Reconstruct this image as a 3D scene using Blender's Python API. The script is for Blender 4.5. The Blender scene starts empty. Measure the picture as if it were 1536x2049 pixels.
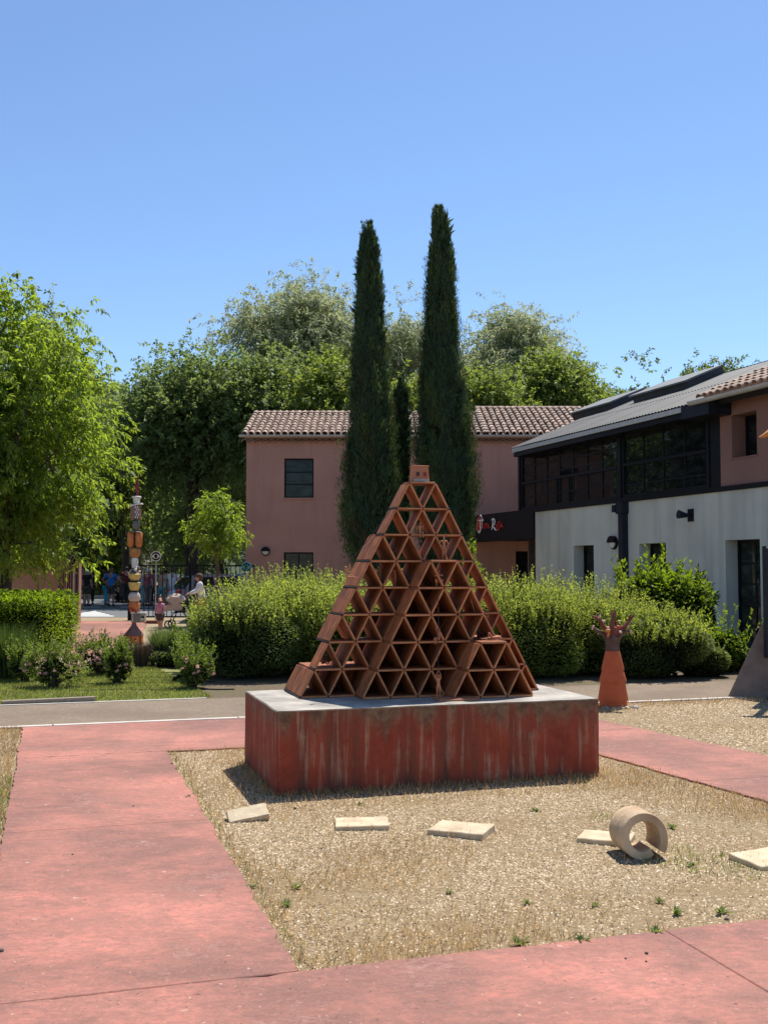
import bpy, bmesh, math, random
import numpy as np
from mathutils import Vector, Matrix, Euler

R = math.radians
SC = bpy.context.scene
COL = SC.collection

# ------------------------------------------------------------------ camera, sky, sun, exposure
CAM_H = 1.7
PITCH = R(3.04)
FPX = 2140.0                     # focal length in photo pixels (photo 1536 x 2049)
cam_d = bpy.data.cameras.new('camera')
cam_d.sensor_fit = 'VERTICAL'
cam_d.sensor_height = 36.0
cam_d.lens = 36.0 * FPX / 2049.0
cam_d.clip_start = 0.05
cam_d.clip_end = 4000.0
cam = bpy.data.objects.new('camera', cam_d)
COL.objects.link(cam)
cam.location = (0, 0, CAM_H)
cam.rotation_euler = (R(90) + PITCH, 0, 0)
SC.camera = cam

SUN_EL, SUN_AZ = R(62), R(28)
world = bpy.data.worlds.new('World')
SC.world = world
world.use_nodes = True
wn = world.node_tree
for n in list(wn.nodes):
    wn.nodes.remove(n)
wo = wn.nodes.new('ShaderNodeOutputWorld')
bg = wn.nodes.new('ShaderNodeBackground')
sky = wn.nodes.new('ShaderNodeTexSky')
sky.sky_type = 'NISHITA'
sky.sun_disc = False
sky.sun_elevation = SUN_EL
sky.sun_rotation = SUN_AZ
sky.altitude = 200
sky.air_density = 1.0
sky.dust_density = 0.2
sky.ozone_density = 6.0
bg.inputs['Strength'].default_value = 0.104
wn.links.new(sky.outputs[0], bg.inputs[0])
wn.links.new(bg.outputs[0], wo.inputs[0])

sun_d = bpy.data.lights.new('sun', 'SUN')
sun_d.energy = 4.2
sun_d.angle = R(0.53)
sun_d.color = (1.0, 0.955, 0.88)
sun = bpy.data.objects.new('sun', sun_d)
COL.objects.link(sun)
sdir = Vector((math.sin(SUN_AZ) * math.cos(SUN_EL), math.cos(SUN_AZ) * math.cos(SUN_EL), math.sin(SUN_EL)))
sun.rotation_euler = (-sdir).to_track_quat('-Z', 'Y').to_euler()
sun.location = sdir * 60

SC.view_settings.view_transform = 'Standard'
SC.view_settings.look = 'None'
SC.view_settings.exposure = 0.66
SC.view_settings.gamma = 1.0
SC.view_settings.use_curve_mapping = False
SC.cycles.max_bounces = 7
SC.cycles.diffuse_bounces = 4
SC.cycles.transparent_max_bounces = 8

# ------------------------------------------------------------------ helpers: where things stand
def ray(px, py):
    a = (px - 768.0) / FPX
    b = (1024.5 - py) / FPX
    c, s = math.cos(PITCH), math.sin(PITCH)
    return Vector((a, c - b * s, s + b * c))
EYE = Vector((0, 0, CAM_H))
def G(px, py, z=0.0):            # point of the level z seen at a photo pixel
    d = ray(px, py)
    return EYE + d * ((z - CAM_H) / d.z)
def P(px, py, Y):                # point at depth Y
    d = ray(px, py)
    return EYE + d * (Y / d.y)
def PL(px, py, o, n):            # point on a plane
    d = ray(px, py)
    return EYE + d * ((Vector(o) - EYE).dot(n) / d.dot(n))
def X(px, Y):
    return (px - 768.0) / FPX * Y
def Z(py, Y):
    return P(768, py, Y).z

TH = R(17)
EU = Vector((-math.sin(TH), math.cos(TH), 0))
EV = Vector((math.cos(TH), math.sin(TH), 0))
A0 = G(600, 1952)
def W(u, v, z=0.0):              # garden grid: u away, v to the right, from the inner path corner
    return Vector((A0.x, A0.y, 0)) + EU * u + EV * v + Vector((0, 0, z))

# ------------------------------------------------------------------ helpers: objects
def tag(o, label=None, cat=None, group=None, kind=None):
    if label: o['label'] = label
    if cat: o['category'] = cat
    if group: o['group'] = group
    if kind: o['kind'] = kind
    return o
def empty(name, loc=(0, 0, 0), rz=0.0, label=None, cat=None, group=None, kind=None):
    o = bpy.data.objects.new(name, None)
    COL.objects.link(o)
    o.location = loc
    o.rotation_euler = (0, 0, rz)
    o.empty_display_size = 0.1
    return tag(o, label, cat, group, kind)
def link(name, me, parent=None, M=None):
    o = bpy.data.objects.new(name, me)
    COL.objects.link(o)
    if parent: o.parent = parent
    if M is not None: o.matrix_local = M
    return o
def copy_tree(o, parent=None):
    c = o.copy()
    COL.objects.link(c)
    if parent: c.parent = parent
    for ch in list(o.children):
        copy_tree(ch, c)
    return c

class MB:
    """collects shapes for one mesh"""
    def __init__(s):
        s.v = []; s.f = []; s.m = []; s.cur = 0
    def add(s, vs, fs, M=None):
        b = len(s.v)
        if M is not None:
            vs = [M @ Vector(q) for q in vs]
        s.v.extend([tuple(q) for q in vs])
        for f in fs:
            s.f.append(tuple(i + b for i in f)); s.m.append(s.cur)
        return s
    def hexa(s, p):              # 8 points: bottom ring 0-3, top ring 4-7
        return s.add(p, [(3, 2, 1, 0), (4, 5, 6, 7), (0, 1, 5, 4), (1, 2, 6, 5), (2, 3, 7, 6), (3, 0, 4, 7)])
    def box(s, c, d, M=None):
        x, y, z = c; a, b, e = d[0] / 2, d[1] / 2, d[2] / 2
        return s.add([(x-a,y-b,z-e),(x+a,y-b,z-e),(x+a,y+b,z-e),(x-a,y+b,z-e),(x-a,y-b,z+e),(x+a,y-b,z+e),(x+a,y+b,z+e),(x-a,y+b,z+e)],
                     [(3,2,1,0),(4,5,6,7),(0,1,5,4),(1,2,6,5),(2,3,7,6),(3,0,4,7)], M)
    def rbox(s, c, d, r, M=None):  # bevelled box
        bm = bmesh.new()
        bmesh.ops.create_cube(bm, size=1.0)
        for v in bm.verts:
            v.co = Vector((v.co.x * d[0] + c[0], v.co.y * d[1] + c[1], v.co.z * d[2] + c[2]))
        bmesh.ops.bevel(bm, geom=bm.edges[:], offset=r, segments=1, affect='EDGES')
        bm.verts.index_update()
        s.add([v.co.copy() for v in bm.verts], [[v.index for v in f.verts] for f in bm.faces], M)
        bm.free()
        return s
    def tube(s, path, rad, seg=8, cap=True, flat=1.0):
        path = [Vector(p) for p in path]
        if not hasattr(rad, '__len__'): rad = [rad] * len(path)
        n = len(path); vs = []; fs = []
        prev = None
        for i, p in enumerate(path):
            t = (path[min(i + 1, n - 1)] - path[max(i - 1, 0)])
            if t.length < 1e-9: t = Vector((0, 0, 1))
            t.normalize()
            if prev is None:
                a = Vector((0, 0, 1)) if abs(t.z) < 0.9 else Vector((1, 0, 0))
                x = t.cross(a).normalized()
            else:
                x = (prev - t * prev.dot(t)).normalized()
            prev = x
            y = t.cross(x)
            for k in range(seg):
                an = 2 * math.pi * k / seg
                vs.append(p + x * (math.cos(an) * rad[i]) + y * (math.sin(an) * rad[i] * flat))
        for i in range(n - 1):
            for k in range(seg):
                k2 = (k + 1) % seg
                fs.append((i*seg+k, i*seg+k2, (i+1)*seg+k2, (i+1)*seg+k))
        if cap:
            fs.append(tuple(range(seg - 1, -1, -1)))
            fs.append(tuple((n-1)*seg + k for k in range(seg)))
        return s.add(vs, fs)
    def lathe(s, prof, seg=20, M=None, sx=1.0, sy=1.0):
        vs = []; fs = []
        n = len(prof)
        for r, z in prof:
            for k in range(seg):
                an = 2 * math.pi * k / seg
                vs.append((math.cos(an) * r * sx, math.sin(an) * r * sy, z))
        for i in range(n - 1):
            for k in range(seg):
                k2 = (k + 1) % seg
                fs.append((i*seg+k, i*seg+k2, (i+1)*seg+k2, (i+1)*seg+k))
        fs.append(tuple(range(seg - 1, -1, -1)))
        fs.append(tuple((n-1)*seg + k for k in range(seg)))
        return s.add(vs, fs, M)
    def ball(s, c, r, seg=10, rings=6, M=None):
        if not hasattr(r, '__len__'): r = (r, r, r)
        prof = []
        vs = []; fs = []
        for i in range(1, rings):
            a = math.pi * i / rings
            for k in range(seg):
                b = 2 * math.pi * k / seg
                vs.append((c[0] + r[0]*math.sin(a)*math.cos(b), c[1] + r[1]*math.sin(a)*math.sin(b), c[2] - r[2]*math.cos(a)))
        for i in range(rings - 2):
            for k in range(seg):
                k2 = (k + 1) % seg
                fs.append((i*seg+k, i*seg+k2, (i+1)*seg+k2, (i+1)*seg+k))
        b0 = len(vs); vs.append((c[0], c[1], c[2] - r[2])); vs.append((c[0], c[1], c[2] + r[2]))
        for k in range(seg):
            k2 = (k + 1) % seg
            fs.append((b0, k2, k)); fs.append((b0+1, (rings-2)*seg+k, (rings-2)*seg+k2))
        return s.add(vs, fs, M)
    def prism(s, poly, h, M=None):     # polygon in xy, extruded to z=h
        n = len(poly)
        vs = [(p[0], p[1], 0) for p in poly] + [(p[0], p[1], h) for p in poly]
        fs = [tuple(range(n - 1, -1, -1)), tuple(range(n, 2*n))]
        fs += [(i, (i+1) % n, n + (i+1) % n, n + i) for i in range(n)]
        return s.add(vs, fs, M)
    def mesh(s, name, mats, smooth=False):
        me = bpy.data.meshes.new(name)
        me.from_pydata(s.v, [], s.f)
        if not isinstance(mats, (list, tuple)): mats = [mats]
        for m in mats: me.materials.append(m)
        if len(mats) > 1: me.polygons.foreach_set('material_index', s.m)
        bm = bmesh.new(); bm.from_mesh(me)
        bmesh.ops.recalc_face_normals(bm, faces=bm.faces[:])
        bm.to_mesh(me); bm.free()
        if smooth:
            me.polygons.foreach_set('use_smooth', [True] * len(me.polygons))
            try:
                me.set_sharp_from_angle(angle=R(40))
            except Exception:
                pass
        me.update()
        return me
    def build(s, name, mats, parent=None, smooth=False, M=None):
        return link(name, s.mesh(name, mats, smooth), parent, M)

def npmesh(name, V, F, mat):
    """fast mesh from arrays, F (n,k)"""
    V = np.asarray(V, dtype=np.float32); F = np.asarray(F, dtype=np.int32)
    me = bpy.data.meshes.new(name)
    n, k = F.shape
    me.vertices.add(len(V)); me.vertices.foreach_set('co', V.ravel())
    me.loops.add(n * k); me.loops.foreach_set('vertex_index', F.ravel())
    me.polygons.add(n)
    me.polygons.foreach_set('loop_start', np.arange(0, n * k, k, dtype=np.int32))
    me.polygons.foreach_set('loop_total', np.full(n, k, dtype=np.int32))
    me.update(calc_edges=True)
    if isinstance(mat, (list, tuple)):
        for m in mat: me.materials.append(m)
    else:
        me.materials.append(mat)
    return me

# ------------------------------------------------------------------ helpers: materials
def newmat(name):
    m = bpy.data.materials.new(name)
    m.use_nodes = True
    nt = m.node_tree
    b = nt.nodes['Principled BSDF']
    return m, nt, b
def N(nt, t, **kw):
    n = nt.nodes.new(t)
    for k, v in kw.items():
        if k in n.inputs: n.inputs[k].default_value = v
        else: setattr(n, k, v)
    return n
def pos(nt, scale=(1, 1, 1), obj=False, rot=(0, 0, 0)):
    if obj:
        g = nt.nodes.new('ShaderNodeTexCoord'); out = g.outputs['Object']
    else:
        g = nt.nodes.new('ShaderNodeNewGeometry'); out = g.outputs['Position']
    mp = nt.nodes.new('ShaderNodeMapping')
    mp.inputs['Scale'].default_value = scale
    mp.inputs['Rotation'].default_value = rot
    nt.links.new(out, mp.inputs[0])
    return mp.outputs[0]
def noise(nt, vec, scale, detail=4, rough=0.6):
    n = nt.nodes.new('ShaderNodeTexNoise')
    n.inputs['Scale'].default_value = scale
    n.inputs['Detail'].default_value = detail
    n.inputs['Roughness'].default_value = rough
    nt.links.new(vec, n.inputs['Vector'])
    return n.outputs['Fac']
def ramp(nt, fac, stops):
    r = nt.nodes.new('ShaderNodeValToRGB')
    e = r.color_ramp.elements
    while len(e) < len(stops): e.new(0.5)
    for i, (p, c) in enumerate(stops):
        e[i].position = p
        e[i].color = (c, c, c, 1) if not hasattr(c, '__len__') else (c[0], c[1], c[2], 1)
    nt.links.new(fac, r.inputs[0])
    return r.outputs[0]
def mix(nt, fac, a, b, mode='MIX'):
    n = nt.nodes.new('ShaderNodeMix')
    n.data_type = 'RGBA'; n.blend_type = mode
    for sock, val in ((n.inputs['Factor'], fac), (n.inputs[6], a), (n.inputs[7], b)):
        if isinstance(val, bpy.types.NodeSocket): nt.links.new(val, sock)
        elif hasattr(val, '__len__'): sock.default_value = (val[0], val[1], val[2], 1)
        else: sock.default_value = val
    return n.outputs[2]
def bump(nt, b, h, strength, dist=0.01):
    n = nt.nodes.new('ShaderNodeBump')
    n.inputs['Strength'].default_value = strength
    n.inputs['Distance'].default_value = dist
    nt.links.new(h, n.inputs['Height'])
    nt.links.new(n.outputs[0], b.inputs['Normal'])
    return n
def k(c, f): return tuple(min(1, x * f) for x in c)

def plain(name, c, rough=0.7, var=0.18, scale=6.0, bs=0.0, bscale=60.0, metal=0.0, spec=0.4, c2=None, objvar=0.0, stretch=(1, 1, 1), obj=False, dist=0.01):
    m, nt, b = newmat(name)
    v = pos(nt, stretch, obj)
    f = noise(nt, v, scale, 5)
    col = ramp(nt, f, [(0.3, k(c, 1 - var)), (0.7, c2 if c2 else k(c, 1 + var))])
    if objvar:
        oi = nt.nodes.new('ShaderNodeObjectInfo')
        mr = N(nt, 'ShaderNodeMapRange'); nt.links.new(oi.outputs['Random'], mr.inputs[0])
        mr.inputs[3].default_value = 1 - objvar; mr.inputs[4].default_value = 1 + objvar
        col = mix(nt, 1.0, col, mr.outputs[0], 'MULTIPLY')
    nt.links.new(col, b.inputs['Base Color'])
    b.inputs['Roughness'].default_value = rough
    b.inputs['Metallic'].default_value = metal
    b.inputs['Specular IOR Level'].default_value = spec
    if bs:
        bump(nt, b, noise(nt, v, bscale, 4), bs, dist)
    return m

def leafmat(name, c, trans=0.45, var=0.35, tc=None, rough=0.55, spec=0.22):
    m, nt, b = newmat(name)
    g = nt.nodes.new('ShaderNodeNewGeometry')
    f = noise(nt, g.outputs['Position'], 1.3, 2)
    isl = g.outputs['Random Per Island']
    col1 = ramp(nt, isl, [(0.0, k(c, 1 - var)), (0.55, c), (1.0, (min(1, c[0] * (1 + var * 1.5)), c[1] * (1 + var), c[2] * (1 + var * .5)))])
    col = mix(nt, 0.5, col1, ramp(nt, f, [(0.35, k(c, 0.7)), (0.65, k(c, 1.25))]))
    nt.links.new(col, b.inputs['Base Color'])
    b.inputs['Roughness'].default_value = rough
    b.inputs['Specular IOR Level'].default_value = spec
    t = nt.nodes.new('ShaderNodeBsdfTranslucent')
    tcc = tc if tc else (c[0] * 2.2, c[1] * 1.9, c[2] * 0.9)
    nt.links.new(mix(nt, 1.0, col, (tcc[0] / c[0], tcc[1] / c[1], tcc[2] / c[2]), 'MULTIPLY'), t.inputs[0])
    ms = nt.nodes.new('ShaderNodeMixShader')
    ms.inputs[0].default_value = trans
    nt.links.new(b.outputs[0], ms.inputs[1]); nt.links.new(t.outputs[0], ms.inputs[2])
    nt.links.new(ms.outputs[0], nt.nodes['Material Output'].inputs[0])
    return m

def m_path():
    m, nt, b = newmat('red_concrete')
    v = pos(nt)
    big = noise(nt, v, 0.85, 5, 0.62)
    mid = noise(nt, pos(nt, (1, 2.2, 1), rot=(0, 0, -TH)), 3.2, 6, 0.7)
    fine = noise(nt, v, 70, 4, 0.7)
    col = ramp(nt, mid, [(0.3, (0.49, 0.168, 0.118)), (0.7, (0.57, 0.235, 0.172))])
    grit = noise(nt, pos(nt, (1, 1.6, 1), rot=(0, 0, -TH)), 22, 5, 0.75)
    wide = noise(nt, pos(nt, (1, 1, 1)), 0.42, 4, 0.6)
    dirt = ramp(nt, mix(nt, 0.2, mix(nt, 0.30, mix(nt, 0.5, big, wide), mid), grit), [(0.40, 0.0), (0.54, 0.97)])
    col = mix(nt, dirt, col, (0.165, 0.078, 0.058))
    col = mix(nt, ramp(nt, grit, [(0.42, 0.0), (0.62, 0.42)]), col, (0.235, 0.115, 0.085))
    scuff = ramp(nt, mix(nt, 0.5, noise(nt, pos(nt, (1, 1, 1)), 1.7, 4, 0.6), grit), [(0.55, 0.0), (0.66, 0.55)])
    col = mix(nt, scuff, col, (0.47, 0.26, 0.20))
    col = mix(nt, ramp(nt, fine, [(0.3, 0.0), (0.75, 0.35)]), col, (0.42, 0.21, 0.17))
    vo = nt.nodes.new('ShaderNodeTexVoronoi'); vo.inputs['Scale'].default_value = 11
    wv = nt.nodes.new('ShaderNodeVectorMath'); wv.operation = 'ADD'
    nt.links.new(v, wv.inputs[0])
    nz = nt.nodes.new('ShaderNodeTexNoise'); nz.inputs['Scale'].default_value = 30
    nt.links.new(v, nz.inputs[0])
    sc = nt.nodes.new('ShaderNodeVectorMath'); sc.operation = 'SCALE'; sc.inputs['Scale'].default_value = 0.05
    nt.links.new(nz.outputs['Color'], sc.inputs[0]); nt.links.new(sc.outputs[0], wv.inputs[1])
    nt.links.new(wv.outputs[0], vo.inputs['Vector'])
    spot = ramp(nt, vo.outputs['Distance'], [(0.06, 1.0), (0.13, 0.0)])
    sep = nt.nodes.new('ShaderNodeSeparateColor'); nt.links.new(vo.outputs['Color'], sep.inputs[0])
    sel = ramp(nt, sep.outputs[0], [(0.72, 0.0), (0.76, 0.8)])
    mu = nt.nodes.new('ShaderNodeMath'); mu.operation = 'MULTIPLY'
    nt.links.new(spot, mu.inputs[0]); nt.links.new(sel, mu.inputs[1])
    col = mix(nt, mu.outputs[0], col, (0.52, 0.38, 0.32))
    vo2 = nt.nodes.new('ShaderNodeTexVoronoi'); vo2.inputs['Scale'].default_value = 34
    nt.links.new(wv.outputs[0], vo2.inputs['Vector'])
    sp2_ = nt.nodes.new('ShaderNodeSeparateColor'); nt.links.new(vo2.outputs['Color'], sp2_.inputs[0])
    m2 = nt.nodes.new('ShaderNodeMath'); m2.operation = 'MULTIPLY'
    nt.links.new(ramp(nt, vo2.outputs['Distance'], [(0.10, 0.75), (0.2, 0.0)]), m2.inputs[0]); nt.links.new(ramp(nt, sp2_.outputs[1], [(0.70, 0.0), (0.78, 1.0)]), m2.inputs[1])
    col = mix(nt, m2.outputs[0], col, (0.50, 0.29, 0.23))
    m3 = nt.nodes.new('ShaderNodeMath'); m3.operation = 'MULTIPLY'
    nt.links.new(ramp(nt, vo2.outputs['Distance'], [(0.12, 0.8), (0.24, 0.0)]), m3.inputs[0]); nt.links.new(ramp(nt, sp2_.outputs[0], [(0.80, 0.0), (0.86, 1.0)]), m3.inputs[1])
    col = mix(nt, m3.outputs[0], col, (0.10, 0.055, 0.045))
    vc_ = nt.nodes.new('ShaderNodeTexVoronoi'); vc_.feature = 'DISTANCE_TO_EDGE'; vc_.inputs['Scale'].default_value = 0.62
    wb = nt.nodes.new('ShaderNodeVectorMath'); wb.operation = 'MULTIPLY_ADD'
    nb_ = nt.nodes.new('ShaderNodeTexNoise'); nb_.inputs['Scale'].default_value = 5; nb_.inputs['Detail'].default_value = 6
    nt.links.new(v, nb_.inputs[0]); nt.links.new(nb_.outputs['Color'], wb.inputs[0]); wb.inputs[1].default_value = (0.35, 0.35, 0.35); nt.links.new(v, wb.inputs[2])
    nt.links.new(wb.outputs[0], vc_.inputs['Vector'])
    m4 = nt.nodes.new('ShaderNodeMath'); m4.operation = 'MULTIPLY'
    nt.links.new(ramp(nt, vc_.outputs['Distance'], [(0.0015, 0.8), (0.005, 0.0)]), m4.inputs[0]); nt.links.new(ramp(nt, noise(nt, v, 0.9, 2), [(0.56, 0.0), (0.64, 0.8)]), m4.inputs[1])
    col = mix(nt, m4.outputs[0], col, (0.09, 0.045, 0.038))
    nt.links.new(col, b.inputs['Base Color'])
    b.inputs['Roughness'].default_value = 0.82
    b.inputs['Specular IOR Level'].default_value = 0.3
    bump(nt, b, mix(nt, 0.4, fine, mid), 0.35, 0.004)
    return m

def m_plinth():
    m, nt, b = newmat('stained_red_concrete')
    v = pos(nt)
    st = noise(nt, pos(nt, (1, 1, 0.07), rot=(0, 0, 0)), 7.5, 6, 0.62)
    st2 = noise(nt, pos(nt, (1, 1, 0.05)), 24, 4, 0.6)
    blot = noise(nt, v, 3.2, 6, 0.65)
    fine = noise(nt, v, 90, 3, 0.7)
    sz = nt.nodes.new('ShaderNodeSeparateXYZ'); nt.links.new(v, sz.inputs[0])
    col = ramp(nt, blot, [(0.25, (0.17, 0.032, 0.017)), (0.75, (0.50, 0.09, 0.042))])
    col = mix(nt, ramp(nt, mix(nt, 0.45, st, blot), [(0.45, 0.0), (0.62, 0.75)]), col, (0.11, 0.05, 0.032))
    col = mix(nt, ramp(nt, mix(nt, 0.35, st2, blot), [(0.53, 0.0), (0.64, 0.7)]), col, (0.46, 0.25, 0.16))
    # weathered band along the rim and a darker one by the ground
    hz = nt.nodes.new('ShaderNodeMath'); hz.operation = 'MULTIPLY_ADD'
    nt.links.new(st, hz.inputs[0]); hz.inputs[1].default_value = -0.95
    nt.links.new(sz.outputs[2], hz.inputs[2])
    rim = ramp(nt, hz.outputs[0], [(-0.06, 0.0), (0.16, 0.9)])
    rimc = ramp(nt, noise(nt, v, 14, 5, 0.7), [(0.35, (0.10, 0.062, 0.038)), (0.65, (0.24, 0.16, 0.09))])
    col = mix(nt, rim, col, rimc)
    foot = N(nt, 'ShaderNodeMapRange'); nt.links.new(hz.outputs[0], foot.inputs[0])
    foot.inputs[1].default_value = -0.52; foot.inputs[2].default_value = -0.4; foot.inputs[3].default_value = 0.75; foot.inputs[4].default_value = 0.0
    col = mix(nt, foot.outputs[0], col, (0.10, 0.05, 0.035))
    pit = ramp(nt, mix(nt, 0.4, fine, noise(nt, v, 34, 4, 0.7)), [(0.34, 0.75), (0.43, 0.0)])
    col = mix(nt, pit, col, (0.05, 0.03, 0.025))
    nt.links.new(col, b.inputs['Base Color'])
    b.inputs['Roughness'].default_value = 0.85
    b.inputs['Specular IOR Level'].default_value = 0.25
    bump(nt, b, fine, 0.4, 0.004)
    return m

def m_clay(name='tile_clay', c=(0.46, 0.125, 0.034), c2=(0.16, 0.05, 0.019), objvar=0.16):
    m, nt, b = newmat(name)
    tc = nt.nodes.new('ShaderNodeTexCoord')
    oi = nt.nodes.new('ShaderNodeObjectInfo')
    ad = nt.nodes.new('ShaderNodeVectorMath'); ad.operation = 'ADD'
    sc = nt.nodes.new('ShaderNodeVectorMath'); sc.operation = 'SCALE'; sc.inputs[0].default_value = (7, 13, 5)
    nt.links.new(oi.outputs['Random'], sc.inputs['Scale'])
    nt.links.new(tc.outputs['Object'], ad.inputs[0]); nt.links.new(sc.outputs[0], ad.inputs[1])
    mp = nt.nodes.new('ShaderNodeMapping'); mp.inputs['Scale'].default_value = (4, 60, 4)
    nt.links.new(ad.outputs[0], mp.inputs[0])
    gr = noise(nt, mp.outputs[0], 1.6, 5, 0.65)
    bl = noise(nt, ad.outputs[0], 9, 5, 0.6)
    fi = noise(nt, ad.outputs[0], 120, 3)
    col = ramp(nt, bl, [(0.3, c2), (0.62, c)])
    col = mix(nt, ramp(nt, gr, [(0.42, 0.0), (0.7, 0.6)]), col, (0.24, 0.14, 0.075))
    mr = N(nt, 'ShaderNodeMapRange'); nt.links.new(oi.outputs['Random'], mr.inputs[0])
    mr.inputs[3].default_value = 1 - objvar; mr.inputs[4].default_value = 1 + objvar
    col = mix(nt, 1.0, col, mr.outputs[0], 'MULTIPLY')
    nt.links.new(col, b.inputs['Base Color'])
    b.inputs['Roughness'].default_value = 0.72
    b.inputs['Specular IOR Level'].default_value = 0.35
    bump(nt, b, mix(nt, 0.5, gr, fi), 0.5, 0.003)
    return m

def m_render(name, c, stain, amt=0.5, zs=0.25):
    """painted wall render with soft stains and thin runs"""
    m, nt, b = newmat(name)
    v = pos(nt)
    big = noise(nt, v, 0.7, 6, 0.6)
    run = noise(nt, pos(nt, (1, 1, zs * 0.35)), 2.2, 5, 0.6)
    run2 = noise(nt, pos(nt, (1, 1, 0.04)), 7.0, 4, 0.6)
    fi = noise(nt, v, 45, 4, 0.7)
    col = ramp(nt, big, [(0.3, k(c, 0.86)), (0.7, k(c, 1.08))])
    col = mix(nt, ramp(nt, run, [(0.47, 0.0), (0.68, amt)]), col, stain)
    col = mix(nt, ramp(nt, run2, [(0.66, 0.0), (0.74, amt * 0.4)]), col, k(stain, 0.75))
    nt.links.new(col, b.inputs['Base Color'])
    b.inputs['Roughness'].default_value = 0.9
    b.inputs['Specular IOR Level'].default_value = 0.2
    bump(nt, b, fi, 0.35, 0.006)
    return m

def m_glass(name, c=(0.006, 0.007, 0.008), rough=0.02, spec=0.3):
    m, nt, b = newmat(name)
    b.inputs['Base Color'].default_value = (*c, 1)
    b.inputs['Roughness'].default_value = rough
    b.inputs['Specular IOR Level'].default_value = spec
    v = pos(nt)
    nt.links.new(ramp(nt, noise(nt, pos(nt, (2.2, 2.2, 4.5)), 1.3, 4, 0.6), [(0.42, c), (0.68, (c[0] * 3.2, c[1] * 3.4, c[2] * 3.0))]), b.inputs['Base Color'])
    bump(nt, b, noise(nt, v, 1.6, 1), 0.03, 0.02)
    return m

def m_ground(name, c1, c2, c3, s1=1.2, s2=26, bs=0.7, dist=0.012):
    m, nt, b = newmat(name)
    v = pos(nt)
    big = noise(nt, v, s1, 5, 0.6)
    fi = noise(nt, v, s2, 6, 0.75)
    f2 = noise(nt, v, s2 * 4.5, 3, 0.7)
    col = ramp(nt, fi, [(0.32, c1), (0.62, c2)])
    col = mix(nt, ramp(nt, big, [(0.42, 0.0), (0.62, 0.75)]), col, c3)
    col = mix(nt, ramp(nt, f2, [(0.4, 0.35), (0.6, 0.0)]), col, k(c1, 0.45))
    nt.links.new(col, b.inputs['Base Color'])
    b.inputs['Roughness'].default_value = 0.95
    b.inputs['Specular IOR Level'].default_value = 0.15
    bump(nt, b, mix(nt, 0.5, fi, f2), bs, dist)
    return m

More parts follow.
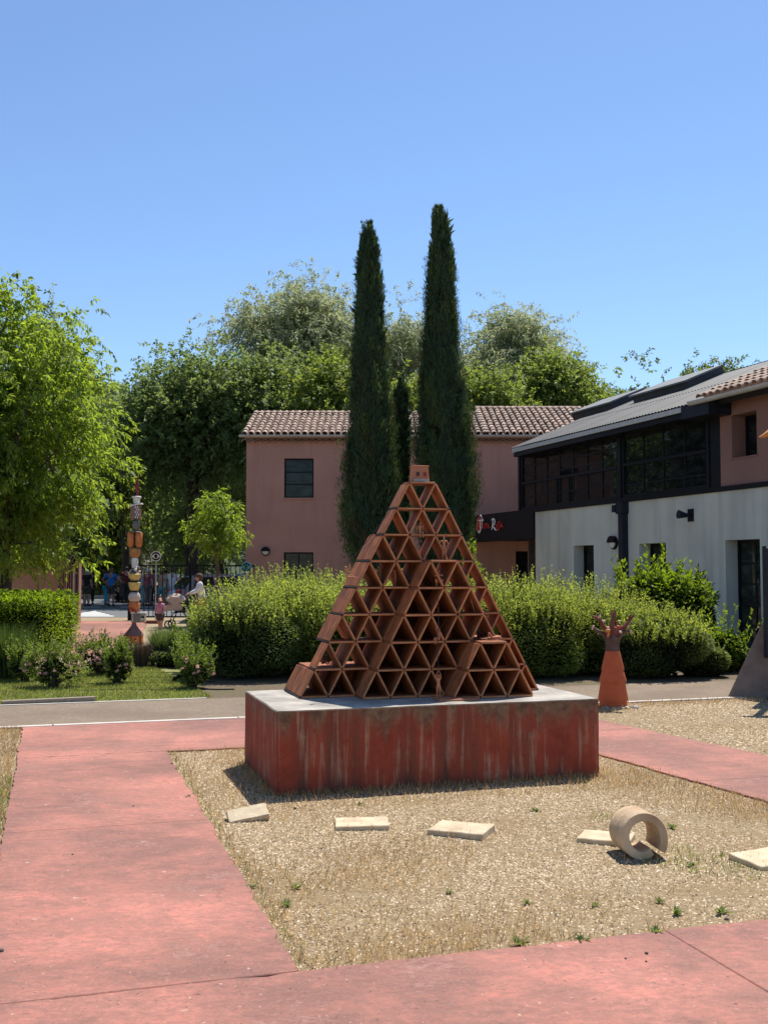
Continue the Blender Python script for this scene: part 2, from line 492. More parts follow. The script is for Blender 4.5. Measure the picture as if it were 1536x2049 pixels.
MAT = dict(
    path=m_path(), plinth=m_plinth(), clay=m_clay(),
    clayedge=plain('pale_tile_edge', (0.47, 0.18, 0.072), 0.8, 0.25, 14, 0.3, 60, c2=(0.56, 0.26, 0.12), objvar=0.15),  # end faces of the tiles, paler than their flats
    figure=m_clay('figurine_clay', (0.50, 0.19, 0.095), (0.40, 0.14, 0.07), 0.06),
    darkfig=plain('dark_glazed_clay', (0.03, 0.022, 0.02), 0.5),
    totem=plain('orange_terracotta', (0.48, 0.105, 0.034), 0.75, 0.12, 9, 0.25, 90),
    neck=plain('smoked_clay', (0.10, 0.055, 0.042), 0.7, 0.4, 6, 0.3, 60),
    limb=plain('dark_red_clay', (0.18, 0.048, 0.03), 0.65, 0.35, 8, 0.3, 60),
    pale=plain('pale_clay', (0.62, 0.42, 0.30), 0.7, 0.15),
    ochre=plain('ochre_clay', (0.55, 0.22, 0.05), 0.6, 0.2),
    concrete=plain('grey_concrete', (0.30, 0.27, 0.23), 0.85, 0.3, 3.5, 0.5, 70, c2=(0.50, 0.455, 0.385)),
    fin=plain('brown_grey_concrete', (0.15, 0.115, 0.095), 0.9, 0.35, 3.0, 0.6, 60, c2=(0.22, 0.17, 0.14)),
    sandstone=plain('pale_sandstone', (0.56, 0.43, 0.27), 0.9, 0.18, 9, 0.4, 55, c2=(0.66, 0.53, 0.35), objvar=0.06),
    ringclay=plain('buff_clay', (0.46, 0.30, 0.165), 0.8, 0.25, 5, 0.5, 50, c2=(0.64, 0.47, 0.295)),
    pink=m_render('pink_render', (0.52, 0.275, 0.21), (0.39, 0.19, 0.15), 0.55),
    pinkdark=m_render('dull_pink_render', (0.27, 0.145, 0.12), (0.21, 0.115, 0.10), 0.4),
    pinkwall=m_render('garden_wall_render', (0.42, 0.22, 0.17), (0.30, 0.16, 0.13), 0.5),
    white=m_render('white_render', (0.58, 0.57, 0.49), (0.38, 0.375, 0.325), 0.75),
    reveal=plain('reveal_render', (0.42, 0.41, 0.38), 0.9, 0.08),
    black=plain('black_steel', (0.006, 0.006, 0.008), 0.5, 0.2, 4, 0.0, spec=0.22),
    navy=plain('dark_blue_steel', (0.013, 0.015, 0.026), 0.5, 0.25, 5, spec=0.25),
    zinc=plain('zinc', (0.46, 0.455, 0.44), 0.5, 0.15, 3, metal=0.15),
    roofmetal=plain('grey_roof_sheet', (0.056, 0.056, 0.06), 0.65, 0.2, 2.0, 0.15, 30, spec=0.3, objvar=0.06),
    fascia=plain('pale_fascia', (0.48, 0.47, 0.45), 0.6, 0.12),
    rooftile=plain('roof_tile_clay', (0.36, 0.235, 0.165), 0.85, 0.3, 5, 0.4, 40, c2=(0.46, 0.33, 0.25), objvar=0.28),
    roofbed=plain('roof_bed', (0.13, 0.08, 0.06), 0.9, 0.3, 7),
    glass=m_glass('dark_glass'), glass2=m_glass('window_glass', (0.014, 0.018, 0.015), 0.03, 0.2),
    bark=plain('bark', (0.14, 0.10, 0.075), 0.9, 0.4, 12, 0.8, 30, stretch=(1, 1, 0.25)),
    darkbark=plain('dark_bark', (0.055, 0.042, 0.034), 0.9, 0.4, 12, 0.8, 30, stretch=(1, 1, 0.25)),
    stem=plain('green_stem', (0.09, 0.10, 0.03), 0.7, 0.3),
    road=plain('asphalt', (0.115, 0.12, 0.13), 0.85, 0.12, 2.5, 0.3, 90, c2=(0.15, 0.155, 0.165)),
    paint=plain('road_paint', (0.75, 0.75, 0.73), 0.7, 0.08),
    aggregate=m_ground('exposed_aggregate', (0.16, 0.12, 0.085), (0.33, 0.255, 0.185), (0.20, 0.15, 0.11), 0.9, 34, 0.5, 0.006),
    kerb=plain('pale_kerb', (0.55, 0.50, 0.43), 0.85, 0.15, 6, 0.3, 60),
    soil=m_ground('straw_soil', (0.17, 0.12, 0.07), (0.40, 0.30, 0.175), (0.28, 0.195, 0.10), 1.6, 24),
    earth=m_ground('dry_earth', (0.26, 0.19, 0.125), (0.42, 0.33, 0.22), (0.30, 0.24, 0.14), 0.5, 9),
    turf=m_ground('turf', (0.12, 0.14, 0.04), (0.24, 0.26, 0.08), (0.33, 0.29, 0.14), 1.0, 26),
    bedsoil=m_ground('bed_soil', (0.10, 0.075, 0.05), (0.20, 0.15, 0.10), (0.14, 0.12, 0.06), 1.2, 20),
    timber=plain('grey_timber', (0.27, 0.22, 0.17), 0.85, 0.3, 9, 0.5, 40, stretch=(1, 8, 8)),
    hose=plain('black_hose', (0.02, 0.02, 0.02), 0.6),
    straw=plain('straw', (0.48, 0.36, 0.16), 0.8, 0.25, 6),
    hillgreen=plain('hill_green', (0.045, 0.065, 0.03), 0.9, 0.3, 0.05),
    lampcover=plain('lamp_glass', (0.62, 0.62, 0.58), 0.3),
    redpaint=plain('red_paint', (0.50, 0.035, 0.02), 0.5, 0.1),
    whitepaint=plain('white_paint', (0.78, 0.78, 0.75), 0.5, 0.05),
)
LEAF = dict(
    nettle=leafmat('nettle_tree_leaf', (0.105, 0.165, 0.034), 0.5, tc=(0.42, 0.56, 0.045)),
    hedge=leafmat('hedge_leaf', (0.075, 0.130, 0.018), 0.42, tc=(0.40, 0.56, 0.016)),
    shrub=leafmat('shrub_leaf', (0.16, 0.21, 0.055), 0.45, tc=(0.52, 0.60, 0.08)),
    shrubdark=leafmat('dark_shrub_leaf', (0.115, 0.155, 0.05), 0.36, tc=(0.30, 0.38, 0.06)),
    laurel=leafmat('laurel_leaf', (0.09, 0.15, 0.018), 0.42, tc=(0.30, 0.42, 0.015)),
    wood=leafmat('woodland_leaf', (0.11, 0.16, 0.062), 0.42, tc=(0.30, 0.40, 0.09)),
    woodlight=leafmat('light_woodland_leaf', (0.12, 0.17, 0.045), 0.42, tc=(0.34, 0.43, 0.06)),
    willow=leafmat('willow_leaf', (0.29, 0.33, 0.19), 0.42, tc=(0.50, 0.55, 0.27)),
    acacia=leafmat('acacia_leaf', (0.09, 0.13, 0.04), 0.42, tc=(0.22, 0.30, 0.05)),
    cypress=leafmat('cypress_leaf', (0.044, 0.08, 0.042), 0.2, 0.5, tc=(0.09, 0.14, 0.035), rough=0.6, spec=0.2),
    cypresstip=leafmat('cypress_tip_leaf', (0.075, 0.12, 0.04), 0.3, 0.4, tc=(0.19, 0.27, 0.045), rough=0.6, spec=0.2),  # lighter green for plumes picked at random
    brownspray=leafmat('brown_cypress_spray', (0.10, 0.075, 0.035), 0.2, rough=.7, spec=.1),
    rose=leafmat('rose_leaf', (0.10, 0.15, 0.035), 0.42, tc=(0.26, 0.34, 0.04)),
    lavender=leafmat('lavender_leaf', (0.11, 0.16, 0.06), 0.4, tc=(0.26, 0.36, 0.08)),
    twig=leafmat('dry_twig', (0.13, 0.10, 0.085), 0.1),
    grass=leafmat('grass_blade', (0.14, 0.175, 0.045), 0.45, tc=(0.34, 0.40, 0.07)),
    dry=leafmat('dry_grass_blade', (0.52, 0.36, 0.17), 0.35, 0.4, tc=(0.58, 0.39, 0.16), rough=0.7, spec=0.2),
    darkgrass=leafmat('dark_grass_blade', (0.05, 0.085, 0.02), 0.4, tc=(0.12, 0.19, 0.03)),
    petal=leafmat('rose_petal', (0.75, 0.47, 0.45), 0.4, 0.15, tc=(0.85, 0.55, 0.5)),
    weed=leafmat('weed_leaf', (0.12, 0.17, 0.05), 0.4, tc=(0.25, 0.33, 0.06)),
    inner=leafmat('shade_dark_inner_leaf', (0.018, 0.022, 0.010), 0.08, tc=(0.02, 0.03, 0.01), rough=0.9, spec=0.05),  # near-black fill, shade between the leaves put into the colour
    pine=leafmat('pine_needle', (0.09, 0.115, 0.07), 0.3, tc=(0.14, 0.19, 0.08), rough=0.8, spec=0.05),
)

# ------------------------------------------------------------------ helpers: foliage
def unit(a):
    return a / np.maximum(np.linalg.norm(a, axis=-1, keepdims=True), 1e-9)
def rdir(rng, n):
    return unit(rng.normal(size=(n, 3)))
def fnoise(p, seed, freq):
    g = np.random.default_rng(seed)
    out = np.zeros(len(p))
    for i in range(6):
        kx = unit(g.normal(size=(1, 3)))[0] * freq * (0.7 + 0.35 * i)
        out += np.sin(p @ kx + g.uniform(0, 6.28)) / (1 + 0.35 * i)
    return out / 2.6
def leaf_arrays(Pt, D, Nn, L, Wd, fold=0.25):
    """diamond leaves: point, direction, normal, length, width"""
    D = unit(D); S = unit(np.cross(D, Nn)); Nn = np.cross(S, D)
    n = len(Pt)
    L = np.broadcast_to(np.asarray(L), (n,))[:, None]; Wd = np.broadcast_to(np.asarray(Wd), (n,))[:, None]
    mid = Pt + D * L * 0.42 + Nn * Wd * fold
    V = np.stack([Pt, mid + S * Wd * 0.5, Pt + D * L - Nn * L * 0.08, mid - S * Wd * 0.5], axis=1).reshape(-1, 3)
    F = np.arange(n * 4).reshape(n, 4)
    return V, F
def leaves(name, Pt, D, Nn, L, Wd, mat, parent=None, fold=0.25, M=None):
    V, F = leaf_arrays(Pt, D, Nn, L, Wd, fold)
    return link(name, npmesh(name, V, F, mat), parent, M)
def shoots(rng, S, D, length, K, droop, hang=0.5, spread=0.7, lift=0.0):
    """K leaves along each of N curved shoots; returns points, directions, normals"""
    n = len(S)
    length = np.broadcast_to(np.asarray(length, float), (n,))[:, None, None]
    t = (np.arange(K) + 0.5) / K
    t = np.clip(t[None, :] + rng.normal(0, 0.3 / K, (n, K)), 0, 1)[:, :, None]
    Du = unit(D)[:, None, :]
    down = np.array([0, 0, -1.0])
    p = S[:, None, :] + Du * length * t + down * droop * length * t ** 2
    tan = Du + down * 2 * droop * t
    rnd = rng.normal(size=(n, K, 3))
    side = unit(np.cross(tan, rnd))
    d = tan * 0.5 + side * spread + down * hang + np.array([0, 0, 1.0]) * lift
    nn = rng.normal(size=(n, K, 3)) * 0.6 + np.array([0, 0, 1.0])
    return p.reshape(-1, 3), unit(d.reshape(-1, 3)), unit(nn.reshape(-1, 3))

# ================================================================== THE SETTING
rng0 = np.random.default_rng(7)
def sheet(name, pts, z, mat, kind='structure', parent=None):
    me = bpy.data.meshes.new(name)
    me.from_pydata([(p[0], p[1], z) for p in pts], [], [tuple(range(len(pts)))])
    me.materials.append(mat)
    if me.polygons[0].normal.z < 0: me.flip_normals()
    o = link(name, me, parent)
    if parent is None: tag(o, kind=kind)
    return o
sheet('ground', [(-1600, -60), (1600, -60), (1600, 2600), (-1600, 2600)], 0.0, MAT['earth'])

# hills far behind
def hill(cx, cy, rx, ry, h, seed):
    n, mseg = 40, 14
    V = []; F = []
    for j in range(mseg + 1):
        f = j / mseg
        for i in range(n):
            a = 2 * math.pi * i / n
            r = 1 - f
            z = h * (math.sin(f * math.pi / 2) ** 1.3)
            V.append((cx + rx * r * math.cos(a), cy + ry * r * math.sin(a), z))
    V = np.array(V)
    V[:, 2] += fnoise(V, seed, 0.03) * h * 0.10 * (V[:, 2] / h)
    V[:n, 2] = -1.0
    for j in range(mseg):
        for i in range(n):
            F.append((j*n+i, j*n+(i+1) % n, (j+1)*n+(i+1) % n, (j+1)*n+i))
    return V, F
hm = MB()
for args in ((40, 330, 62, 110, 58, 3), (-95, 300, 85, 90, 50, 4), (-10, 380, 140, 90, 48, 9)):
    V, F = hill(*args)
    hm.add(V.tolist(), F)
tag(hm.build('hills', MAT['hillgreen'], smooth=True), kind='structure')

# straw beds, lawn, planting soil, entry yard
sheet('straw_bed', [W(-0.05, -0.05), W(-0.05, 4.4), W(5.7, 3.7), W(5.7, -0.05)], 0.004, MAT['soil'])
sheet('straw_verge', [W(-2, -5), W(-2, -1.25), W(7.64, -1.25), W(7.64, -5)], 0.004, MAT['soil'])
sheet('gravel_yard', [W(-2, 5.5), W(-2, 12), W(7.64, 12), W(7.64, 4.5)], 0.004, MAT['soil'])
sheet('lawn', [W(9.6, -9), W(9.6, 1.6), W(15.5, 1.6), W(15.5, -9)], 0.004, MAT['turf'])
sheet('planting_soil', [W(9.6, 0.75), W(9.6, 12), W(15.2, 12), W(15.2, 1.2)], 0.008, MAT['bedsoil'])
sheet('entry_path', [G(128, 1243), G(300, 1243), G(258, 1300), G(235, 1322), G(130, 1318)], 0.008, MAT['path'])
roadp = [(-70, 37.6), (60, 37.6), (60, 63), (-70, 63)]
sheet('road', roadp, 0.006, MAT['road'])
km = MB(); km.box((-5, 63.2, 0.07), (130, 0.35, 0.14)); 
tag(km.build('far_kerb', MAT['kerb']), kind='structure')
# zebra crossing and lane dashes
for i in range(7):
    y = 38.2 + i * 0.98
    m_ = MB(); xr = X(233 - i * 8.5, y)
    m_.add([(-11.6, y, 0.011), (xr, y, 0.011), (xr - 0.25, y + 0.55, 0.011), (-11.6, y + 0.55, 0.011)], [(0, 1, 2, 3)])
    o = m_.build('crossing_stripe', MAT['paint']); tag(o, kind='structure')
for y, x0 in ((47.5, -14.0), (47.5, -11.6), (47.5, -9.0), (44.6, -12.4), (44.6, -10.1), (44.6, -7.6)):
    m_ = MB(); m_.box((x0 + 0.7, y, 0.009), (1.5, 0.28, 0.004))
    tag(m_.build('lane_dash', MAT['paint']), kind='structure')

# red concrete paths: slabs with real joints
paths = empty('red_path', (0, 0, 0)); tag(paths, kind='structure')
def slab_piece(c, jit, seed, name='slab', mat='path', parent=paths, top=0.02, gap=0.002):
    g = random.Random(seed)
    c = [Vector((p[0], p[1])) for p in c]
    cen = sum(c, Vector((0, 0))) / 4
    out = []; 
    for i in range(4):
        a, b = c[i], c[(i + 1) % 4]
        L = (b - a).length; d = (b - a) / L
        nn = Vector((d.y, -d.x))
        if (cen - a).dot(nn) > 0: nn = -nn
        n = max(2, int(L / 0.06)) if jit[i] else 2
        w = 0.0
        for j in range(n):
            w = w * 0.75 + g.uniform(-1, 1) * 0.008 if jit[i] else 0
            bite = -abs(g.gauss(0, 0.018)) if (jit[i] and g.random() < 0.10) else 0
            off = (w + bite) if 0 < j else 0
            out.append(a + d * (L * j / n) + nn * (off - gap))
    n = len(out)
    inn = []
    for i, p in enumerate(out):
        q = cen - p; inn.append(p + q.normalized() * 0.005)
    V = [(p.x, p.y, -0.04) for p in out] + [(p.x, p.y, top - 0.004) for p in out] + [(p.x, p.y, top) for p in inn]
    F = []
    for r in range(2):
        for i in range(n):
            j = (i + 1) % n
            F.append((r*n+i, r*n+j, (r+1)*n+j, (r+1)*n+i))
    F.append(tuple(range(2*n, 3*n)))
    m_ = MB(); m_.add(V, F)
    return m_.build(name, MAT[mat], parent)
# edges in order: (a->b, b->c, c->d, d->a); True where the edge is broken and free
vb = (-7.05, -4.12, -1.29, 1.73, 4.65, 7.5)
for i in range(5):
    slab_piece([W(-1.4, vb[i]), W(-1.4, vb[i + 1]), W(0, vb[i + 1]), W(0, vb[i])], (True, False, i > 1, False), 10 + i)
slab_piece([W(0, -1.29), W(0, 0), W(2.83, 0), W(2.83, -1.30)], (False, True, False, True), 21)
slab_piece([W(2.83, -1.30), W(2.83, 0), W(5.65, 0), W(5.65, -1.31)], (False, True, False, True), 22)
slab_piece([W(5.65, -1.31), W(5.65, 2.4), W(7.62, 2.4), W(7.62, -1.32)], (True, False, True, True), 23)
slab_piece([W(5.65, 2.4), W(5.65, 4.9), W(7.62, 4.7), W(7.62, 2.4)], (True, True, True, False), 25)
slab_piece([W(0, 4.15), W(0, 5.6), W(3.0, 5.26), W(3.0, 3.87)], (False, True, False, True), 26)
slab_piece([W(3.0, 3.87), W(3.0, 5.26), W(5.65, 4.9), W(5.65, 3.6)], (False, True, False, True), 27)

# pale kerb and the exposed aggregate path behind it
kb = empty('path_kerb'); tag(kb, kind='structure')
for i in range(11):
    v0 = -9 + i * 2.0
    m_ = MB(); m_.hexa([W(7.64, v0, -0.02), W(7.64, v0 + 1.985, -0.02), W(7.73, v0 + 1.985, -0.02), W(7.73, v0, -0.02),
                        W(7.64, v0, 0.022), W(7.64, v0 + 1.985, 0.022), W(7.73, v0 + 1.985, 0.022), W(7.73, v0, 0.022)])
    m_.build('kerb_stone', MAT['kerb'], kb)
m_ = MB(); m_.hexa([W(7.735, -9, -0.02), W(7.735, 13, -0.02), W(9.6, 13, -0.02), W(9.6, -9, -0.02), W(7.735, -9, 0.014), W(7.735, 13, 0.014), W(9.6, 13, 0.014), W(9.6, -9, 0.014)])
tag(m_.build('gravel_path', MAT['aggregate']), kind='structure')
m_ = MB(); m_.hexa([W(9.62, -9, -0.02), W(9.62, 0.9, -0.02), W(9.68, 0.9, -0.02), W(9.68, -9, -0.02), W(9.62, -9, 0.02), W(9.62, 0.9, 0.02), W(9.68, 0.9, 0.02), W(9.68, -9, 0.02)])
tag(m_.build('lawn_kerb', MAT['kerb']), kind='structure')
m_ = MB(); m_.hexa([W(9.70, -1.62, 0), W(9.70, -0.5, 0), W(9.80, -0.5, 0), W(9.80, -1.62, 0), W(9.69, -1.62, 0.06), W(9.69, -0.5, 0.075), W(9.79, -0.5, 0.075), W(9.79, -1.62, 0.06)])
tag(m_.build('timber_edging', MAT['timber']), 'weathered grey timber board lying along the lawn edge', 'timber')
# irrigation hoses across the lawn
for i, (pa, pb, r) in enumerate((((60, 1384), (470, 1381), 0.010), ((150, 1371), (430, 1366), 0.009), ((250, 1358), (400, 1356), 0.008), ((255, 1349), (395, 1347), 0.008), ((260, 1341), (390, 1339), 0.008))):
    a, b = G(*pa), G(*pb)
    path = []
    for j in range(15):
        p = a.lerp(b, j / 14); p.y += 0.05 * math.sin(j * 1.3 + i) ; p.z = 0.018
        path.append(p)
    m_ = MB(); m_.tube(path, r, 6)
    tag(m_.build('irrigation_hose', MAT['hose']), ['black hose across the front of the lawn, nearest the gravel path', 'black hose on the lawn just in front of the pink roses', 'black hose on the lawn, middle of the short stretch between rose bushes', 'black hose on the lawn, second before the lavender', 'black hose on the lawn closest to the lavender'][i], 'hose', 'irrigation hoses lying on the lawn')

# ================================================================== PLINTH AND TILE PYRAMID
PFc = G(553, 1595)
PW, PD, PH = 2.68, 1.40, 0.634
MPL = Matrix.Translation((PFc.x, PFc.y, 0)) @ Matrix.Rotation(TH, 4, 'Z')   # local x = v, local y = u
bm = bmesh.new()
bmesh.ops.create_cube(bm, size=1.0)
for v in bm.verts:
    v.co = Vector(((v.co.x + .5) * PW, (v.co.y + .5) * PD, v.co.z * (PH + 0.06) + (PH - 0.06) / 2))
bmesh.ops.bevel(bm, geom=[e for e in bm.edges if e.verts[0].co.z > 0.3 or e.verts[1].co.z > 0.3], offset=0.006, segments=2, affect='EDGES')
bmesh.ops.subdivide_edges(bm, edges=[e for e in bm.edges if e.calc_length() > 0.4], cuts=14, use_grid_fill=True)
from mathutils import noise as mnoise
for v in bm.verts:
    d = mnoise.noise(v.co * 3.1) * 0.006
    v.co += Vector((d, d * .7, d * 0.5))
me = bpy.data.meshes.new('plinth')
bm.normal_update()
for f in bm.faces:
    f.material_index = 1 if f.normal.z > 0.6 else 0
bm.to_mesh(me); bm.free()
me.materials.append(MAT['plinth']); me.materials.append(MAT['concrete'])
pl = link('plinth', me, None, MPL)
tag(pl, 'long red painted concrete block with dark streaks carrying the tile pyramid', 'plinth')

# pyramid
BB, RH, TT = 0.2365, 0.2246, 0.019
V0, LW = 0.335, 0.21
def Lp(v, u, z):
    return MPL @ Vector((v, u, z))
pyr = empty('tile_pyramid', (0, 0, 0), 0, 'house of cards pyramid of brown clay tiles in eight triangular tiers', 'sculpture')
pyr.matrix_world = MPL @ Matrix.Translation((0, 0, PH))
def tile_mesh(L, w, t, seed, mt=None):
    m_ = MB(); m_.rbox((0, 0, 0), (L, w, t), 0.0035)
    me = m_.mesh('tile', [mt or MAT['clay'], MAT['clayedge']])
    for p in me.polygons: p.material_index = 1 if abs(p.normal.y) > .8 else 0
    return me
slH = RH - TT - 0.004
slX = BB / 2 - 0.012
slL = math.hypot(slH, slX) + 0.004
slA = math.atan2(slH, slX)
me_sl = tile_mesh(slL, LW - 0.007, TT, 1)
me_bk = tile_mesh(BB - 0.006, RH - TT - 0.008, 0.012, 3, plain('shade_dark_clay', (.045, .026, .018), .9, .3, 9))  # near-black clay: the shade inside the cells put into the colour
me_hz = tile_mesh(BB - 0.008, LW - 0.005, TT, 2)
LV = {1: [[0], [0]],
      2: [[0]] * 3,
      3: [[0, -1], [0, -1], [0], [0]],
      4: [[0, -1], [0, -1], [1, 0, -1], [1, 0], [0]],
      5: [[0, -1], [0, -1], [1, 0, -1], [1, 0, -1], [1, 0], [0]],
      6: [[0, -1], [0, -1], [1, 0, -1], [1, 0, -1], [1, 0, -1], [1, 0], [0]],
      7: [[0], [0, -1], [1, 0, -1], [1, 0, -1], [1, 0, -1], [2, 1, 0, -1], [2, 1, 0, -1], [0, -1]],
      8: [[0, -1, -2]] * 2 + [[1, 0, -1, -2]] * 3 + [[2, 1, 0, -1, -2]] * 3 + [[0, -1, -2]]}
def lay_u(i): return 0.70 - LW * i + LW / 2
tiles = []                        # (priority, mesh, matrix)
gT = random.Random(5)
for lv in range(1, 9):
    z0 = (8 - lv) * RH + TT       # underside of the leaning tiles of the tier
    for c in range(lv + 1):
        vc = V0 + (8 - lv) * BB / 2 + (c + .5) * BB
        for li in LV[lv][c]:
            for s in (-1, 1):
                a = slA if s < 0 else math.pi - slA
                M = Matrix.Translation((vc + s * (slX / 2 + 0.005) + gT.uniform(-.002, .002), lay_u(li) + gT.uniform(-.004, .004), z0 + slH / 2 + 0.001)) @ \
                    Matrix.Rotation(gT.uniform(-.012, .012), 4, 'Z') @ Matrix.Rotation(-a, 4, 'Y')
                front = li == max(LV[lv][c]) or (c == 0) or (c == lv)
                tiles.append((0 if front else (1 if li > -2 else 2), me_sl, M))
    # flat tiles over the tier: between apexes present in the same layer, top tier gets one
    zt = z0 + slH + TT / 2 + 0.002
    for c in range(lv):
        va = V0 + (8 - lv) * BB / 2 + (c + 1) * BB
        for li in set(LV[lv][c]) & set(LV[lv][c + 1]):
            M = Matrix.Translation((va + gT.uniform(-.003, .003), lay_u(li) - 0.004 + gT.uniform(-.004, .004), zt)) @ Matrix.Rotation(gT.uniform(-.015, .015), 4, 'Z')
            tiles.append((0 if li == max(set(LV[lv][c]) & set(LV[lv][c + 1])) else 1, me_hz, M))
        # flat tile carried over a step in depth, under the tile above
for c in range(9):
    for li in LV[8][c]:
        M = Matrix.Translation((V0 + (c + .5) * BB, lay_u(li), TT / 2 + 0.001))
        tiles.append((1 if li == max(LV[8][c]) else 2, me_hz, M))
tiles.sort(key=lambda q: q[0])
for pr, me_, M in tiles[:300]:
    link('tile', me_, pyr, M)
m_ = MB()
for pr, me_, M in tiles[300:]:
    m_.add([M @ v.co for v in me_.vertices], [tuple(p.vertices) for p in me_.polygons])
if m_.v:
    tag(m_.build('inner_tiles', MAT['clay'], pyr), kind='stuff')
print('pyramid tiles', len(tiles))
for lv, cs in ((8, range(1, 8)), (7, range(2, 6)), (6, range(2, 5)), (5, range(2, 4))):  # upright tiles added behind the cells to shut out light
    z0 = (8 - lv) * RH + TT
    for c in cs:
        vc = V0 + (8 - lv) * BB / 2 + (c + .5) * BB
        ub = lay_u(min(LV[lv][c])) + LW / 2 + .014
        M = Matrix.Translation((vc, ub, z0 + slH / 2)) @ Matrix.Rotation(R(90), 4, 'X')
        link('added_back_tile', me_bk, pyr, M)
for lv in range(1, 9):           # dark wire bound round the ends of each tier
    for e in (0, 1):
        c = 0 if e == 0 else lv
        ls = LV[lv][c]
        v_ = V0 + (8 - lv) * BB / 2 + (0 if e == 0 else (lv + 1) * BB)
        u0, u1 = lay_u(max(ls)) - LW / 2 - .004, lay_u(min(ls)) + LW / 2
        m_ = MB(); m_.rbox((v_, (u0 + u1) / 2, (8 - lv) * RH + TT * .5 + .001), (.016, u1 - u0, TT * .8), .003)
        m_.build('dark_binding', MAT['hose'], pyr)
# crowning tile and little house
ztop = PH + 8 * RH + TT
# little clay house
hs = empty('clay_house', Lp(V0 + 4 * BB + BB / 2, 0.79, PH + 8 * RH + TT + 0.001 - 0.002), TH, 'small red clay house with two square windows on the pyramid top', 'figurine')
m_ = MB()
m_.cur = 0
wb, wt, dh, hh = 0.155, 0.135, 0.10, 0.135
m_.hexa([(-wb/2, -dh/2, 0), (wb/2, -dh/2, 0), (wb/2, dh/2, 0), (-wb/2, dh/2, 0), (-wt/2, -dh*.42, hh), (wt/2, -dh*.42, hh), (wt/2, dh*.42, hh), (-wt/2, dh*.42, hh)])
house_body = m_.build('wall', MAT['figure'], hs)
for xx in (-0.030, 0.034):
    m_ = MB(); m_.box((xx, -dh*.47 - 0.001, 0.066), (0.026, 0.012, 0.036)); m_.build('window', MAT['darkfig'] if xx < 0 else MAT['limb'], hs)
m_ = MB(); m_.rbox((0, 0, hh + 0.004), (wt + 0.012, dh * .84 + 0.012, 0.008), 0.002); m_.build('roof', MAT['figure'], hs)
m_ = MB(); m_.rbox((0.0, -dh*.5 - 0.004, 0.012), (wb * 0.9, 0.012, 0.026), 0.003); m_.build('doorstep', MAT['concrete'], hs)
# base slab in front
m_ = MB(); m_.rbox((0, 0, 0), (0.34, 0.20, 0.016), 0.003)
sb_ = m_.build('clay_slab', MAT['figure'])
sb_.matrix_world = MPL @ Matrix.Translation((V0 + 5.05 * BB, 0.27, PH + 0.009)) @ Matrix.Rotation(R(-3), 4, 'Z')
tag(sb_, 'flat dark red clay slab in front of the lowest tier under a standing figure', 'slab')

# ------------------------------------------------------------------ bodies grown on a skeleton
SKIN = []
def skin_obj(name, J, Rd, E, root, mat, parent=None, sub=1, M=None):
    names = list(J.keys()); idx = {n: i for i, n in enumerate(names)}
    me = bpy.data.meshes.new(name)
    me.from_pydata([J[n] for n in names], [(idx[a], idx[b]) for a, b in E], [])
    me.materials.append(mat)
    o = link(name, me, parent, M)
    md = o.modifiers.new('skin', 'SKIN'); md.use_smooth_shade = True
    sv = me.skin_vertices[0].data
    for n in names:
        r = Rd[n]
        sv[idx[n]].radius = r if hasattr(r, '__len__') else (r, r)
        sv[idx[n]].use_root = (n == root)
    sd = o.modifiers.new('sub', 'SUBSURF'); sd.levels = sub; sd.render_levels = sub
    SKIN.append(o)
    return o
BASE_J = dict(pelvis=(0, 0, .52), belly=(0, -.005, .61), chest=(0, 0, .73), neck=(0, .008, .825), skull=(0, -.008, .885), crown=(0, -.004, .955),
              shl=(.10, .005, .79), ell=(.135, .02, .635), wrl=(.145, -.015, .50), hal=(.145, -.03, .445),
              shr=(-.10, .005, .79), elr=(-.135, .02, .635), wrr=(-.145, -.015, .50), har=(-.145, -.03, .445),
              hil=(.05, 0, .485), knl=(.056, -.012, .275), anl=(.058, .012, .05), tol=(.066, -.07, .018),
              hir=(-.05, 0, .485), knr=(-.056, -.012, .275), anr=(-.058, .012, .05), tor=(-.066, -.07, .018))
BASE_R = dict(pelvis=(.078, .058), belly=(.068, .052), chest=(.085, .058), neck=.03, skull=(.048, .056), crown=(.036, .042),
              shl=.036, ell=.026, wrl=.018, hal=.016, shr=.036, elr=.026, wrr=.018, har=.016,
              hil=.056, knl=.038, anl=.024, tol=.018, hir=.056, knr=.038, anr=.024, tor=.018)
BODY_E = [('pelvis', 'belly'), ('belly', 'chest'), ('chest', 'neck'), ('neck', 'skull'), ('skull', 'crown'),
          ('chest', 'shl'), ('shl', 'ell'), ('ell', 'wrl'), ('wrl', 'hal'), ('chest', 'shr'), ('shr', 'elr'), ('elr', 'wrr'), ('wrr', 'har'),
          ('pelvis', 'hil'), ('hil', 'knl'), ('knl', 'anl'), ('anl', 'tol'), ('pelvis', 'hir'), ('hir', 'knr'), ('knr', 'anr'), ('anr', 'tor')]
def scaled(J, h): return {n: (p[0] * h, p[1] * h, p[2] * h) for n, p in J.items()}
def scaledr(Rd, h, f=1.0, add=0.0):
    return {n: (tuple((q * f + add) * h for q in r) if hasattr(r, '__len__') else (r * f + add) * h) for n, r in Rd.items()}

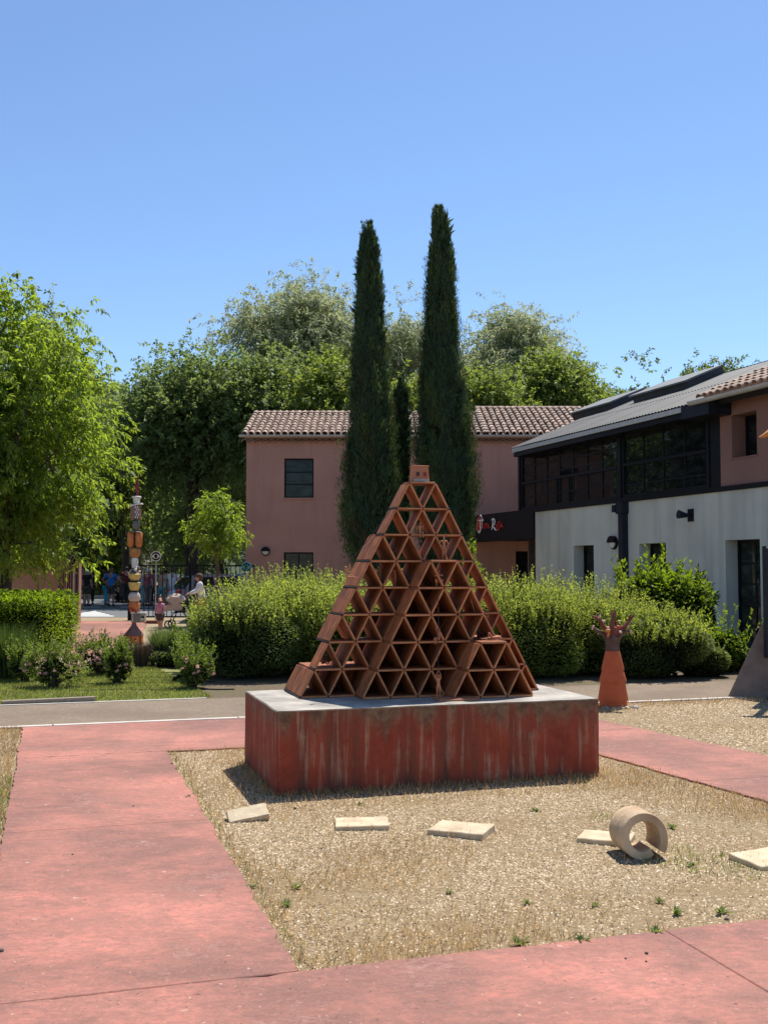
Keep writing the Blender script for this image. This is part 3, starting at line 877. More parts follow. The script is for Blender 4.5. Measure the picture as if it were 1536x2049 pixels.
def figurine(label, loc, h, rz, pose, mat='figure', thin=0.92, group='clay figurines on the tile pyramid'):
    J = dict(BASE_J); J.update(pose)
    o = skin_obj('clay_figurine', scaled(J, h), scaledr(BASE_R, h, thin), BODY_E, 'pelvis', MAT[mat])
    o.location = loc; o.rotation_euler = (0, 0, rz)
    tag(o, label, 'figurine', group)
    return o
SIT = dict(knl=(.06, -.21, .53), anl=(.06, -.23, .31), tol=(.065, -.30, .28), knr=(-.06, -.21, .53), anr=(-.06, -.23, .31), tor=(-.065, -.30, .28))
AKIMBO = dict(ell=(.21, .05, .67), wrl=(.11, -.02, .56), hal=(.085, -.03, .53), elr=(-.21, .05, .67), wrr=(-.11, -.02, .56), har=(-.085, -.03, .53), anl=(.085, .0, .05), tol=(.11, -.07, .018))
ARMSUP = dict(ell=(.085, -.02, .93), wrl=(.035, -.02, 1.05), hal=(.012, -.02, 1.11), elr=(-.085, -.02, .93), wrr=(-.035, -.02, 1.05), har=(-.012, -.02, 1.11))
def zt_(lv): return PH + (8 - lv) * RH + TT + 0.002       # standing level inside tier lv
def vx(px, u):                                              # plinth v for a photo column at plinth u
    d = ray(px, 1130); kx = d.x / d.y
    # (x0 - su + cv) = kx (y0 + cu + sv)
    s_, c_ = math.sin(TH), math.cos(TH)
    return (kx * (PFc.y + c_ * u) - PFc.x + s_ * u) / (c_ - kx * s_)
FH = 0.205
def put(px, u, z): return Lp(vx(px, u), u, z)
figurine('clay figurine standing with hands on hips, third tier from the top', put(888, .58, zt_(3)), FH, TH, AKIMBO)
q = dict(SIT); 
figurine('clay figurine sitting with dangling legs, second tier from the top', put(840, .735, zt_(2) - 0.52 * FH + .05 * FH), FH, TH, q)
LSIT = dict(knl=(.05, -.17, .60), anl=(.05, -.36, .50), tol=(.05, -.42, .53), knr=(-.05, -.21, .52), anr=(-.05, -.40, .46), tor=(-.05, -.46, .49),
            ell=(.10, -.10, .92), wrl=(.05, -.08, 1.03), hal=(.03, -.08, 1.09), elr=(-.08, -.11, .88), wrr=(-.03, -.09, 1.0), har=(0, -.08, 1.05), belly=(0, .03, .61), chest=(0, .05, .73), neck=(0, .06, .825), skull=(0, .05, .885), crown=(0, .06, .955))
pc = put(695, .72, Z(1156, 9.05) - .49 * FH)
figurine('clay climber leaning back on a rope against the left edge', pc, FH, TH + R(90), LSIT)
figurine('clay figurine standing at left in the fourth tier, arms raised to the ceiling', put(760, .84, zt_(4)), FH * .92, TH + R(20), dict(ell=(.12, -.06, .85), wrl=(.05, -.09, .93), hal=(.03, -.09, .97)))
figurine('clay figurine bending forward in the fourth tier, second from left', put(790, .80, zt_(4)), FH * .92, TH + R(-70), dict(chest=(0, -.07, .71), neck=(0, -.12, .79), skull=(0, -.15, .84), crown=(0, -.17, .90), shl=(.09, -.08, .77), shr=(-.09, -.08, .77), ell=(.10, -.15, .66), elr=(-.1, -.15, .66), wrl=(.06, -.14, .53), wrr=(-.06, -.14, .53), hal=(.05, -.12, .48), har=(-.05, -.12, .48)))
SQ = dict(pelvis=(0, .04, .20), belly=(0, .0, .29), chest=(0, -.02, .41), neck=(0, -.02, .50), skull=(0, -.04, .56), crown=(0, -.035, .63), hil=(.05, .03, .19), hir=(-.05, .03, .19),
          knl=(.15, -.14, .27), knr=(-.15, -.14, .27), anl=(.09, -.06, .05), anr=(-.09, -.06, .05), tol=(.10, -.14, .018), tor=(-.10, -.14, .018),
          shl=(.10, -.02, .47), shr=(-.10, -.02, .47), ell=(.17, -.08, .40), elr=(-.17, -.08, .40), wrl=(.06, -.15, .44), wrr=(-.06, -.15, .44), hal=(.02, -.16, .47), har=(-.02, -.16, .47))
figurine('clay figurine squatting on the ledge and hauling a rope', put(876, .535, zt_(4)), FH * 1.05, TH, SQ)
HANG = dict(knl=(.05, -.20, .55), anl=(.05, -.10, .36), tol=(.05, -.15, .31), knr=(-.05, -.18, .50), anr=(-.05, -.08, .31), tor=(-.05, -.13, .26),
            ell=(.05, -.07, .93), wrl=(.02, -.09, 1.06), hal=(.01, -.09, 1.12), elr=(-.05, -.07, .91), wrr=(-.02, -.09, 1.0), har=(-.01, -.09, 1.05), belly=(0, .02, .61), chest=(0, .035, .73), neck=(0, .04, .825), skull=(0, .03, .885), crown=(0, .035, .955))
figurine('clay climber hanging with bent knees halfway down the rope', put(876, .43, Z(1290, 8.85) - .28 * FH), FH, TH + R(-80), HANG)
figurine('clay figurine standing with arms joined overhead at the rope foot', put(876, .27, PH + .017), FH * 1.0, TH, ARMSUP)
LIE = dict(pelvis=(0, 0, .09), belly=(.0, .10, .09), chest=(.0, .20, .10), neck=(0, .29, .10), skull=(0, .36, .10), crown=(0, .43, .09), hil=(.05, -.03, .08), hir=(-.05, -.03, .08),
           knl=(.07, -.20, .30), anl=(.07, -.28, .05), tol=(.07, -.36, .03), knr=(-.06, -.24, .06), anr=(-.06, -.45, .05), tor=(-.07, -.5, .09),
           shl=(.10, .25, .10), ell=(.20, .34, .06), wrl=(.10, .42, .05), hal=(.05, .44, .05), shr=(-.10, .25, .10), elr=(-.19, .16, .05), wrr=(-.20, .02, .04), har=(-.20, -.04, .03))
figurine('clay figurine lying on its back with a raised knee on the right ledge', put(983, .40, zt_(6)), FH * 1.05, TH + R(-75), LIE)
SITG = dict(pelvis=(0, .0, .08), belly=(0, .01, .17), chest=(0, .0, .29), neck=(0, -.01, .385), skull=(0, -.03, .45), crown=(0, -.02, .52), hil=(.05, -.02, .08), hir=(-.05, -.02, .08),
            knl=(.09, -.17, .20), anl=(.06, -.28, .05), tol=(.06, -.36, .03), knr=(-.09, -.17, .20), anr=(-.06, -.28, .05), tor=(-.06, -.36, .03),
            shl=(.09, 0, .35), ell=(.13, -.08, .25), wrl=(.08, -.17, .22), hal=(.06, -.20, .22), shr=(-.09, 0, .35), elr=(-.13, -.08, .25), wrr=(-.08, -.17, .22), har=(-.06, -.2, .22))
figurine('dark glazed figurine sitting beside the lying one on the right ledge', put(957, .60, zt_(6)), FH * 1.05, TH, SITG, 'darkfig')
figurine('red clay figurine sitting in the lowest left opening of the seventh tier', put(646, 1.0, zt_(7)), FH * 1.1, TH + R(30), SITG, 'limb')
figurine('dark glazed figurine standing in the leftmost opening of the seventh tier', put(657, .98, zt_(7)), FH * .72, TH, {}, 'darkfig')
figurine('clay figurine leaning on a slanted tile at right in the fifth tier', put(942, .60, zt_(5)), FH * .98, TH + R(60), dict(anl=(.05, -.12, .05), anr=(-.05, -.14, .05), tol=(.05, -.2, .02), tor=(-.05, -.22, .02), knl=(.05, -.07, .28), knr=(-.05, -.08, .28)))
# ropes
m_ = MB(); m_.tube([put(876, .385, Z(1182, 8.9)), put(877, .385, Z(1262, 8.9)), put(874, .36, Z(1300, 8.9)), put(877, .26, PH + .23)], 0.0025, 5)
tag(m_.build('rope', MAT['hose']), 'thin rope hanging down the pyramid front past the climber', 'rope', 'ropes on the pyramid')
m_ = MB(); m_.tube([put(781, .72, Z(1020, 9.05)), put(740, .71, Z(1076, 9.05)), put(697, .71, Z(1126, 9.05))], 0.003, 5)
tag(m_.build('rope', MAT['hose']), 'dark rope stretched along the left slope up to the second tier', 'rope', 'ropes on the pyramid')

# ================================================================== STONES AND CLAY RING IN THE STRAW
def stone(px, py, w, d, t, rz, label, tilt=(0, 0), z=0.0):
    g = random.Random(int(px)); bm = bmesh.new()
    bmesh.ops.create_cube(bm, size=1.0)
    for v in bm.verts:
        v.co = Vector((v.co.x * w, v.co.y * d, (v.co.z + .5) * t))
    bmesh.ops.bevel(bm, geom=bm.edges[:], offset=0.005, segments=1, affect='EDGES')
    bmesh.ops.subdivide_edges(bm, edges=[e for e in bm.edges if e.calc_length() > .1], cuts=6, use_grid_fill=True)
    for v in bm.verts:
        v.co += mnoise.noise_vector(v.co * 14 + Vector((px, 0, 0))) * 0.0035
    me = bpy.data.meshes.new('stone_slab'); bm.to_mesh(me); bm.free()
    me.materials.append(MAT['sandstone'])
    o = link('stone_slab', me)
    p = G(px, py)
    o.location = (p.x, p.y, z - .007)
    o.rotation_euler = (tilt[0] + R(1.5), tilt[1] + R(-1), rz)
    return tag(o, label, 'stone slab', 'pale stone slabs lying in the straw')
stone(496, 1641, .27, .13, .05, R(16), 'tilted pale stone slab lying left of the plinth corner', (R(24), R(-7)), 0.02)
stone(724, 1655, .35, .22, .045, R(3), 'pale stone slab with dark stain, second from the left in the row')
stone(923, 1668, .37, .26, .05, R(-24), 'pale stone slab at an angle in the middle of the row')
stone(1212, 1684, .32, .22, .045, R(-24), 'pale stone slab partly hidden behind the curled clay ring')
stone(1535, 1726, .34, .28, .045, R(22), 'pale stone slab cut off at the right edge')

# curled clay ring
def ring_mesh():
    m_ = MB()
    n = 44; L = 0.25; r0 = 0.084; th = 0.050
    prof = []
    for i in range(n + 1):
        f = i / n
        a = R(-62) - f * R(336)
        off = 0.010 * f + (0.012 * max(0, (f - .9) / .1))
        if f < 0.12: off -= 0.016 * (1 - f / .12)
        ri = r0 + off; ro = r0 + th + off
        prof.append(((math.cos(a) * ri, math.sin(a) * ri), (math.cos(a) * ro, math.sin(a) * ro)))
    vs = []; fs = []
    ys = (0.0, 0.006, L - 0.006, L)
    for j, y in enumerate(ys):
        b = 0.004 if j in (0, 3) else 0.0
        bulge = 1.0 + (0.0)
        for (ix, iz), (ox, oz) in prof:
            ri = math.hypot(ix, iz); ro = math.hypot(ox, oz)
            vs.append((ix * (ri + b) / ri, y, iz * (ri + b) / ri)); vs.append((ox * (ro - b) / ro, y, oz * (ro - b) / ro))
    w = 2 * (n + 1)
    for j in range(3):
        for i in range(n):
            a = j * w + 2 * i
            fs.append((a, a + 2, a + w + 2, a + w)); fs.append((a + 1, a + w + 1, a + w + 3, a + 3))
        e = j * w
        fs.append((e, e + w, e + w + 1, e + 1)); e = j * w + 2 * n
        fs.append((e, e + 1, e + w + 1, e + w))
    for i in range(n):
        a = 2 * i; fs.append((a, a + 1, a + 3, a + 2)); a = 3 * w + 2 * i; fs.append((a, a + 2, a + 3, a + 1))
    m_.add(vs, fs)
    return m_.mesh('clay_ring', MAT['ringclay'], True)
rg = link('clay_ring', ring_mesh())
p = G(1289, 1722); rg.location = (p.x, p.y, 0.134); rg.rotation_euler = (R(-3), 0, R(5))
tag(rg, 'curled buff clay ring like a rolled slab standing in the straw', 'clay ring')

# ================================================================== CLAY TREE TOTEM (right)
pt = G(1226, 1416)
tt = empty('clay_tree', (pt.x, pt.y, 0), 0, 'orange terracotta tree with stacked skirts and dark antler like branches', 'sculpture')
s = 1 / (2140 / pt.y)             # metres per photo pixel there
def lsec(name, prof, mat):
    m_ = MB(); m_.lathe([(r * s, z * s) for r, z in prof], 26, None, 1.0, 0.9)
    return m_.build(name, MAT[mat], tt, True)
lsec('base_ring', [(27, -6), (27.5, 3), (27, 15), (25, 16)], 'totem')
lsec('skirt', [(23, 13), (29, 14), (29.6, 18), (24, 52), (21, 53.5)], 'totem')
lsec('skirt', [(20, 50), (26.2, 51), (26.6, 55), (20.4, 76), (18, 77)], 'totem')
lsec('skirt', [(16, 73), (22, 74), (22.2, 78), (14, 112), (12, 113)], 'totem')
lsec('collar', [(12, 111), (14, 112.5), (13.6, 122), (14.5, 133), (15, 139), (11, 141)], 'neck')
brs = [((-3, 137), [(-10, 150), (-20, 163), (-27, 176), (-40, 181)], 'limb', -4), ((-22, 168), [(-29, 178), (-26, 189)], 'limb', -4),
       ((0, 138), [(-2, 155), (2, 172), (5, 186), (8, 192)], 'limb', 2), ((3, 176), [(-3, 188)], 'limb', 2),
       ((6, 136), [(12, 152), (24, 160), (34, 172), (42, 183)], 'limb', -2), ((34, 172), [(35, 184)], 'limb', -2),
       ((-7, 126), [(-10, 143), (-9, 152)], 'ochre', -9), ((7, 126), [(13, 140), (24, 150), (34, 153)], 'neck', -6),
       ((-5, 132), [(-16, 145), (-30, 152), (-38, 160)], 'neck', 6), ((2, 136), [(10, 158), (16, 172)], 'limb', 10), ((5, 138), [(20, 150), (30, 166)], 'neck', 9), ((0, 137), [(-14, 160), (-16, 178)], 'neck', 8)]
for (x0, z0), pts, mt, yy in brs:
    pth = [(x0 * s, yy * .3 * s, z0 * s)] + [(x * s, yy * s * (i + 1) / len(pts) * 1.6, z * s) for i, (x, z) in enumerate(pts)]
    n = len(pth)
    rr = [(6.2 - 4.0 * i / (n - 1)) * s * (0.62 if len(pts) < 3 else 1) for i in range(n)]
    m_ = MB(); m_.tube(pth, rr, 8)
    m_.build('branch', MAT[mt], tt, True)
for x, z, yy, r_, mt in ((-28, 180, -6, 6, 'pale'), (-17, 170, 6, 5, 'pale'), (-10, 158, -4, 4, 'pale'), (-37, 158, 8, 6, 'pale'), (12, 160, -5, 5, 'redpaint'), (16, 170, 8, 4, 'pale'), (35, 150, -9, 6.5, 'pale'), (14, 150, -9, 4.6, 'pale'), (-12, 153, -14, 5.5, 'ochre'), (31, 160, 4, 5, 'pale'), (-25, 147, 9, 4, 'pale'), (6, 157, -4, 4, 'limb')):
    m_ = MB(); m_.ball((0, 0, 0), (r_ * s, 2.2 * s, r_ * s * .72), 12, 6)
    m_.build('clay_leaf', MAT[mt], tt, True, Matrix.Translation((x * s, yy * s, z * s)) @ Euler((R(-35), R(x * 1.2), R(x * 2))).to_matrix().to_4x4())
gS = random.Random(3)
for i, (dx, dy) in enumerate(((-30, 4), (-18, -16), (-4, -22), (10, -20), (22, -14), (34, 2), (-36, -8), (40, -12))):
    r_ = gS.uniform(5, 9) * s
    bm = bmesh.new(); bmesh.ops.create_icosphere(bm, subdivisions=2, radius=r_)
    for v in bm.verts:
        v.co += mnoise.noise_vector(v.co * 12 + Vector((i, 0, 0))) * r_ * .35; v.co.z *= .6
    me = bpy.data.meshes.new('field_stone'); bm.to_mesh(me); bm.free(); me.materials.append(MAT['concrete'] if i % 2 else MAT['sandstone'])
    o = link('field_stone', me); o.location = (pt.x + dx * s, pt.y + dy * s * 1.3, r_ * .25)
    tag(o, 'rounded pale field stone set round the foot of the clay tree', 'stone', 'stones round the clay tree foot')

# ================================================================== CONCRETE FIN SCULPTURE (right edge)
pf = G(1453, 1397)
fin = empty('fin_sculpture', (pf.x, pf.y, 0), 0, 'brown grey concrete fin with a dark blue steel post and clay wing', 'sculpture')
m_ = MB()
dz = 1.02; wid = .60
m_.add([(0, 0, -.05), (1.25, -.42, -.05), (1.5, .2, -.05), (.2, .5, -.05), (0.02, 0, .03), (.50, -.02, dz), (.80, .05, 1.15), (1.3, 0, .9), (1.27, -.40, .04), (.55, .12, dz)],
       [(0, 1, 8, 4), (4, 8, 7, 6, 5), (1, 2, 7, 8), (0, 4, 5, 9, 3), (3, 9, 6, 7, 2), (5, 6, 9), (0, 3, 2, 1)])
m_.build('concrete_fin', MAT['fin'], fin)
m_ = MB(); m_.rbox((.62, -.16, 1.26), (.30, .10, 1.44), .012); m_.build('post', MAT['navy'], fin)
m_ = MB(); m_.rbox((.47 + .0, -.165, 1.27), (.014, .125, 1.46), .003); m_.build('post_flange', MAT['navy'], fin)
m_ = MB(); m_.tube([(.62, -.16, 1.98), (.64, -.16, 3.56)], .05, 10); m_.build('mast', MAT['navy'], fin)
wg = []
m_ = MB(); m_.tube([(.43, -.16, 3.43), (.50, -.17, 3.45), (.62, -.17, 3.53), (.9, -.1, 3.69), (1.4, 0, 3.87)], [.018, .055, .085, .10, .05], 12, True, .55)
m_.build('clay_wing', MAT['ochre'], fin, True)
m_ = MB(); m_.box((.65, -.55, .055), (.60, .06, .035)); m_.box((.50, -.55, .02), (.03, .03, .05)); m_.box((.85, -.55, .02), (.03, .03, .05)); m_.build('foot_rail', MAT['black'], fin)

# ================================================================== BUILDINGS
class Plane:
    """a wall frame: s along, t into the building, z up"""
    def __init__(f, o, ax, n):
        f.o = Vector(o); f.ax = Vector(ax); f.n = Vector(n)
    def __call__(f, s, t, z):
        return f.o + f.ax * s + f.n * t + Vector((0, 0, z))
    def px(f, px, py, t=0.0):          # (s, z) of a photo pixel on the plane t
        q = PL(px, py, f.o + f.n * t, f.n) - f.o
        return q.dot(f.ax), q.z
    def box(f, mb, s0, s1, t0, t1, z0, z1):
        return mb.hexa([f(s0, t0, z0), f(s1, t0, z0), f(s1, t1, z0), f(s0, t1, z0), f(s0, t0, z1), f(s1, t0, z1), f(s1, t1, z1), f(s0, t1, z1)])
def wall(f, mb, s0, s1, z0, z1, opens, th=0.35):
    ss = sorted(set([s0, s1] + [q for o in opens for q in o[:2]])); zs = sorted(set([z0, z1] + [q for o in opens for q in o[2:4]]))
    def inside(a, b): return any(o[0] < a < o[1] and o[2] < b < o[3] for o in opens)
    for i in range(len(ss) - 1):
        for j in range(len(zs) - 1):
            if inside((ss[i] + ss[i+1]) / 2, (zs[j] + zs[j+1]) / 2): continue
            for t in (0, th):
                mb.add([f(ss[i], t, zs[j]), f(ss[i+1], t, zs[j]), f(ss[i+1], t, zs[j+1]), f(ss[i], t, zs[j+1])], [(0, 1, 2, 3)])
    for a, b, c, d in [o[:4] for o in opens] + [(s0, s1, z0, z1)]:
        for q in (((a, c), (b, c)), ((b, c), (b, d)), ((b, d), (a, d)), ((a, d), (a, c))):
            (p, r), (p2, r2) = q
            mb.add([f(p, 0, r), f(p2, 0, r2), f(p2, th, r2), f(p, th, r)], [(0, 1, 2, 3)])
def window(f, parent, s0, s1, z0, z1, t, rows, cols, glass='glass2', fw=0.05, name='window', bars=True):
    m_ = MB()
    f.box(m_, s0, s1, t, t + .07, z0, z0 + fw); f.box(m_, s0, s1, t, t + .07, z1 - fw, z1)
    f.box(m_, s0, s0 + fw, t, t + .07, z0 + fw, z1 - fw); f.box(m_, s1 - fw, s1, t, t + .07, z0 + fw, z1 - fw)
    dz = (z1 - z0 - 2 * fw) / rows; ds = (s1 - s0 - 2 * fw) / cols
    for i in range(1, rows):
        zc = z0 + fw + dz * i; f.box(m_, s0 + fw, s1 - fw, t + .012, t + .06, zc - fw * .4, zc + fw * .4)
    for j in range(1, cols):
        sc_ = s0 + fw + ds * j; f.box(m_, sc_ - fw * .35, sc_ + fw * .35, t + .016, t + .056, z0 + fw, z1 - fw)
    w_ = m_.build(name, MAT['black'], parent)
    g = random.Random(int(s0 * 100 + z0 * 10))
    for i in range(rows):
        for j in range(cols):
            a, b = s0 + fw + ds * j, s0 + fw + ds * (j + 1); c, d = z0 + fw + dz * i, z0 + fw + dz * (i + 1)
            q = g.uniform(-.004, .004)
            m2 = MB(); m2.hexa([f(a, t + .03 + q, c), f(b, t + .03 - q, c), f(b, t + .036 - q, c), f(a, t + .036 + q, c), f(a, t + .03 + q, d), f(b, t + .03 - q, d), f(b, t + .036 - q, d), f(a, t + .036 + q, d)])
            m2.build('pane', MAT[glass], w_)
    return w_
def roof_tile_mesh():
    m_ = MB(); vs = []; fs = []
    L = 0.46; n = 7; th = 0.014
    for y, r in ((0.0, 0.098), (L, 0.080)):
        for rr in (r, r - th):
            for i in range(n):
                a = math.pi * i / (n - 1)
                vs.append((math.cos(a) * rr, y, math.sin(a) * rr * .82))
    for i in range(n - 1):
        fs += [(i, i+1, 2*n+i+1, 2*n+i), (n+i, 3*n+i, 3*n+i+1, n+i+1), (i, n+i, n+i+1, i+1), (2*n+i, 2*n+i+1, 3*n+i+1, 3*n+i)]
    fs += [(0, 2*n, 3*n, n), (n-1, 2*n-1, 4*n-1, 3*n-1)]
    m_.add(vs, fs)
    return m_.mesh('roof_tile', MAT['rooftile'])
ME_RT = roof_tile_mesh()
def tile_roof(f, parent, s0, s1, t0, z0, slope, rows, pitch=0.228, vis=None, ridge=True, seed=1, rowfun=None):
    """canal tiles in columns; vis(s,row) True -> an object of its own"""
    g = random.Random(seed)
    c_, s_ = math.cos(slope), math.sin(slope)
    up = f.n * c_ + Vector((0, 0, s_)); nn = f.n * -s_ + Vector((0, 0, c_))
    cols = int((s1 - s0) / pitch)
    rest = MB(); cnt = 0
    for i in range(cols + 1):
        sc_ = s0 + pitch * (i + .5)
        nr = rows if rowfun is None else rowfun(sc_)
        for r in range(nr):
            d = r * 0.40 - 0.02
            b = f(sc_ + g.uniform(-.009, .009), t0, z0) + up * (d + g.uniform(-.012, .012)) + nn * (0.055 + g.uniform(0, .006))
            ax = f.ax + up * g.uniform(-.05, .05); ax.normalize()
            y_ = (up + nn * -0.055 + f.ax * g.uniform(-.03, .03)).normalized(); z_ = ax.cross(y_).normalized(); ax = y_.cross(z_)
            M = Matrix((ax, y_, z_)).transposed().to_4x4(); M.translation = b
            if vis is None or vis(sc_, r):
                link('roof_tile', ME_RT, parent, M); cnt += 1
            else:
                rest.add([M @ v.co for v in ME_RT.vertices], [tuple(p.vertices) for p in ME_RT.polygons])
    if rest.v: tag(rest.build('hidden_roof_tiles', MAT['rooftile'], parent), kind='stuff')
    # bed under the tiles, hollow channels seen between
    return cnt

# ---- pink tower building facing the garden
YF = 36.5
FP = Plane((0, YF, 0), (1, 0, 0), (0, 1, 0))
pk = empty('pink_building', (X(760, YF), YF, 0), 0, 'two storey dusty pink building with canal tile roof behind the cypresses', 'building')
pk_off = Matrix.Translation((-X(760, YF), -YF, 0))
FL = Plane((-X(760, YF), 0, 0), (1, 0, 0), (0, 1, 0))      # same frame, local to the building
xL, xR = X(492, YF), X(1215, YF)
zE = Z(882, YF)
wx0, wx1 = X(568, YF), X(627, YF)
wz0, wz1 = Z(996, YF), Z(917, YF)
dz1 = Z(1105, YF)
dr0, dr1 = X(1031, YF), X(1075, YF); drz = Z(1103, YF)
m_ = MB()
wall(FL, m_, xL, xR, -.05, zE, [(wx0, wx1, wz0, wz1), (wx0, wx1, 0.02, dz1), (dr0, dr1, 0.02, drz)], 0.30)
FL.box(m_, xL, xL + .3, .3005, 6.6, -.05, zE); FL.box(m_, xR - .3, xR, .3005, 6.6, -.05, zE); FL.box(m_, xL + .3005, xR - .3005, 6.3, 6.6, -.05, zE)
m_.build('wall', MAT['pink'], pk)
m_ = MB(); FL.box(m_, xL + .31, xR - .31, .32, 6.28, 2.95, 3.1); FL.box(m_, xL + .31, xR - .31, 3.2, 3.3, 0, zE - .1); m_.build('inner_floor', MAT['roofbed'], pk)
window(FL, pk, wx0, wx1, wz0, wz1, .10, 3, 1)
window(FL, pk, wx0, wx1, 0.03, dz1, .10, 1, 2, name='garden_door')
window(FL, pk, dr0, dr1, 0.03, drz, .14, 1, 2, 'glass', name='entrance_door')
m_ = MB(); FL.box(m_, wx0 - .04, wx1 + .04, -.04, .09, wz0 - .05, wz0 - .003); m_.build('sill', MAT['pink'], pk)
# roof slabs
sl = math.atan2(0.37, 1.0)
def slab(f, mb, s0, s1, t0, z0, slope, L, th=.06):
    up = f.n * math.cos(slope) + Vector((0, 0, math.sin(slope))); nn = f.n * -math.sin(slope) + Vector((0, 0, math.cos(slope)))
    a, b = f(s0, t0, z0), f(s1, t0, z0)
    return mb.hexa([a - nn * th, b - nn * th, b + up * L - nn * th, a + up * L - nn * th, a, b, b + up * L, a + up * L])
zR = Z(871, YF) - .02
LL, LR = 3.42, 4.3
xS = X(957, 39)
m_ = MB(); slab(FL, m_, xL - .14, xS, -.22, zR, sl, LL); slab(FL, m_, xS + .003, xR + .15, -.22, zR, sl, LR)
BK = Plane(FL(0, 6.9, 0), (-1, 0, 0), (0, -1, 0))
m_.build('roof', MAT['roofbed'], pk)
# back slopes
m_ = MB()
for s0, s1, L in ((xL - .14, xS, LL), (xS + .003, xR + .15, LR)):
    ty, tz = -.22 + math.cos(sl) * L, zR + math.sin(sl) * L
    m_.hexa([FL(s0, ty + .01, tz - .07), FL(s1, ty + .01, tz - .07), FL(s1, 7.0, zE), FL(s0, 7.0, zE), FL(s0, ty + .01, tz), FL(s1, ty + .01, tz), FL(s1, 7.0, zE + .07), FL(s0, 7.0, zE + .07)])
m_.build('back_roof', MAT['rooftile'], pk)
# gable ends under the roof
m_ = MB()
for xx in (xL, xR - .3):
    m_.add([FL(xx, 0.31, zE + .002), FL(xx, 6.6, zE + .002), FL(xx, 2.9, zR + .9), FL(xx + .3, 0.31, zE + .002), FL(xx + .3, 6.6, zE + .002), FL(xx + .3, 2.9, zR + .9)], [(0, 1, 2), (3, 5, 4), (0, 2, 5, 3), (1, 4, 5, 2), (0, 3, 4, 1)])
m_.build('gable', MAT['pink'], pk)
def visL(s, r):
    q = 768 + s / (YF + .35 * r) * FPX
    return q < 702
def visR(s, r):
    q = 768 + s / (YF + .35 * r) * FPX
    return 938 < q < 1178
nv = tile_roof(FL, pk, xL - .16, xS - .02, -.22, zR, sl, 9, vis=visL, seed=3)
nv += tile_roof(FL, pk, xS - .02, xR + .12, -.22, zR, sl, 11, vis=visR, seed=4)
print('pink roof tiles seen', nv)
upv = Vector((0, math.cos(sl), math.sin(sl)))
def ridge(f, parent, s0, s1, L, seed):
    g = random.Random(seed)
    n = int((s1 - s0) / .38)
    p0 = f(0, -.22, zR) + upv * L
    for i in range(n):
        M = Matrix(((0, 1, 0), (1, 0, 0), (0, 0, 1))).to_4x4()
        M = Matrix.Translation((p0.x + s0 + .38 * i, p0.y + .02, p0.z + .03 + g.uniform(0, .01))) @ Matrix.Rotation(R(-90), 4, 'Z') @ Matrix.Scale(1.15, 4)
        link('ridge_tile', ME_RT, parent, M)
ridge(FL, pk, xL - .1, xL + 3.8, LL, 1); ridge(FL, pk, xS, xR, LR, 2)
m_ = MB()
p0 = FL(xL + 3.9, -.22, zR) + upv * LL
m_.tube([p0, Vector((xS - X(760, YF), p0.y, p0.z))], .09, 8); m_.build('hidden_ridge', MAT['rooftile'], pk)
m_ = MB()     # gutter: half pipe
vs = []; fs = []
for x_ in (xL - .22, xR + .2):
    for i in range(9):
        a = math.pi + math.pi * i / 8
        vs.append(FL(x_, -.30 + math.cos(a) * .075, zR - .005 + math.sin(a) * .075))
    for i in range(9):
        a = math.pi + math.pi * i / 8
        vs.append(FL(x_, -.30 + math.cos(a) * .068, zR - .005 + math.sin(a) * .068))
for i in range(8): fs += [(i, i+1, 18+i+1, 18+i), (9+i, 27+i, 27+i+1, 9+i+1)]
fs += [(0, 18, 27, 9), (8, 17, 35, 26)]
m_.add(vs, fs); m_.build('gutter', MAT['zinc'], pk)
# scalloped eave of tile ends below the gutter
m_ = MB()
xx = xL - .05
while xx < xR:
    vs = []; fs = []; n = 6
    for y_ in (-.19, 0.002):
        for rr in (.115, .098):
            for i in range(n):
                a = math.pi * i / (n - 1); vs.append(FL(xx + math.cos(a) * rr, y_, zE - .06 + math.sin(a) * rr * .9))
    for i in range(n - 1): fs += [(i, i+1, 2*n+i+1, 2*n+i), (n+i, 3*n+i, 3*n+i+1, n+i+1), (i, n+i, n+i+1, i+1)]
    m_.add(vs, fs); xx += .232
m_.build('eave_tiles', MAT['rooftile'], pk)
m_ = MB(); FL.box(m_, xL - .05, xR + .02, -.20, -.002, zE + .062, zE + .11); m_.build('eave_board', MAT['pink'], pk)
def bulkhead(name, loc, rz, label, r=.15):
    o = empty(name, loc, rz, label, 'wall lamp', 'round bulkhead lamps on the walls')
    M = Matrix.Rotation(R(90), 4, 'X')
    m_ = MB(); m_.lathe([(r, 0), (r, .045), (r * .86, .07), (r * .8, .07)], 24, M); m_.build('housing', MAT['black'], o, True)
    m_ = MB(); m_.lathe([(r * .82, .068), (r * .74, .092), (r * .4, .11), (0.002, .114)], 24, M); m_.build('lamp_glass', MAT['lampcover'], o, True)
    m_ = MB(); vs = []; n = 12
    for y_ in (-.075, -.128):
        for i in range(n + 1):
            a = math.pi * i / n; vs.append((math.cos(a) * r * 1.02, y_, math.sin(a) * r * 1.02))
    fs = [tuple(range(n + 1)), tuple(range(2*n + 1, n, -1))] + [(i, i+1, n+1+i+1, n+1+i) for i in range(n)] + [(0, n + 1, 2*n + 1, n)]
    m_.add(vs, fs); m_.build('eyelid_cover', MAT['black'], o)
    return o
bulkhead('wall_lamp', (X(532, YF), YF - .002, Z(1103, YF)), 0, 'round eyelid lamp on the pink wall left of the garden door')

MAT['roofcover'] = plain('weathered_cover', (.17, .175, .17), .7, .2, 3)
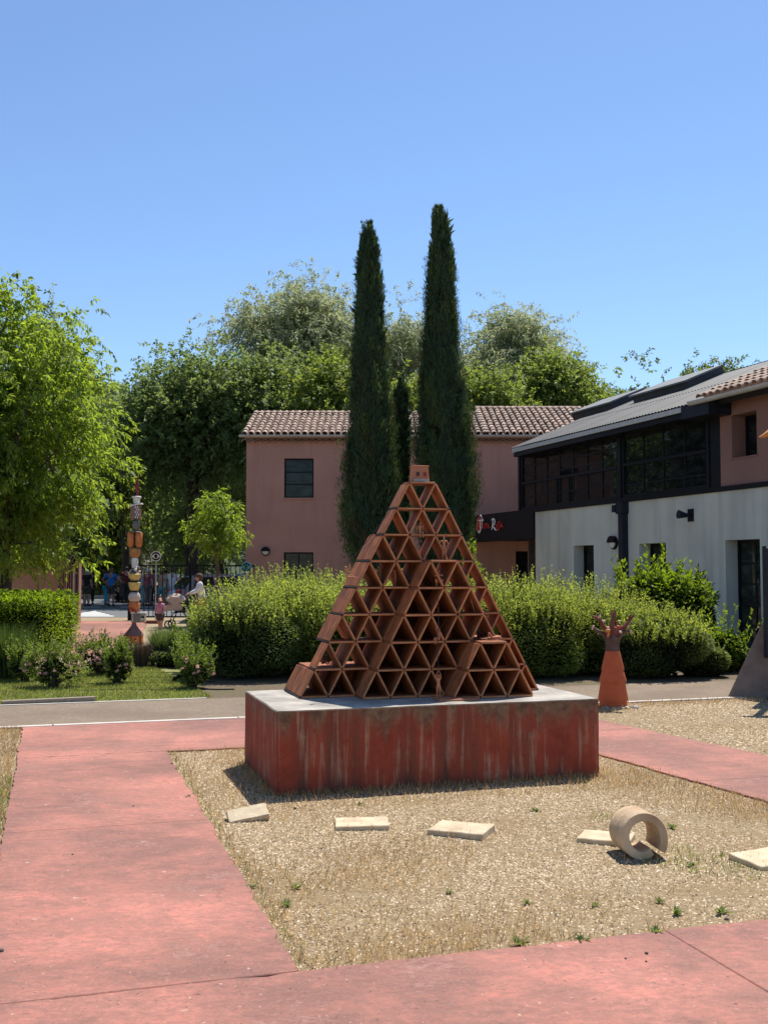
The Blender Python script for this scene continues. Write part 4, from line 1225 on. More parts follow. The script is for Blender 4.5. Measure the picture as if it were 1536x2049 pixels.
# ---- long building on the right
RB = R(18.5)
C0 = P(1070, 1021, 31.0)
EB = Vector((math.sin(RB), -math.cos(RB), 0)); NB = Vector((math.cos(RB), math.sin(RB), 0))   # towards the camera, into the building
ZP = C0.z
BO = Vector((C0.x, C0.y, 0))
FB = Plane((0, 0, 0), EB, NB)
FBW = Plane(BO, EB, NB)
rb = empty('long_building', BO, 0, 'long building with white ground floor, dark glazed upper floor and grey sheet roof', 'building')
def bp(px, py, t=0.0): return FBW.px(px, py, t)
S1 = 17.0
d1a, d1h = bp(1147, 1092); d1b = bp(1187, 1090)[0]
d2a, d2h = bp(1278, 1088); d2b = bp(1331, 1086)[0]
d3a, d3h = bp(1450, 1081); d3b = bp(1519, 1078)[0]
m_ = MB()
wall(FB, m_, 0, S1, -.05, ZP - .06, [(d1a, d1b, .02, d1h), (d2a, d2b, .02, d2h), (d3a, d3b, .02, d3h)], .42)
FB.box(m_, 0, .3, .4205, 7.5, -.05, ZP - .06)
m_.build('ground_floor_wall', MAT['white'], rb)
m_ = MB(); FB.box(m_, .3, S1, 2.6, 2.7, 0, ZP - .1); m_.build('inner_wall', MAT['roofbed'], rb)
window(FB, rb, d1a, d1b, .03, d1h, .30, 2, 1, 'glass', .07, 'glazed_door')
window(FB, rb, d2a, d2b, .03, d2h, .30, 2, 1, 'glass', .07, 'glazed_door')
window(FB, rb, d3a, d3b, .03, d3h, .30, 5, 2, 'glass2', .06, 'glazed_door')
for a, z_ in ((d1b - .22, 1.22), (d2b - .28, 1.25)):
    m_ = MB(); FB.box(m_, a, a + .20, .285, .297, z_, z_ + .16); m_.build('door_notice', MAT['whitepaint'], rb)
m_ = MB(); FB.box(m_, -.02, S1, -.05, .45, ZP - .055, ZP + .045); m_.build('parapet_cap', MAT['black'], rb)
# canopy beam with the sign, carried on past the corner
S0 = bp(925, 1040)[0]
m_ = MB(); FB.box(m_, S0 - .4, -.022, -.05, .30, ZP - .82, ZP + .045); m_.build('canopy_beam', MAT['black'], rb)
m_ = MB(); FB.box(m_, S0 - .4, -.022, -.06, -.0505, ZP - .30, ZP - .285); FB.box(m_, S0 - .4, -.022, .301, 2.4, ZP - .76, ZP - .70); m_.build('canopy_soffit', MAT['navy'], rb)
# upper floor
ZG = 5.12
sA = bp(1041, 960)[0]; sB = bp(1440, 900)[0]; sM = bp(1240, 940)[0]; sP = bp(1413, 900)[0]
m_ = MB(); wall(FB, m_, sB + .003, S1, ZP + .05, ZG + .25, [(*sorted((bp(1463, 870)[0], bp(1513, 870)[0])), bp(1470, 916)[1], bp(1470, 830)[1])], .45)
m_.build('upper_wall', MAT['pinkdark'], rb)
ws0, ws1 = bp(1463, 870)[0], bp(1513, 870)[0]
wzz0, wzz1 = bp(1470, 916)[1], bp(1470, 830)[1]
window(FB, rb, ws0, ws1, wzz0, wzz1, .34, 1, 2, 'glass', .06)
m_ = MB(); FB.box(m_, ws0 - .03, ws1 + .03, -.025, .30, wzz0 - .03, wzz0 - .002); m_.build('sill', MAT['pinkdark'], rb)
m_ = MB(); FB.box(m_, sP + .08, sB, .02, .5, ZP + .05, ZG + .1); m_.build('end_panel', MAT['black'], rb)
# glazing
def glazed(s0, s1, rows, cols, rail):
    m_ = MB(); fr = []
    FB.box(m_, s0, s1, .0, .12, ZP + .05, ZP + .13); FB.box(m_, s0, s1, .0, .12, ZG - .12, ZG)
    FB.box(m_, s0, s0 + .10, .0, .12, ZP + .13, ZG - .12); FB.box(m_, s1 - .10, s1, .0, .12, ZP + .13, ZG - .12)
    zr = ZP + .13 + (ZG - ZP - .25) * rail
    FB.box(m_, s0 + .1, s1 - .1, -.01, .10, zr - .035, zr + .035)
    w_ = m_.build('glazing', MAT['black'], rb)
    ds = (s1 - s0 - .2) / cols
    zs = [ZP + .13, zr, ZG - .12]
    g = random.Random(int(s0 * 10))
    for i in range(2):
        for j in range(cols):
            q = g.uniform(-.006, .006)
            a, b = s0 + .1 + ds * j, s0 + .1 + ds * (j + 1); c, d = zs[i], zs[i + 1]
            m2 = MB(); m2.hexa([FB(a, .05 + q, c), FB(b, .05 - q, c), FB(b, .06 - q, c), FB(a, .06 + q, c), FB(a, .05 + q, d), FB(b, .05 - q, d), FB(b, .06 - q, d), FB(a, .06 + q, d)])
            m2.build('pane', MAT['glass'], w_)
    # slim inner bars close behind the glass line
    m_ = MB()
    for j in range(1, cols):
        FB.box(m_, s0 + .1 + ds * j - .02, s0 + .1 + ds * j + .02, .03, .049, ZP + .13, ZG - .12)
    for z_ in rows: FB.box(m_, s0 + .1, s1 - .1, .036, .048, z_ - .02, z_ + .02)
    m_.build('glazing_bars', MAT['black'], w_)
glazed(sA, sM - .06, [ZP + .42, ZP + 1.05, ZP + 1.33], 7, .48)
glazed(sM + .06, sP + .07, [ZP + .36], 4, .50)
m_ = MB(); FB.box(m_, sM - .058, sM + .058, -.03, .2, ZP + .05, ZG + .05); m_.build('post', MAT['black'], rb)
m_ = MB(); FB.box(m_, sA - .12, sA - .003, -.03, .25, ZP + .05, ZG + .05); m_.build('post', MAT['black'], rb)
m_ = MB(); FB.box(m_, sA - .1, sB, 1.9, 2.0, ZP, ZG); FB.box(m_, sA - .1, sA - .02, .26, 7, 0.0, ZG); m_.build('inner_wall', MAT['roofbed'], rb)
# metal roof of corrugated sheets
SR0, SR1 = bp(1025, 897, -.45)[0], sB - .15
ZEV = bp(1025, 897, -.45)[1]
slB = R(22.5)
upB = NB * math.cos(slB) + Vector((0, 0, math.sin(slB))); nnB = NB * -math.sin(slB) + Vector((0, 0, math.cos(slB)))
LB = 3.9
nS = 10; wS = (SR1 - SR0) / nS
def sheet_mesh(w, L):
    vs = []; fs = []; n = 28
    for y in (0, L):
        for i in range(n + 1):
            x = w * i / n; z = .013 * math.cos(2 * math.pi * i / 4)
            vs.append((x, y, z)); vs.append((x, y, z - .006))
    w2 = 2 * (n + 1)
    for i in range(n):
        a = 2 * i; fs += [(a, a+2, w2+a+2, w2+a), (a+1, w2+a+1, w2+a+3, a+3), (a, a+1, a+3, a+2), (w2+a, w2+a+2, w2+a+3, w2+a+1)]
    m_ = MB(); m_.add(vs, fs); return m_.mesh('roof_sheet', MAT['roofmetal'])
ME_SH = sheet_mesh(wS - .002, LB / 2 + .06)
for r in range(2):
    for i in range(nS):
        o_ = FB(SR0, -.45, ZEV) + EB * (wS * i) + upB * (r * LB / 2 - .02) + nnB * (.02 + .014 * r + .003 * (i % 2))
        ax = EB; M = Matrix((EB, upB, EB.cross(upB))).transposed().to_4x4()
        if (EB.cross(upB)).z < 0:
            M = Matrix((-EB, upB, (-EB).cross(upB))).transposed().to_4x4(); o_ = o_ + EB * (wS - .002)
        M.translation = o_
        link('roof_sheet', ME_SH, rb, M)
m_ = MB(); slab(FB, m_, SR0, S1, -.42, ZEV - .03, slB, LB, .12); m_.build('roof_deck', MAT['black'], rb)
m_ = MB(); FB.box(m_, SR0, SR1, -.47, -.43, ZEV - .13, ZEV - .02); m_.build('fascia', MAT['fascia'], rb)
m_ = MB(); FB.box(m_, SR0 + .02, SR1, -.428, .3, ZEV - .26, ZEV - .14); m_.build('soffit', MAT['black'], rb)
tB, zB = -.42 + LB * math.cos(slB), ZEV - .03 + LB * math.sin(slB)
m_ = MB()
m_.hexa([FB(SR0, tB + .005, zB - .12), FB(S1, tB + .005, zB - .12), FB(S1, tB + 4, zB - 1.7), FB(SR0, tB + 4, zB - 1.7), FB(SR0, tB + .005, zB), FB(S1, tB + .005, zB), FB(S1, tB + 4, zB - 1.55), FB(SR0, tB + 4, zB - 1.55)])
FB.box(m_, SR0, S1, tB - .06, tB + .06, zB + .045, zB + .085)
m_.build('back_roof', MAT['roofmetal'], rb)
m_ = MB(); m_.add([FB(SR0 + .3, .3, ZEV - .25), FB(SR0 + .3, tB + 3.6, ZEV - .25), FB(SR0 + .3, tB, zB - .2), FB(SR0 + .5, .3, ZEV - .25), FB(SR0 + .5, tB + 3.6, ZEV - .25), FB(SR0 + .5, tB, zB - .2)], [(0, 1, 2), (3, 5, 4), (0, 2, 5, 3), (1, 4, 5, 2), (0, 3, 4, 1)])
FB.box(m_, SR0 + .3, SR0 + .5, tB + 3.2, tB + 3.5, 0, ZEV - .26); m_.build('gable', MAT['pink'], rb)
# raised rooflights near the ridge
for a, b in ((-1.5, .85), (2.0, 4.6)):
    m_ = MB()
    def rl(s, d, h): return FB(s, -.42, ZEV - .03) + upB * d + nnB * h
    m_.hexa([rl(a, 2.75, .03), rl(b, 2.75, .03), rl(b, 3.95, .03), rl(a, 3.95, .03), rl(a, 2.75, .26), rl(b, 2.75, .26), rl(b, 3.95, .26), rl(a, 3.95, .26)])
    q = m_.build('rooflight', MAT['roofmetal'], rb)
    m_ = MB()
    m_.hexa([rl(a - .06, 2.68, .262), rl(b + .06, 2.68, .262), rl(b + .06, 4.0, .262), rl(a - .06, 4.0, .262), rl(a - .06, 2.68, .31), rl(b + .06, 2.68, .31), rl(b + .06, 4.0, .31), rl(a - .06, 4.0, .31)])
    m_.build('cover', MAT['roofcover'], q)
# tile roof at the near end
zT = ZEV - .02
n2 = tile_roof(FB, rb, SR1 + .06, S1, -.50, zT + .05, slB, 9, vis=lambda s, r: s < SR1 + 5.5 and r < 8, seed=8)
print('long building tiles seen', n2)
m_ = MB(); vs = []; fs = []
for s_ in (SR1 - .05, S1):
    for rr in (.085, .077):
        for i in range(9):
            a = math.pi + math.pi * i / 8
            vs.append(FB(s_, -.60 + math.cos(a) * rr, zT + .03 + math.sin(a) * rr))
for i in range(8): fs += [(i, i+1, 18+i+1, 18+i), (9+i, 27+i, 27+i+1, 9+i+1)]
fs += [(0, 9, 27, 18), (8, 26, 35, 17)] + [(i, i+1, 9+i+1, 9+i) for i in range(8)]
m_.add(vs, fs); m_.build('gutter', MAT['zinc'], rb)
m_ = MB(); xx = sB + .1
while xx < S1:
    vs = []; fs = []; n = 6
    for t_ in (-.30, .002):
        for rr in (.11, .095):
            for i in range(n):
                a = math.pi * i / (n - 1); vs.append(FB(xx + math.cos(a) * rr, t_, ZG + .12 + math.sin(a) * rr * .9))
    for i in range(n - 1): fs += [(i, i+1, 2*n+i+1, 2*n+i), (n+i, 3*n+i, 3*n+i+1, n+i+1), (i, n+i, n+i+1, i+1)]
    m_.add(vs, fs); xx += .225
m_.build('eave_tiles', MAT['rooftile'], rb)
m_ = MB(); FB.box(m_, sB, S1, -.40, -.003, ZG + .222, ZG + .262); m_.build('eave_board', MAT['pink'], rb)
# dark box over the end of the glazing
b0 = bp(1366, 820, -.5)[0]; b1 = bp(1407, 820, -.5)[0]
m_ = MB(); FB.box(m_, b0, b1 + .25, -.56, .015, ZG - .19, ZG + .10); m_.build('blind_box', MAT['navy'], rb)
# rain pipe with hopper
pa, pz = bp(1251, 1018)
m_ = MB(); FB.box(m_, pa - .10, pa + .10, -.16, -.003, 0, ZP - .35); m_.build('rain_pipe', MAT['navy'], rb)
m_ = MB(); FB.box(m_, pa - .15, pa + .14, -.20, -.003, ZP - .345, ZP - .07); FB.box(m_, pa - .30, pa - .155, -.22, -.05, ZP - .30, ZP - .12); m_.build('hopper', MAT['navy'], rb)
sl_, zl_ = bp(1229, 1086)
q = FBW(sl_, -.002, zl_)
bulkhead('wall_lamp', q, math.atan2(NB.x * 0 + EB.y, EB.x), 'oval looking eyelid lamp on the white wall beside the rain pipe', .17)
sp_, zp_ = bp(1382, 1031)
so = empty('wall_speaker', FBW(sp_, 0, zp_), 0, 'small black horn loudspeaker fixed high on the white wall', 'loudspeaker')
m_ = MB(); FB.box(m_, -.10, .10, -.03, -.003, -.14, .14); m_.build('mounting_plate', MAT['black'], so)
m_ = MB(); m_.tube([FB(0, -.03, 0), FB(-.03, -.12, 0), FB(-.05, -.30, .02)], [.03, .05, .10], 12); m_.build('horn', MAT['navy'], so)

# ---- sign lettering: strokes laid on the beam
TS = -.062
sg = empty('sign_lettering', FBW(0, 0, 0), 0, 'red and white Terra Rossa lettering with a red crystal on the black canopy beam', 'sign')
def sp2(zx, zy):
    px, py = 930 + zx / 10.24, 1010 + zy / 10.24
    return bp(px, py, TS)
def ribbon(pts, w, mat, name, t=TS, d=.012):
    q = [sp2(*p) for p in pts]
    if not hasattr(w, '__len__'): w = [w] * len(q)
    L = []; Rr = []
    for i, p in enumerate(q):
        a = q[max(0, i - 1)]; b = q[min(len(q) - 1, i + 1)]
        dx, dz = b[0] - a[0], b[1] - a[1]; l = math.hypot(dx, dz) or 1
        nx, nz = -dz / l * w[i] / 2, dx / l * w[i] / 2
        L.append((p[0] + nx, p[1] + nz)); Rr.append((p[0] - nx, p[1] - nz))
    m_ = MB(); n = len(q); vs = []; fs = []
    for t_ in (t - d, t): vs += [FB(a, t_, z) for a, z in L] + [FB(a, t_, z) for a, z in Rr]
    for i in range(n - 1):
        fs += [(i, i+1, n+i+1, n+i), (2*n+i, 3*n+i, 3*n+i+1, 2*n+i+1), (i, 2*n+i, 2*n+i+1, i+1), (n+i, n+i+1, 3*n+i+1, 3*n+i)]
    fs += [(0, n, 3*n, 2*n), (n-1, 3*n-1, 4*n-1, 2*n-1)]
    m_.add(vs, fs); return m_.build(name, MAT[mat], sg)
def poly(pts, mat, name, t=TS, d=.012):
    q = [sp2(*p) for p in pts]; n = len(q); m_ = MB()
    m_.add([FB(a, t - d, z) for a, z in q] + [FB(a, t, z) for a, z in q], [tuple(range(n)), tuple(range(2*n-1, n-1, -1))] + [(i, (i+1) % n, n + (i+1) % n, n + i) for i in range(n)])
    return m_.build(name, MAT[mat], sg)
poly([(232, 500), (245, 310), (315, 208), (355, 265), (355, 420), (318, 535), (300, 585), (280, 580)], 'whitepaint', 'crystal_outline', TS + .004, .010)
poly([(240, 492), (253, 315), (312, 222), (345, 268), (346, 415), (310, 505), (285, 548)], 'redpaint', 'crystal', TS - .006, .010)
ribbon([(286, 325), (335, 318), (390, 314)], [.03, .045, .055], 'whitepaint', 'letter_bar', TS - .018)
ribbon([(330, 318), (326, 380), (322, 440), (332, 470), (350, 480)], [.05, .05, .05, .04, .02], 'whitepaint', 'letter_stem', TS - .018)
lw = .032
for pts in ([(356, 435), (376, 425), (374, 405), (360, 420), (356, 450), (366, 475), (384, 462)],
            [(392, 492), (398, 430), (402, 400)], [(397, 440), (408, 408), (428, 385)],
            [(424, 495), (434, 430), (440, 378)], [(434, 425), (446, 395), (460, 380), (463, 400)],
            [(492, 405), (474, 402), (462, 430), (466, 462), (484, 452), (494, 405), (494, 440), (500, 465), (518, 458)],
            [(640, 410), (628, 435), (630, 468), (648, 472), (660, 440), (656, 412), (640, 410)],
            [(700, 360), (682, 352), (676, 400), (682, 440), (676, 490), (660, 515), (652, 500)],
            [(730, 350), (714, 345), (708, 395), (714, 440), (706, 495), (690, 525), (680, 512)],
            [(762, 400), (742, 396), (732, 425), (738, 456), (752, 446), (764, 372), (764, 420), (770, 452), (786, 446)]):
    ribbon(pts, lw, 'redpaint', 'letter_stroke', TS - .004)
ribbon([(582, 270), (576, 340), (566, 430), (552, 512)], [.03, .05, .055, .03], 'whitepaint', 'letter_stem', TS - .004)
ribbon([(552, 318), (580, 285), (612, 300), (628, 345), (612, 395), (574, 425)], [.02, .04, .05, .05, .045, .03], 'whitepaint', 'letter_bowl', TS - .017)
ribbon([(574, 425), (604, 470), (632, 508), (656, 524)], [.03, .05, .045, .02], 'whitepaint', 'letter_leg', TS - .017)

# ---- little tiled hut beyond the road
hy = 66
hx = X(232, hy); hz = Z(1040, hy)
hut = empty('tiled_hut', (hx, hy, 0), 0, 'small grey hut with canal tile roof far behind the ceramic totem', 'building')
m_ = MB(); m_.box((0, 1.5, hz / 2), (3.2, 3, hz)); m_.build('wall', MAT['reveal'], hut)
FH_ = Plane((0, 0, 0), (1, 0, 0), (0, 1, 0))
m_ = MB(); slab(FH_, m_, -1.75, 1.75, -.25, hz + .02, R(24), 2.2); m_.build('roof', MAT['roofbed'], hut)
tile_roof(FH_, hut, -1.75, 1.75, -.25, hz + .02, R(24), 5, vis=lambda s, r: True, seed=12)

# ---- garden wall, gate pillar, gate leaf and railing
yw = 34.0
x0, x1 = X(-60, yw), X(134, yw)
gw = empty('garden_wall', (x0, yw, 0), 0, 'pinkish garden wall behind the clipped hedge at far left', 'wall')
m_ = MB(); m_.box(((x1 - x0) / 2, .15, .95), (x1 - x0, .3, 1.9)); m_.build('masonry', MAT['pinkwall'], gw)
m_ = MB(); m_.box(((x1 - x0) / 2, .15, 1.925), (x1 - x0 + .04, .36, .05)); m_.build('coping', MAT['pinkwall'], gw)
pc = P(147, 1247, yw - .6)
gp = empty('gate_pillar', (X(146, 33.4), 33.4, 0), 0, 'square pink rendered gate pillar with dark edge strips beside the open gate', 'gate pillar')
m_ = MB(); m_.rbox((0, .2, .95), (.36, .4, 1.9), .01); m_.build('shaft', MAT['pinkwall'], gp)
m_ = MB(); m_.box((-.13, -.006, .95), (.02, .012, 1.88)); m_.box((.15, -.006, .95), (.02, .012, 1.88)); m_.build('edge_strip', MAT['black'], gp)
gl = empty('gate_leaf', (X(157, 33.2), 33.2, 0), R(80), 'brown steel gate leaf standing open edge on beside the pillar', 'gate')
m_ = MB(); m_.box((.0, 0, .97), (.06, .06, 1.86)); m_.box((-1.2, 0, .97), (.06, .06, 1.86)); m_.box((-.6, 0, 1.85), (1.14, .05, .05)); m_.box((-.6, 0, .1), (1.14, .05, .05)); m_.build('frame', plain('brown_steel', (.075, .05, .045), .6), gl)
for i in range(8):
    m_ = MB(); m_.box((-1.1 + .143 * i, 0, .975), (.025, .025, 1.70)); m_.build('bar', MAT['black'], gl)
m_ = MB(); m_.box((.03, .02, 1.93), (.10, .10, .06)); m_.box((.05, -.06, 1.0), (.12, .04, .03)); m_.build('latch', MAT['zinc'], gl)
yf = 35.4
fx0, fx1 = X(263, yf), X(520, yf)
fc = empty('railing_fence', (fx0, yf, 0), 0, 'dark steel railing fence with thin upright bars beside the entrance', 'fence')
m_ = MB(); m_.rbox((0, 0, .93), (.15, .15, 1.86), .008); m_.build('post', MAT['black'], fc)
W_ = fx1 - fx0
m_ = MB(); m_.box((W_ / 2, 0, 1.80), (W_ - .16, .05, .05)); m_.build('rail', MAT['black'], fc)
m_ = MB(); m_.box((W_ / 2, 0, .12), (W_ - .16, .05, .05)); m_.build('rail', MAT['black'], fc)
me_b = MB(); me_b.box((0, 0, .96), (.022, .022, 1.63)); me_b = me_b.mesh('bar', MAT['black'])
nb = int(W_ / .15)
for i in range(1, nb):
    link('bar', me_b, fc, Matrix.Translation((i * .15, 0, 0)))
for xx in (W_ * .46, W_ * .51):
    m_ = MB(); m_.box((xx, .05, .93), (.07, .07, 1.86)); m_.build('post', MAT['black'], fc)
m_ = MB(); m_.box((.6, 1.6, .05), (.9, .1, .1)); 
# wooden edging by the railing
pa = G(308, 1248)
m_ = MB(); m_.rbox((pa.x, pa.y, .05), (.55, .12, .10), .01); tag(m_.build('timber_kerb', MAT['limb']), 'short red brown timber kerb on the ground by the eye sign', 'timber')

# ---- eye discs on poles
def eye_sign(loc, zc, r, rz, label, ring, pole_r=.018, group='eye signs on poles', white='whitepaint'):
    o = empty('eye_sign', loc, rz, label, 'sign', group)
    M = Matrix.Translation((0, 0, zc)) @ Matrix.Rotation(R(90), 4, 'X')
    m_ = MB(); m_.lathe([(r, -.015), (r, .015)], 32, M); m_.build('disc', MAT['black'], o)
    def ringm(r0, r1, y0, y1, name, mt, squash=1.0):
        n = 32; vs = []; fs = []
        for rr, yy in ((r0, y0), (r1, y0), (r1, y1), (r0, y1)):
            for i in range(n):
                a = 2 * math.pi * i / n; vs.append((math.cos(a) * rr, -yy, zc + math.sin(a) * rr))
        for q_ in range(4):
            for i in range(n):
                j = (i + 1) % n; fs.append((q_*n+i, q_*n+j, ((q_+1) % 4)*n+j, ((q_+1) % 4)*n+i))
        m_ = MB(); m_.add(vs, fs); return m_.build(name, MAT[mt], o)
    ringm(r * .84, r * .985, .0155, .026, 'ring', ring)
    # almond eye white
    n = 14; top = [(-r * .78 + 2 * r * .78 * i / n, r * .50 * math.sin(math.pi * i / n)) for i in range(n + 1)]
    outl = top + [(x, -z) for x, z in reversed(top[1:-1])]
    m_ = MB(); m_.prism(outl, .012, Matrix.Translation((0, -.0155, zc)) @ Matrix.Rotation(R(90), 4, 'X')); m_.build('eye_white', MAT[white], o)
    m_ = MB(); m_.lathe([(r * .40, .0), (r * .36, .014), (0.002, .016)], 24, Matrix.Translation((0, -.028, zc)) @ Matrix.Rotation(R(90), 4, 'X'), .8, 1.0); m_.build('pupil', MAT['black'], o)
    m_ = MB(); m_.tube([(0, .02, 0), (0, .02, zc + r * .5)], pole_r, 8); m_.build('pole', MAT['zinc'], o)
    return o
pe = G(311, 1246)
MAT['teal'] = plain('teal_enamel', (.08, .30, .32), .5)
MAT['rust'] = plain('rusty_ring', (.16, .12, .08), .7)
eye_sign((pe.x, pe.y, 0), Z(1113, pe.y), 10.5 * pe.y / FPX, 0, 'white round eye sign on a slim grey pole before the railing', 'whitepaint')
eye_sign((X(494, 26), 26, 0), Z(1135, 26), 10.5 * 26 / FPX, R(-8), 'teal ringed eye sign rising behind the left shrub', 'teal', white='teal')
eye_sign((X(150, 32.6), 32.6, 0), Z(1122, 32.6), 12 * 32.6 / FPX, R(52), 'dark rusty ringed eye sign turned sideways above the gate pillar', 'rust', white='rust')

# ---- ceramic totem pole
pz_ = G(268, 1290)
tp = empty('ceramic_totem', (pz_.x, pz_.y, 0), 0, 'tall totem pole of stacked ceramic pots, bird houses and red spikes', 'totem pole')
u_ = pz_.y / FPX
def zz(py): return Z(py, pz_.y)
CT = {}
for nm, c in dict(brownclay=(.20, .10, .075), orange=(.55, .17, .045), amber=(.42, .17, .05), cream=(.58, .46, .36), yellow=(.62, .42, .13), whiteg=(.66, .62, .55), greyg=(.16, .13, .115), purple=(.20, .13, .16), olive=(.33, .29, .19), redspike=(.24, .02, .025), check=(.30, .13, .10)).items():
    CT[nm] = plain('glaze_' + nm, c, .45, .25, 14)
def tl(name, pr, mt, sx=1.0, sy=1.0, dx=0.0, parent=tp):
    m_ = MB(); m_.lathe([(r * u_, zz(y)) for r, y in pr], 20, Matrix.Translation((dx * u_, 0, 0)), sx, sy); return m_.build(name, mt, parent, True)
m_ = MB(); m_.tube([(0, 0, 0), (0, 0, zz(985))], .035, 8); m_.build('steel_pole', MAT['black'], tp)
b_ = tl('bird_house', [(17, 1296), (18.5, 1290), (18.5, 1272), (16, 1270)], CT['orange'])
for ax_ in (-9, 7):
    m_ = MB(); m_.ball((ax_ * u_, -16.6 * u_, zz(1279)), 2.2 * u_, 10, 6); m_.build('entry_hole', MAT['black'], b_)
for ax_ in (-1, -16.5, 15.5):
    m_ = MB(); m_.box((ax_ * u_, -17.6 * u_ + abs(ax_) * .42 * u_, zz(1283)), (1.1 * u_, 2.4 * u_, 24 * u_)); m_.build('dark_gap', MAT['black'], b_)
tl('bell_roof', [(19.5, 1271), (18.5, 1268), (10, 1258), (5, 1251), (4, 1246), (3, 1246)], CT['brownclay'])
bx = MB(); bx.rbox((9 * u_, 0, zz(1236)), (27 * u_, 14 * u_, 19 * u_), .01); bx = bx.build('nest_box', CT['olive'], tp)
for i in range(5):
    m_ = MB(); m_.box((( -1 + i * 3.4) * u_, -7.4 * u_, zz(1236)), (1.8 * u_, 1.0 * u_, 17 * u_)); m_.build('stripe', CT['cream' if i < 1 else 'greyg'], bx)
m_ = MB(); m_.rbox((9 * u_, 0, zz(1226)), (29 * u_, 15 * u_, 3 * u_), .005); m_.build('lid', CT['whiteg'], bx)
m_ = MB(); m_.ball((19 * u_, -7.2 * u_, zz(1235)), (3 * u_, 1.5 * u_, 3 * u_)); m_.build('entry_hole', MAT['black'], bx)
m_ = MB(); m_.ball((18 * u_, -10 * u_, zz(1238)), (3.4 * u_, 1.6 * u_, 2 * u_)); m_.build('clay_bird', CT['whiteg'], bx)
pt_ = tl('painted_pot', [(4, 1226), (8, 1224), (11, 1214), (10.5, 1206), (8, 1203)], CT['orange'])
for i in range(9):
    m_ = MB(); a = i * 2.4; z_ = zz(1208 + (i * 5) % 14)
    m_.tube([(math.cos(a) * 10.6 * u_, math.sin(a) * 10.6 * u_, z_), (math.cos(a + .3) * 11 * u_, math.sin(a + .3) * 11 * u_, z_ - 4 * u_), (math.cos(a + .5) * 10 * u_, math.sin(a + .5) * 10 * u_, z_ - 8 * u_)], 1.2 * u_, 6); m_.build('painted_band', CT['redspike' if i % 3 else 'olive'], pt_)
tl('cream_pot', [(9, 1203), (11.5, 1199), (11.8, 1192), (9, 1186.5), (4, 1184.5)], CT['cream'])
tl('pot_base', [(7, 1184), (8, 1182)], MAT['black'])
tl('yellow_bowl', [(6, 1183), (9.5, 1178), (11.5, 1170), (12, 1166), (11, 1165)], CT['yellow'])
tl('rim_band', [(8, 1165), (9, 1163.5), (8, 1162)], MAT['black'])
tl('flower_bowl', [(6, 1162), (11, 1156), (12.5, 1149), (11, 1148)], CT['yellow'])
gB = random.Random(4)
for i in range(22):
    a = gB.uniform(0, 6.28); rr = gB.uniform(4, 14)
    m_ = MB(); m_.ball((math.cos(a) * rr * u_, math.sin(a) * rr * u_ * .8, zz(gB.uniform(1135, 1154))), (gB.uniform(2.4, 4.2) * u_, gB.uniform(2, 3) * u_, gB.uniform(2, 3.6) * u_), 9, 6)
    m_.build('ceramic_flower', CT[gB.choice(['whiteg', 'whiteg', 'purple', 'purple', 'greyg', 'amber'])], tp, True)
tl('white_cup', [(4.5, 1137), (5.5, 1136), (7, 1124), (6.4, 1123)], CT['whiteg'])
tl('white_cup', [(6, 1124), (7, 1122), (6.4, 1117), (5, 1116)], CT['whiteg'])
tl('amber_ball', [(4, 1116), (8.5, 1113), (11, 1106), (10, 1099), (6, 1096)], CT['amber'])
for dx in (-8.5, 7.5):
    tl('orange_canister', [(4, 1095), (7, 1090), (7.2, 1068), (5.5, 1065), (2, 1063)], CT['orange'], 1, 1, dx)
tl('canister_lid', [(6, 1066), (13, 1065), (12, 1063.5), (3, 1062)], CT['greyg'])
tl('grey_ball', [(3, 1062), (6.5, 1058), (8, 1051), (6.5, 1044), (3, 1041)], CT['greyg'], dx=1.5)
hb = MB(); hb.rbox((1 * u_, 0, zz(1026)), (19 * u_, 15 * u_, 27 * u_), .006); hb = hb.build('tower_house', CT['brownclay'], tp)
for i in range(5):
    for j in range(2):
        m_ = MB(); m_.box(((2.2 + j * 4.2 + (i % 2) * 2.1) * u_, -7.7 * u_, zz(1015 + i * 5)), (2.1 * u_, .8 * u_, 3.6 * u_)); m_.build('pale_brick', CT['whiteg'], hb)
m_ = MB(); m_.box((0, 0, 0), (25 * u_, 19 * u_, 2.5 * u_)); m_.build('roof', CT['whiteg'], hb, M=Matrix.Translation((1 * u_, 0, zz(1010.5))) @ Matrix.Rotation(R(-13), 4, 'Y'))
tl('flower_pot', [(5.5, 1008), (7.5, 997), (9.5, 996), (9.5, 994), (8, 993)], CT['whiteg'], dx=2)
for dx, top, r in ((0, 953, 1.7), (4.5, 946, 1.3), (2.4, 962, 2.4)):
    m_ = MB(); m_.tube([(dx * u_, 0, zz(994)), (dx * u_, 0, zz(top + 14)), ((dx + .4) * u_, 0, zz(top))], [r * u_, r * .9 * u_, .25 * u_], 8); m_.build('red_spike', CT['redspike'], tp)

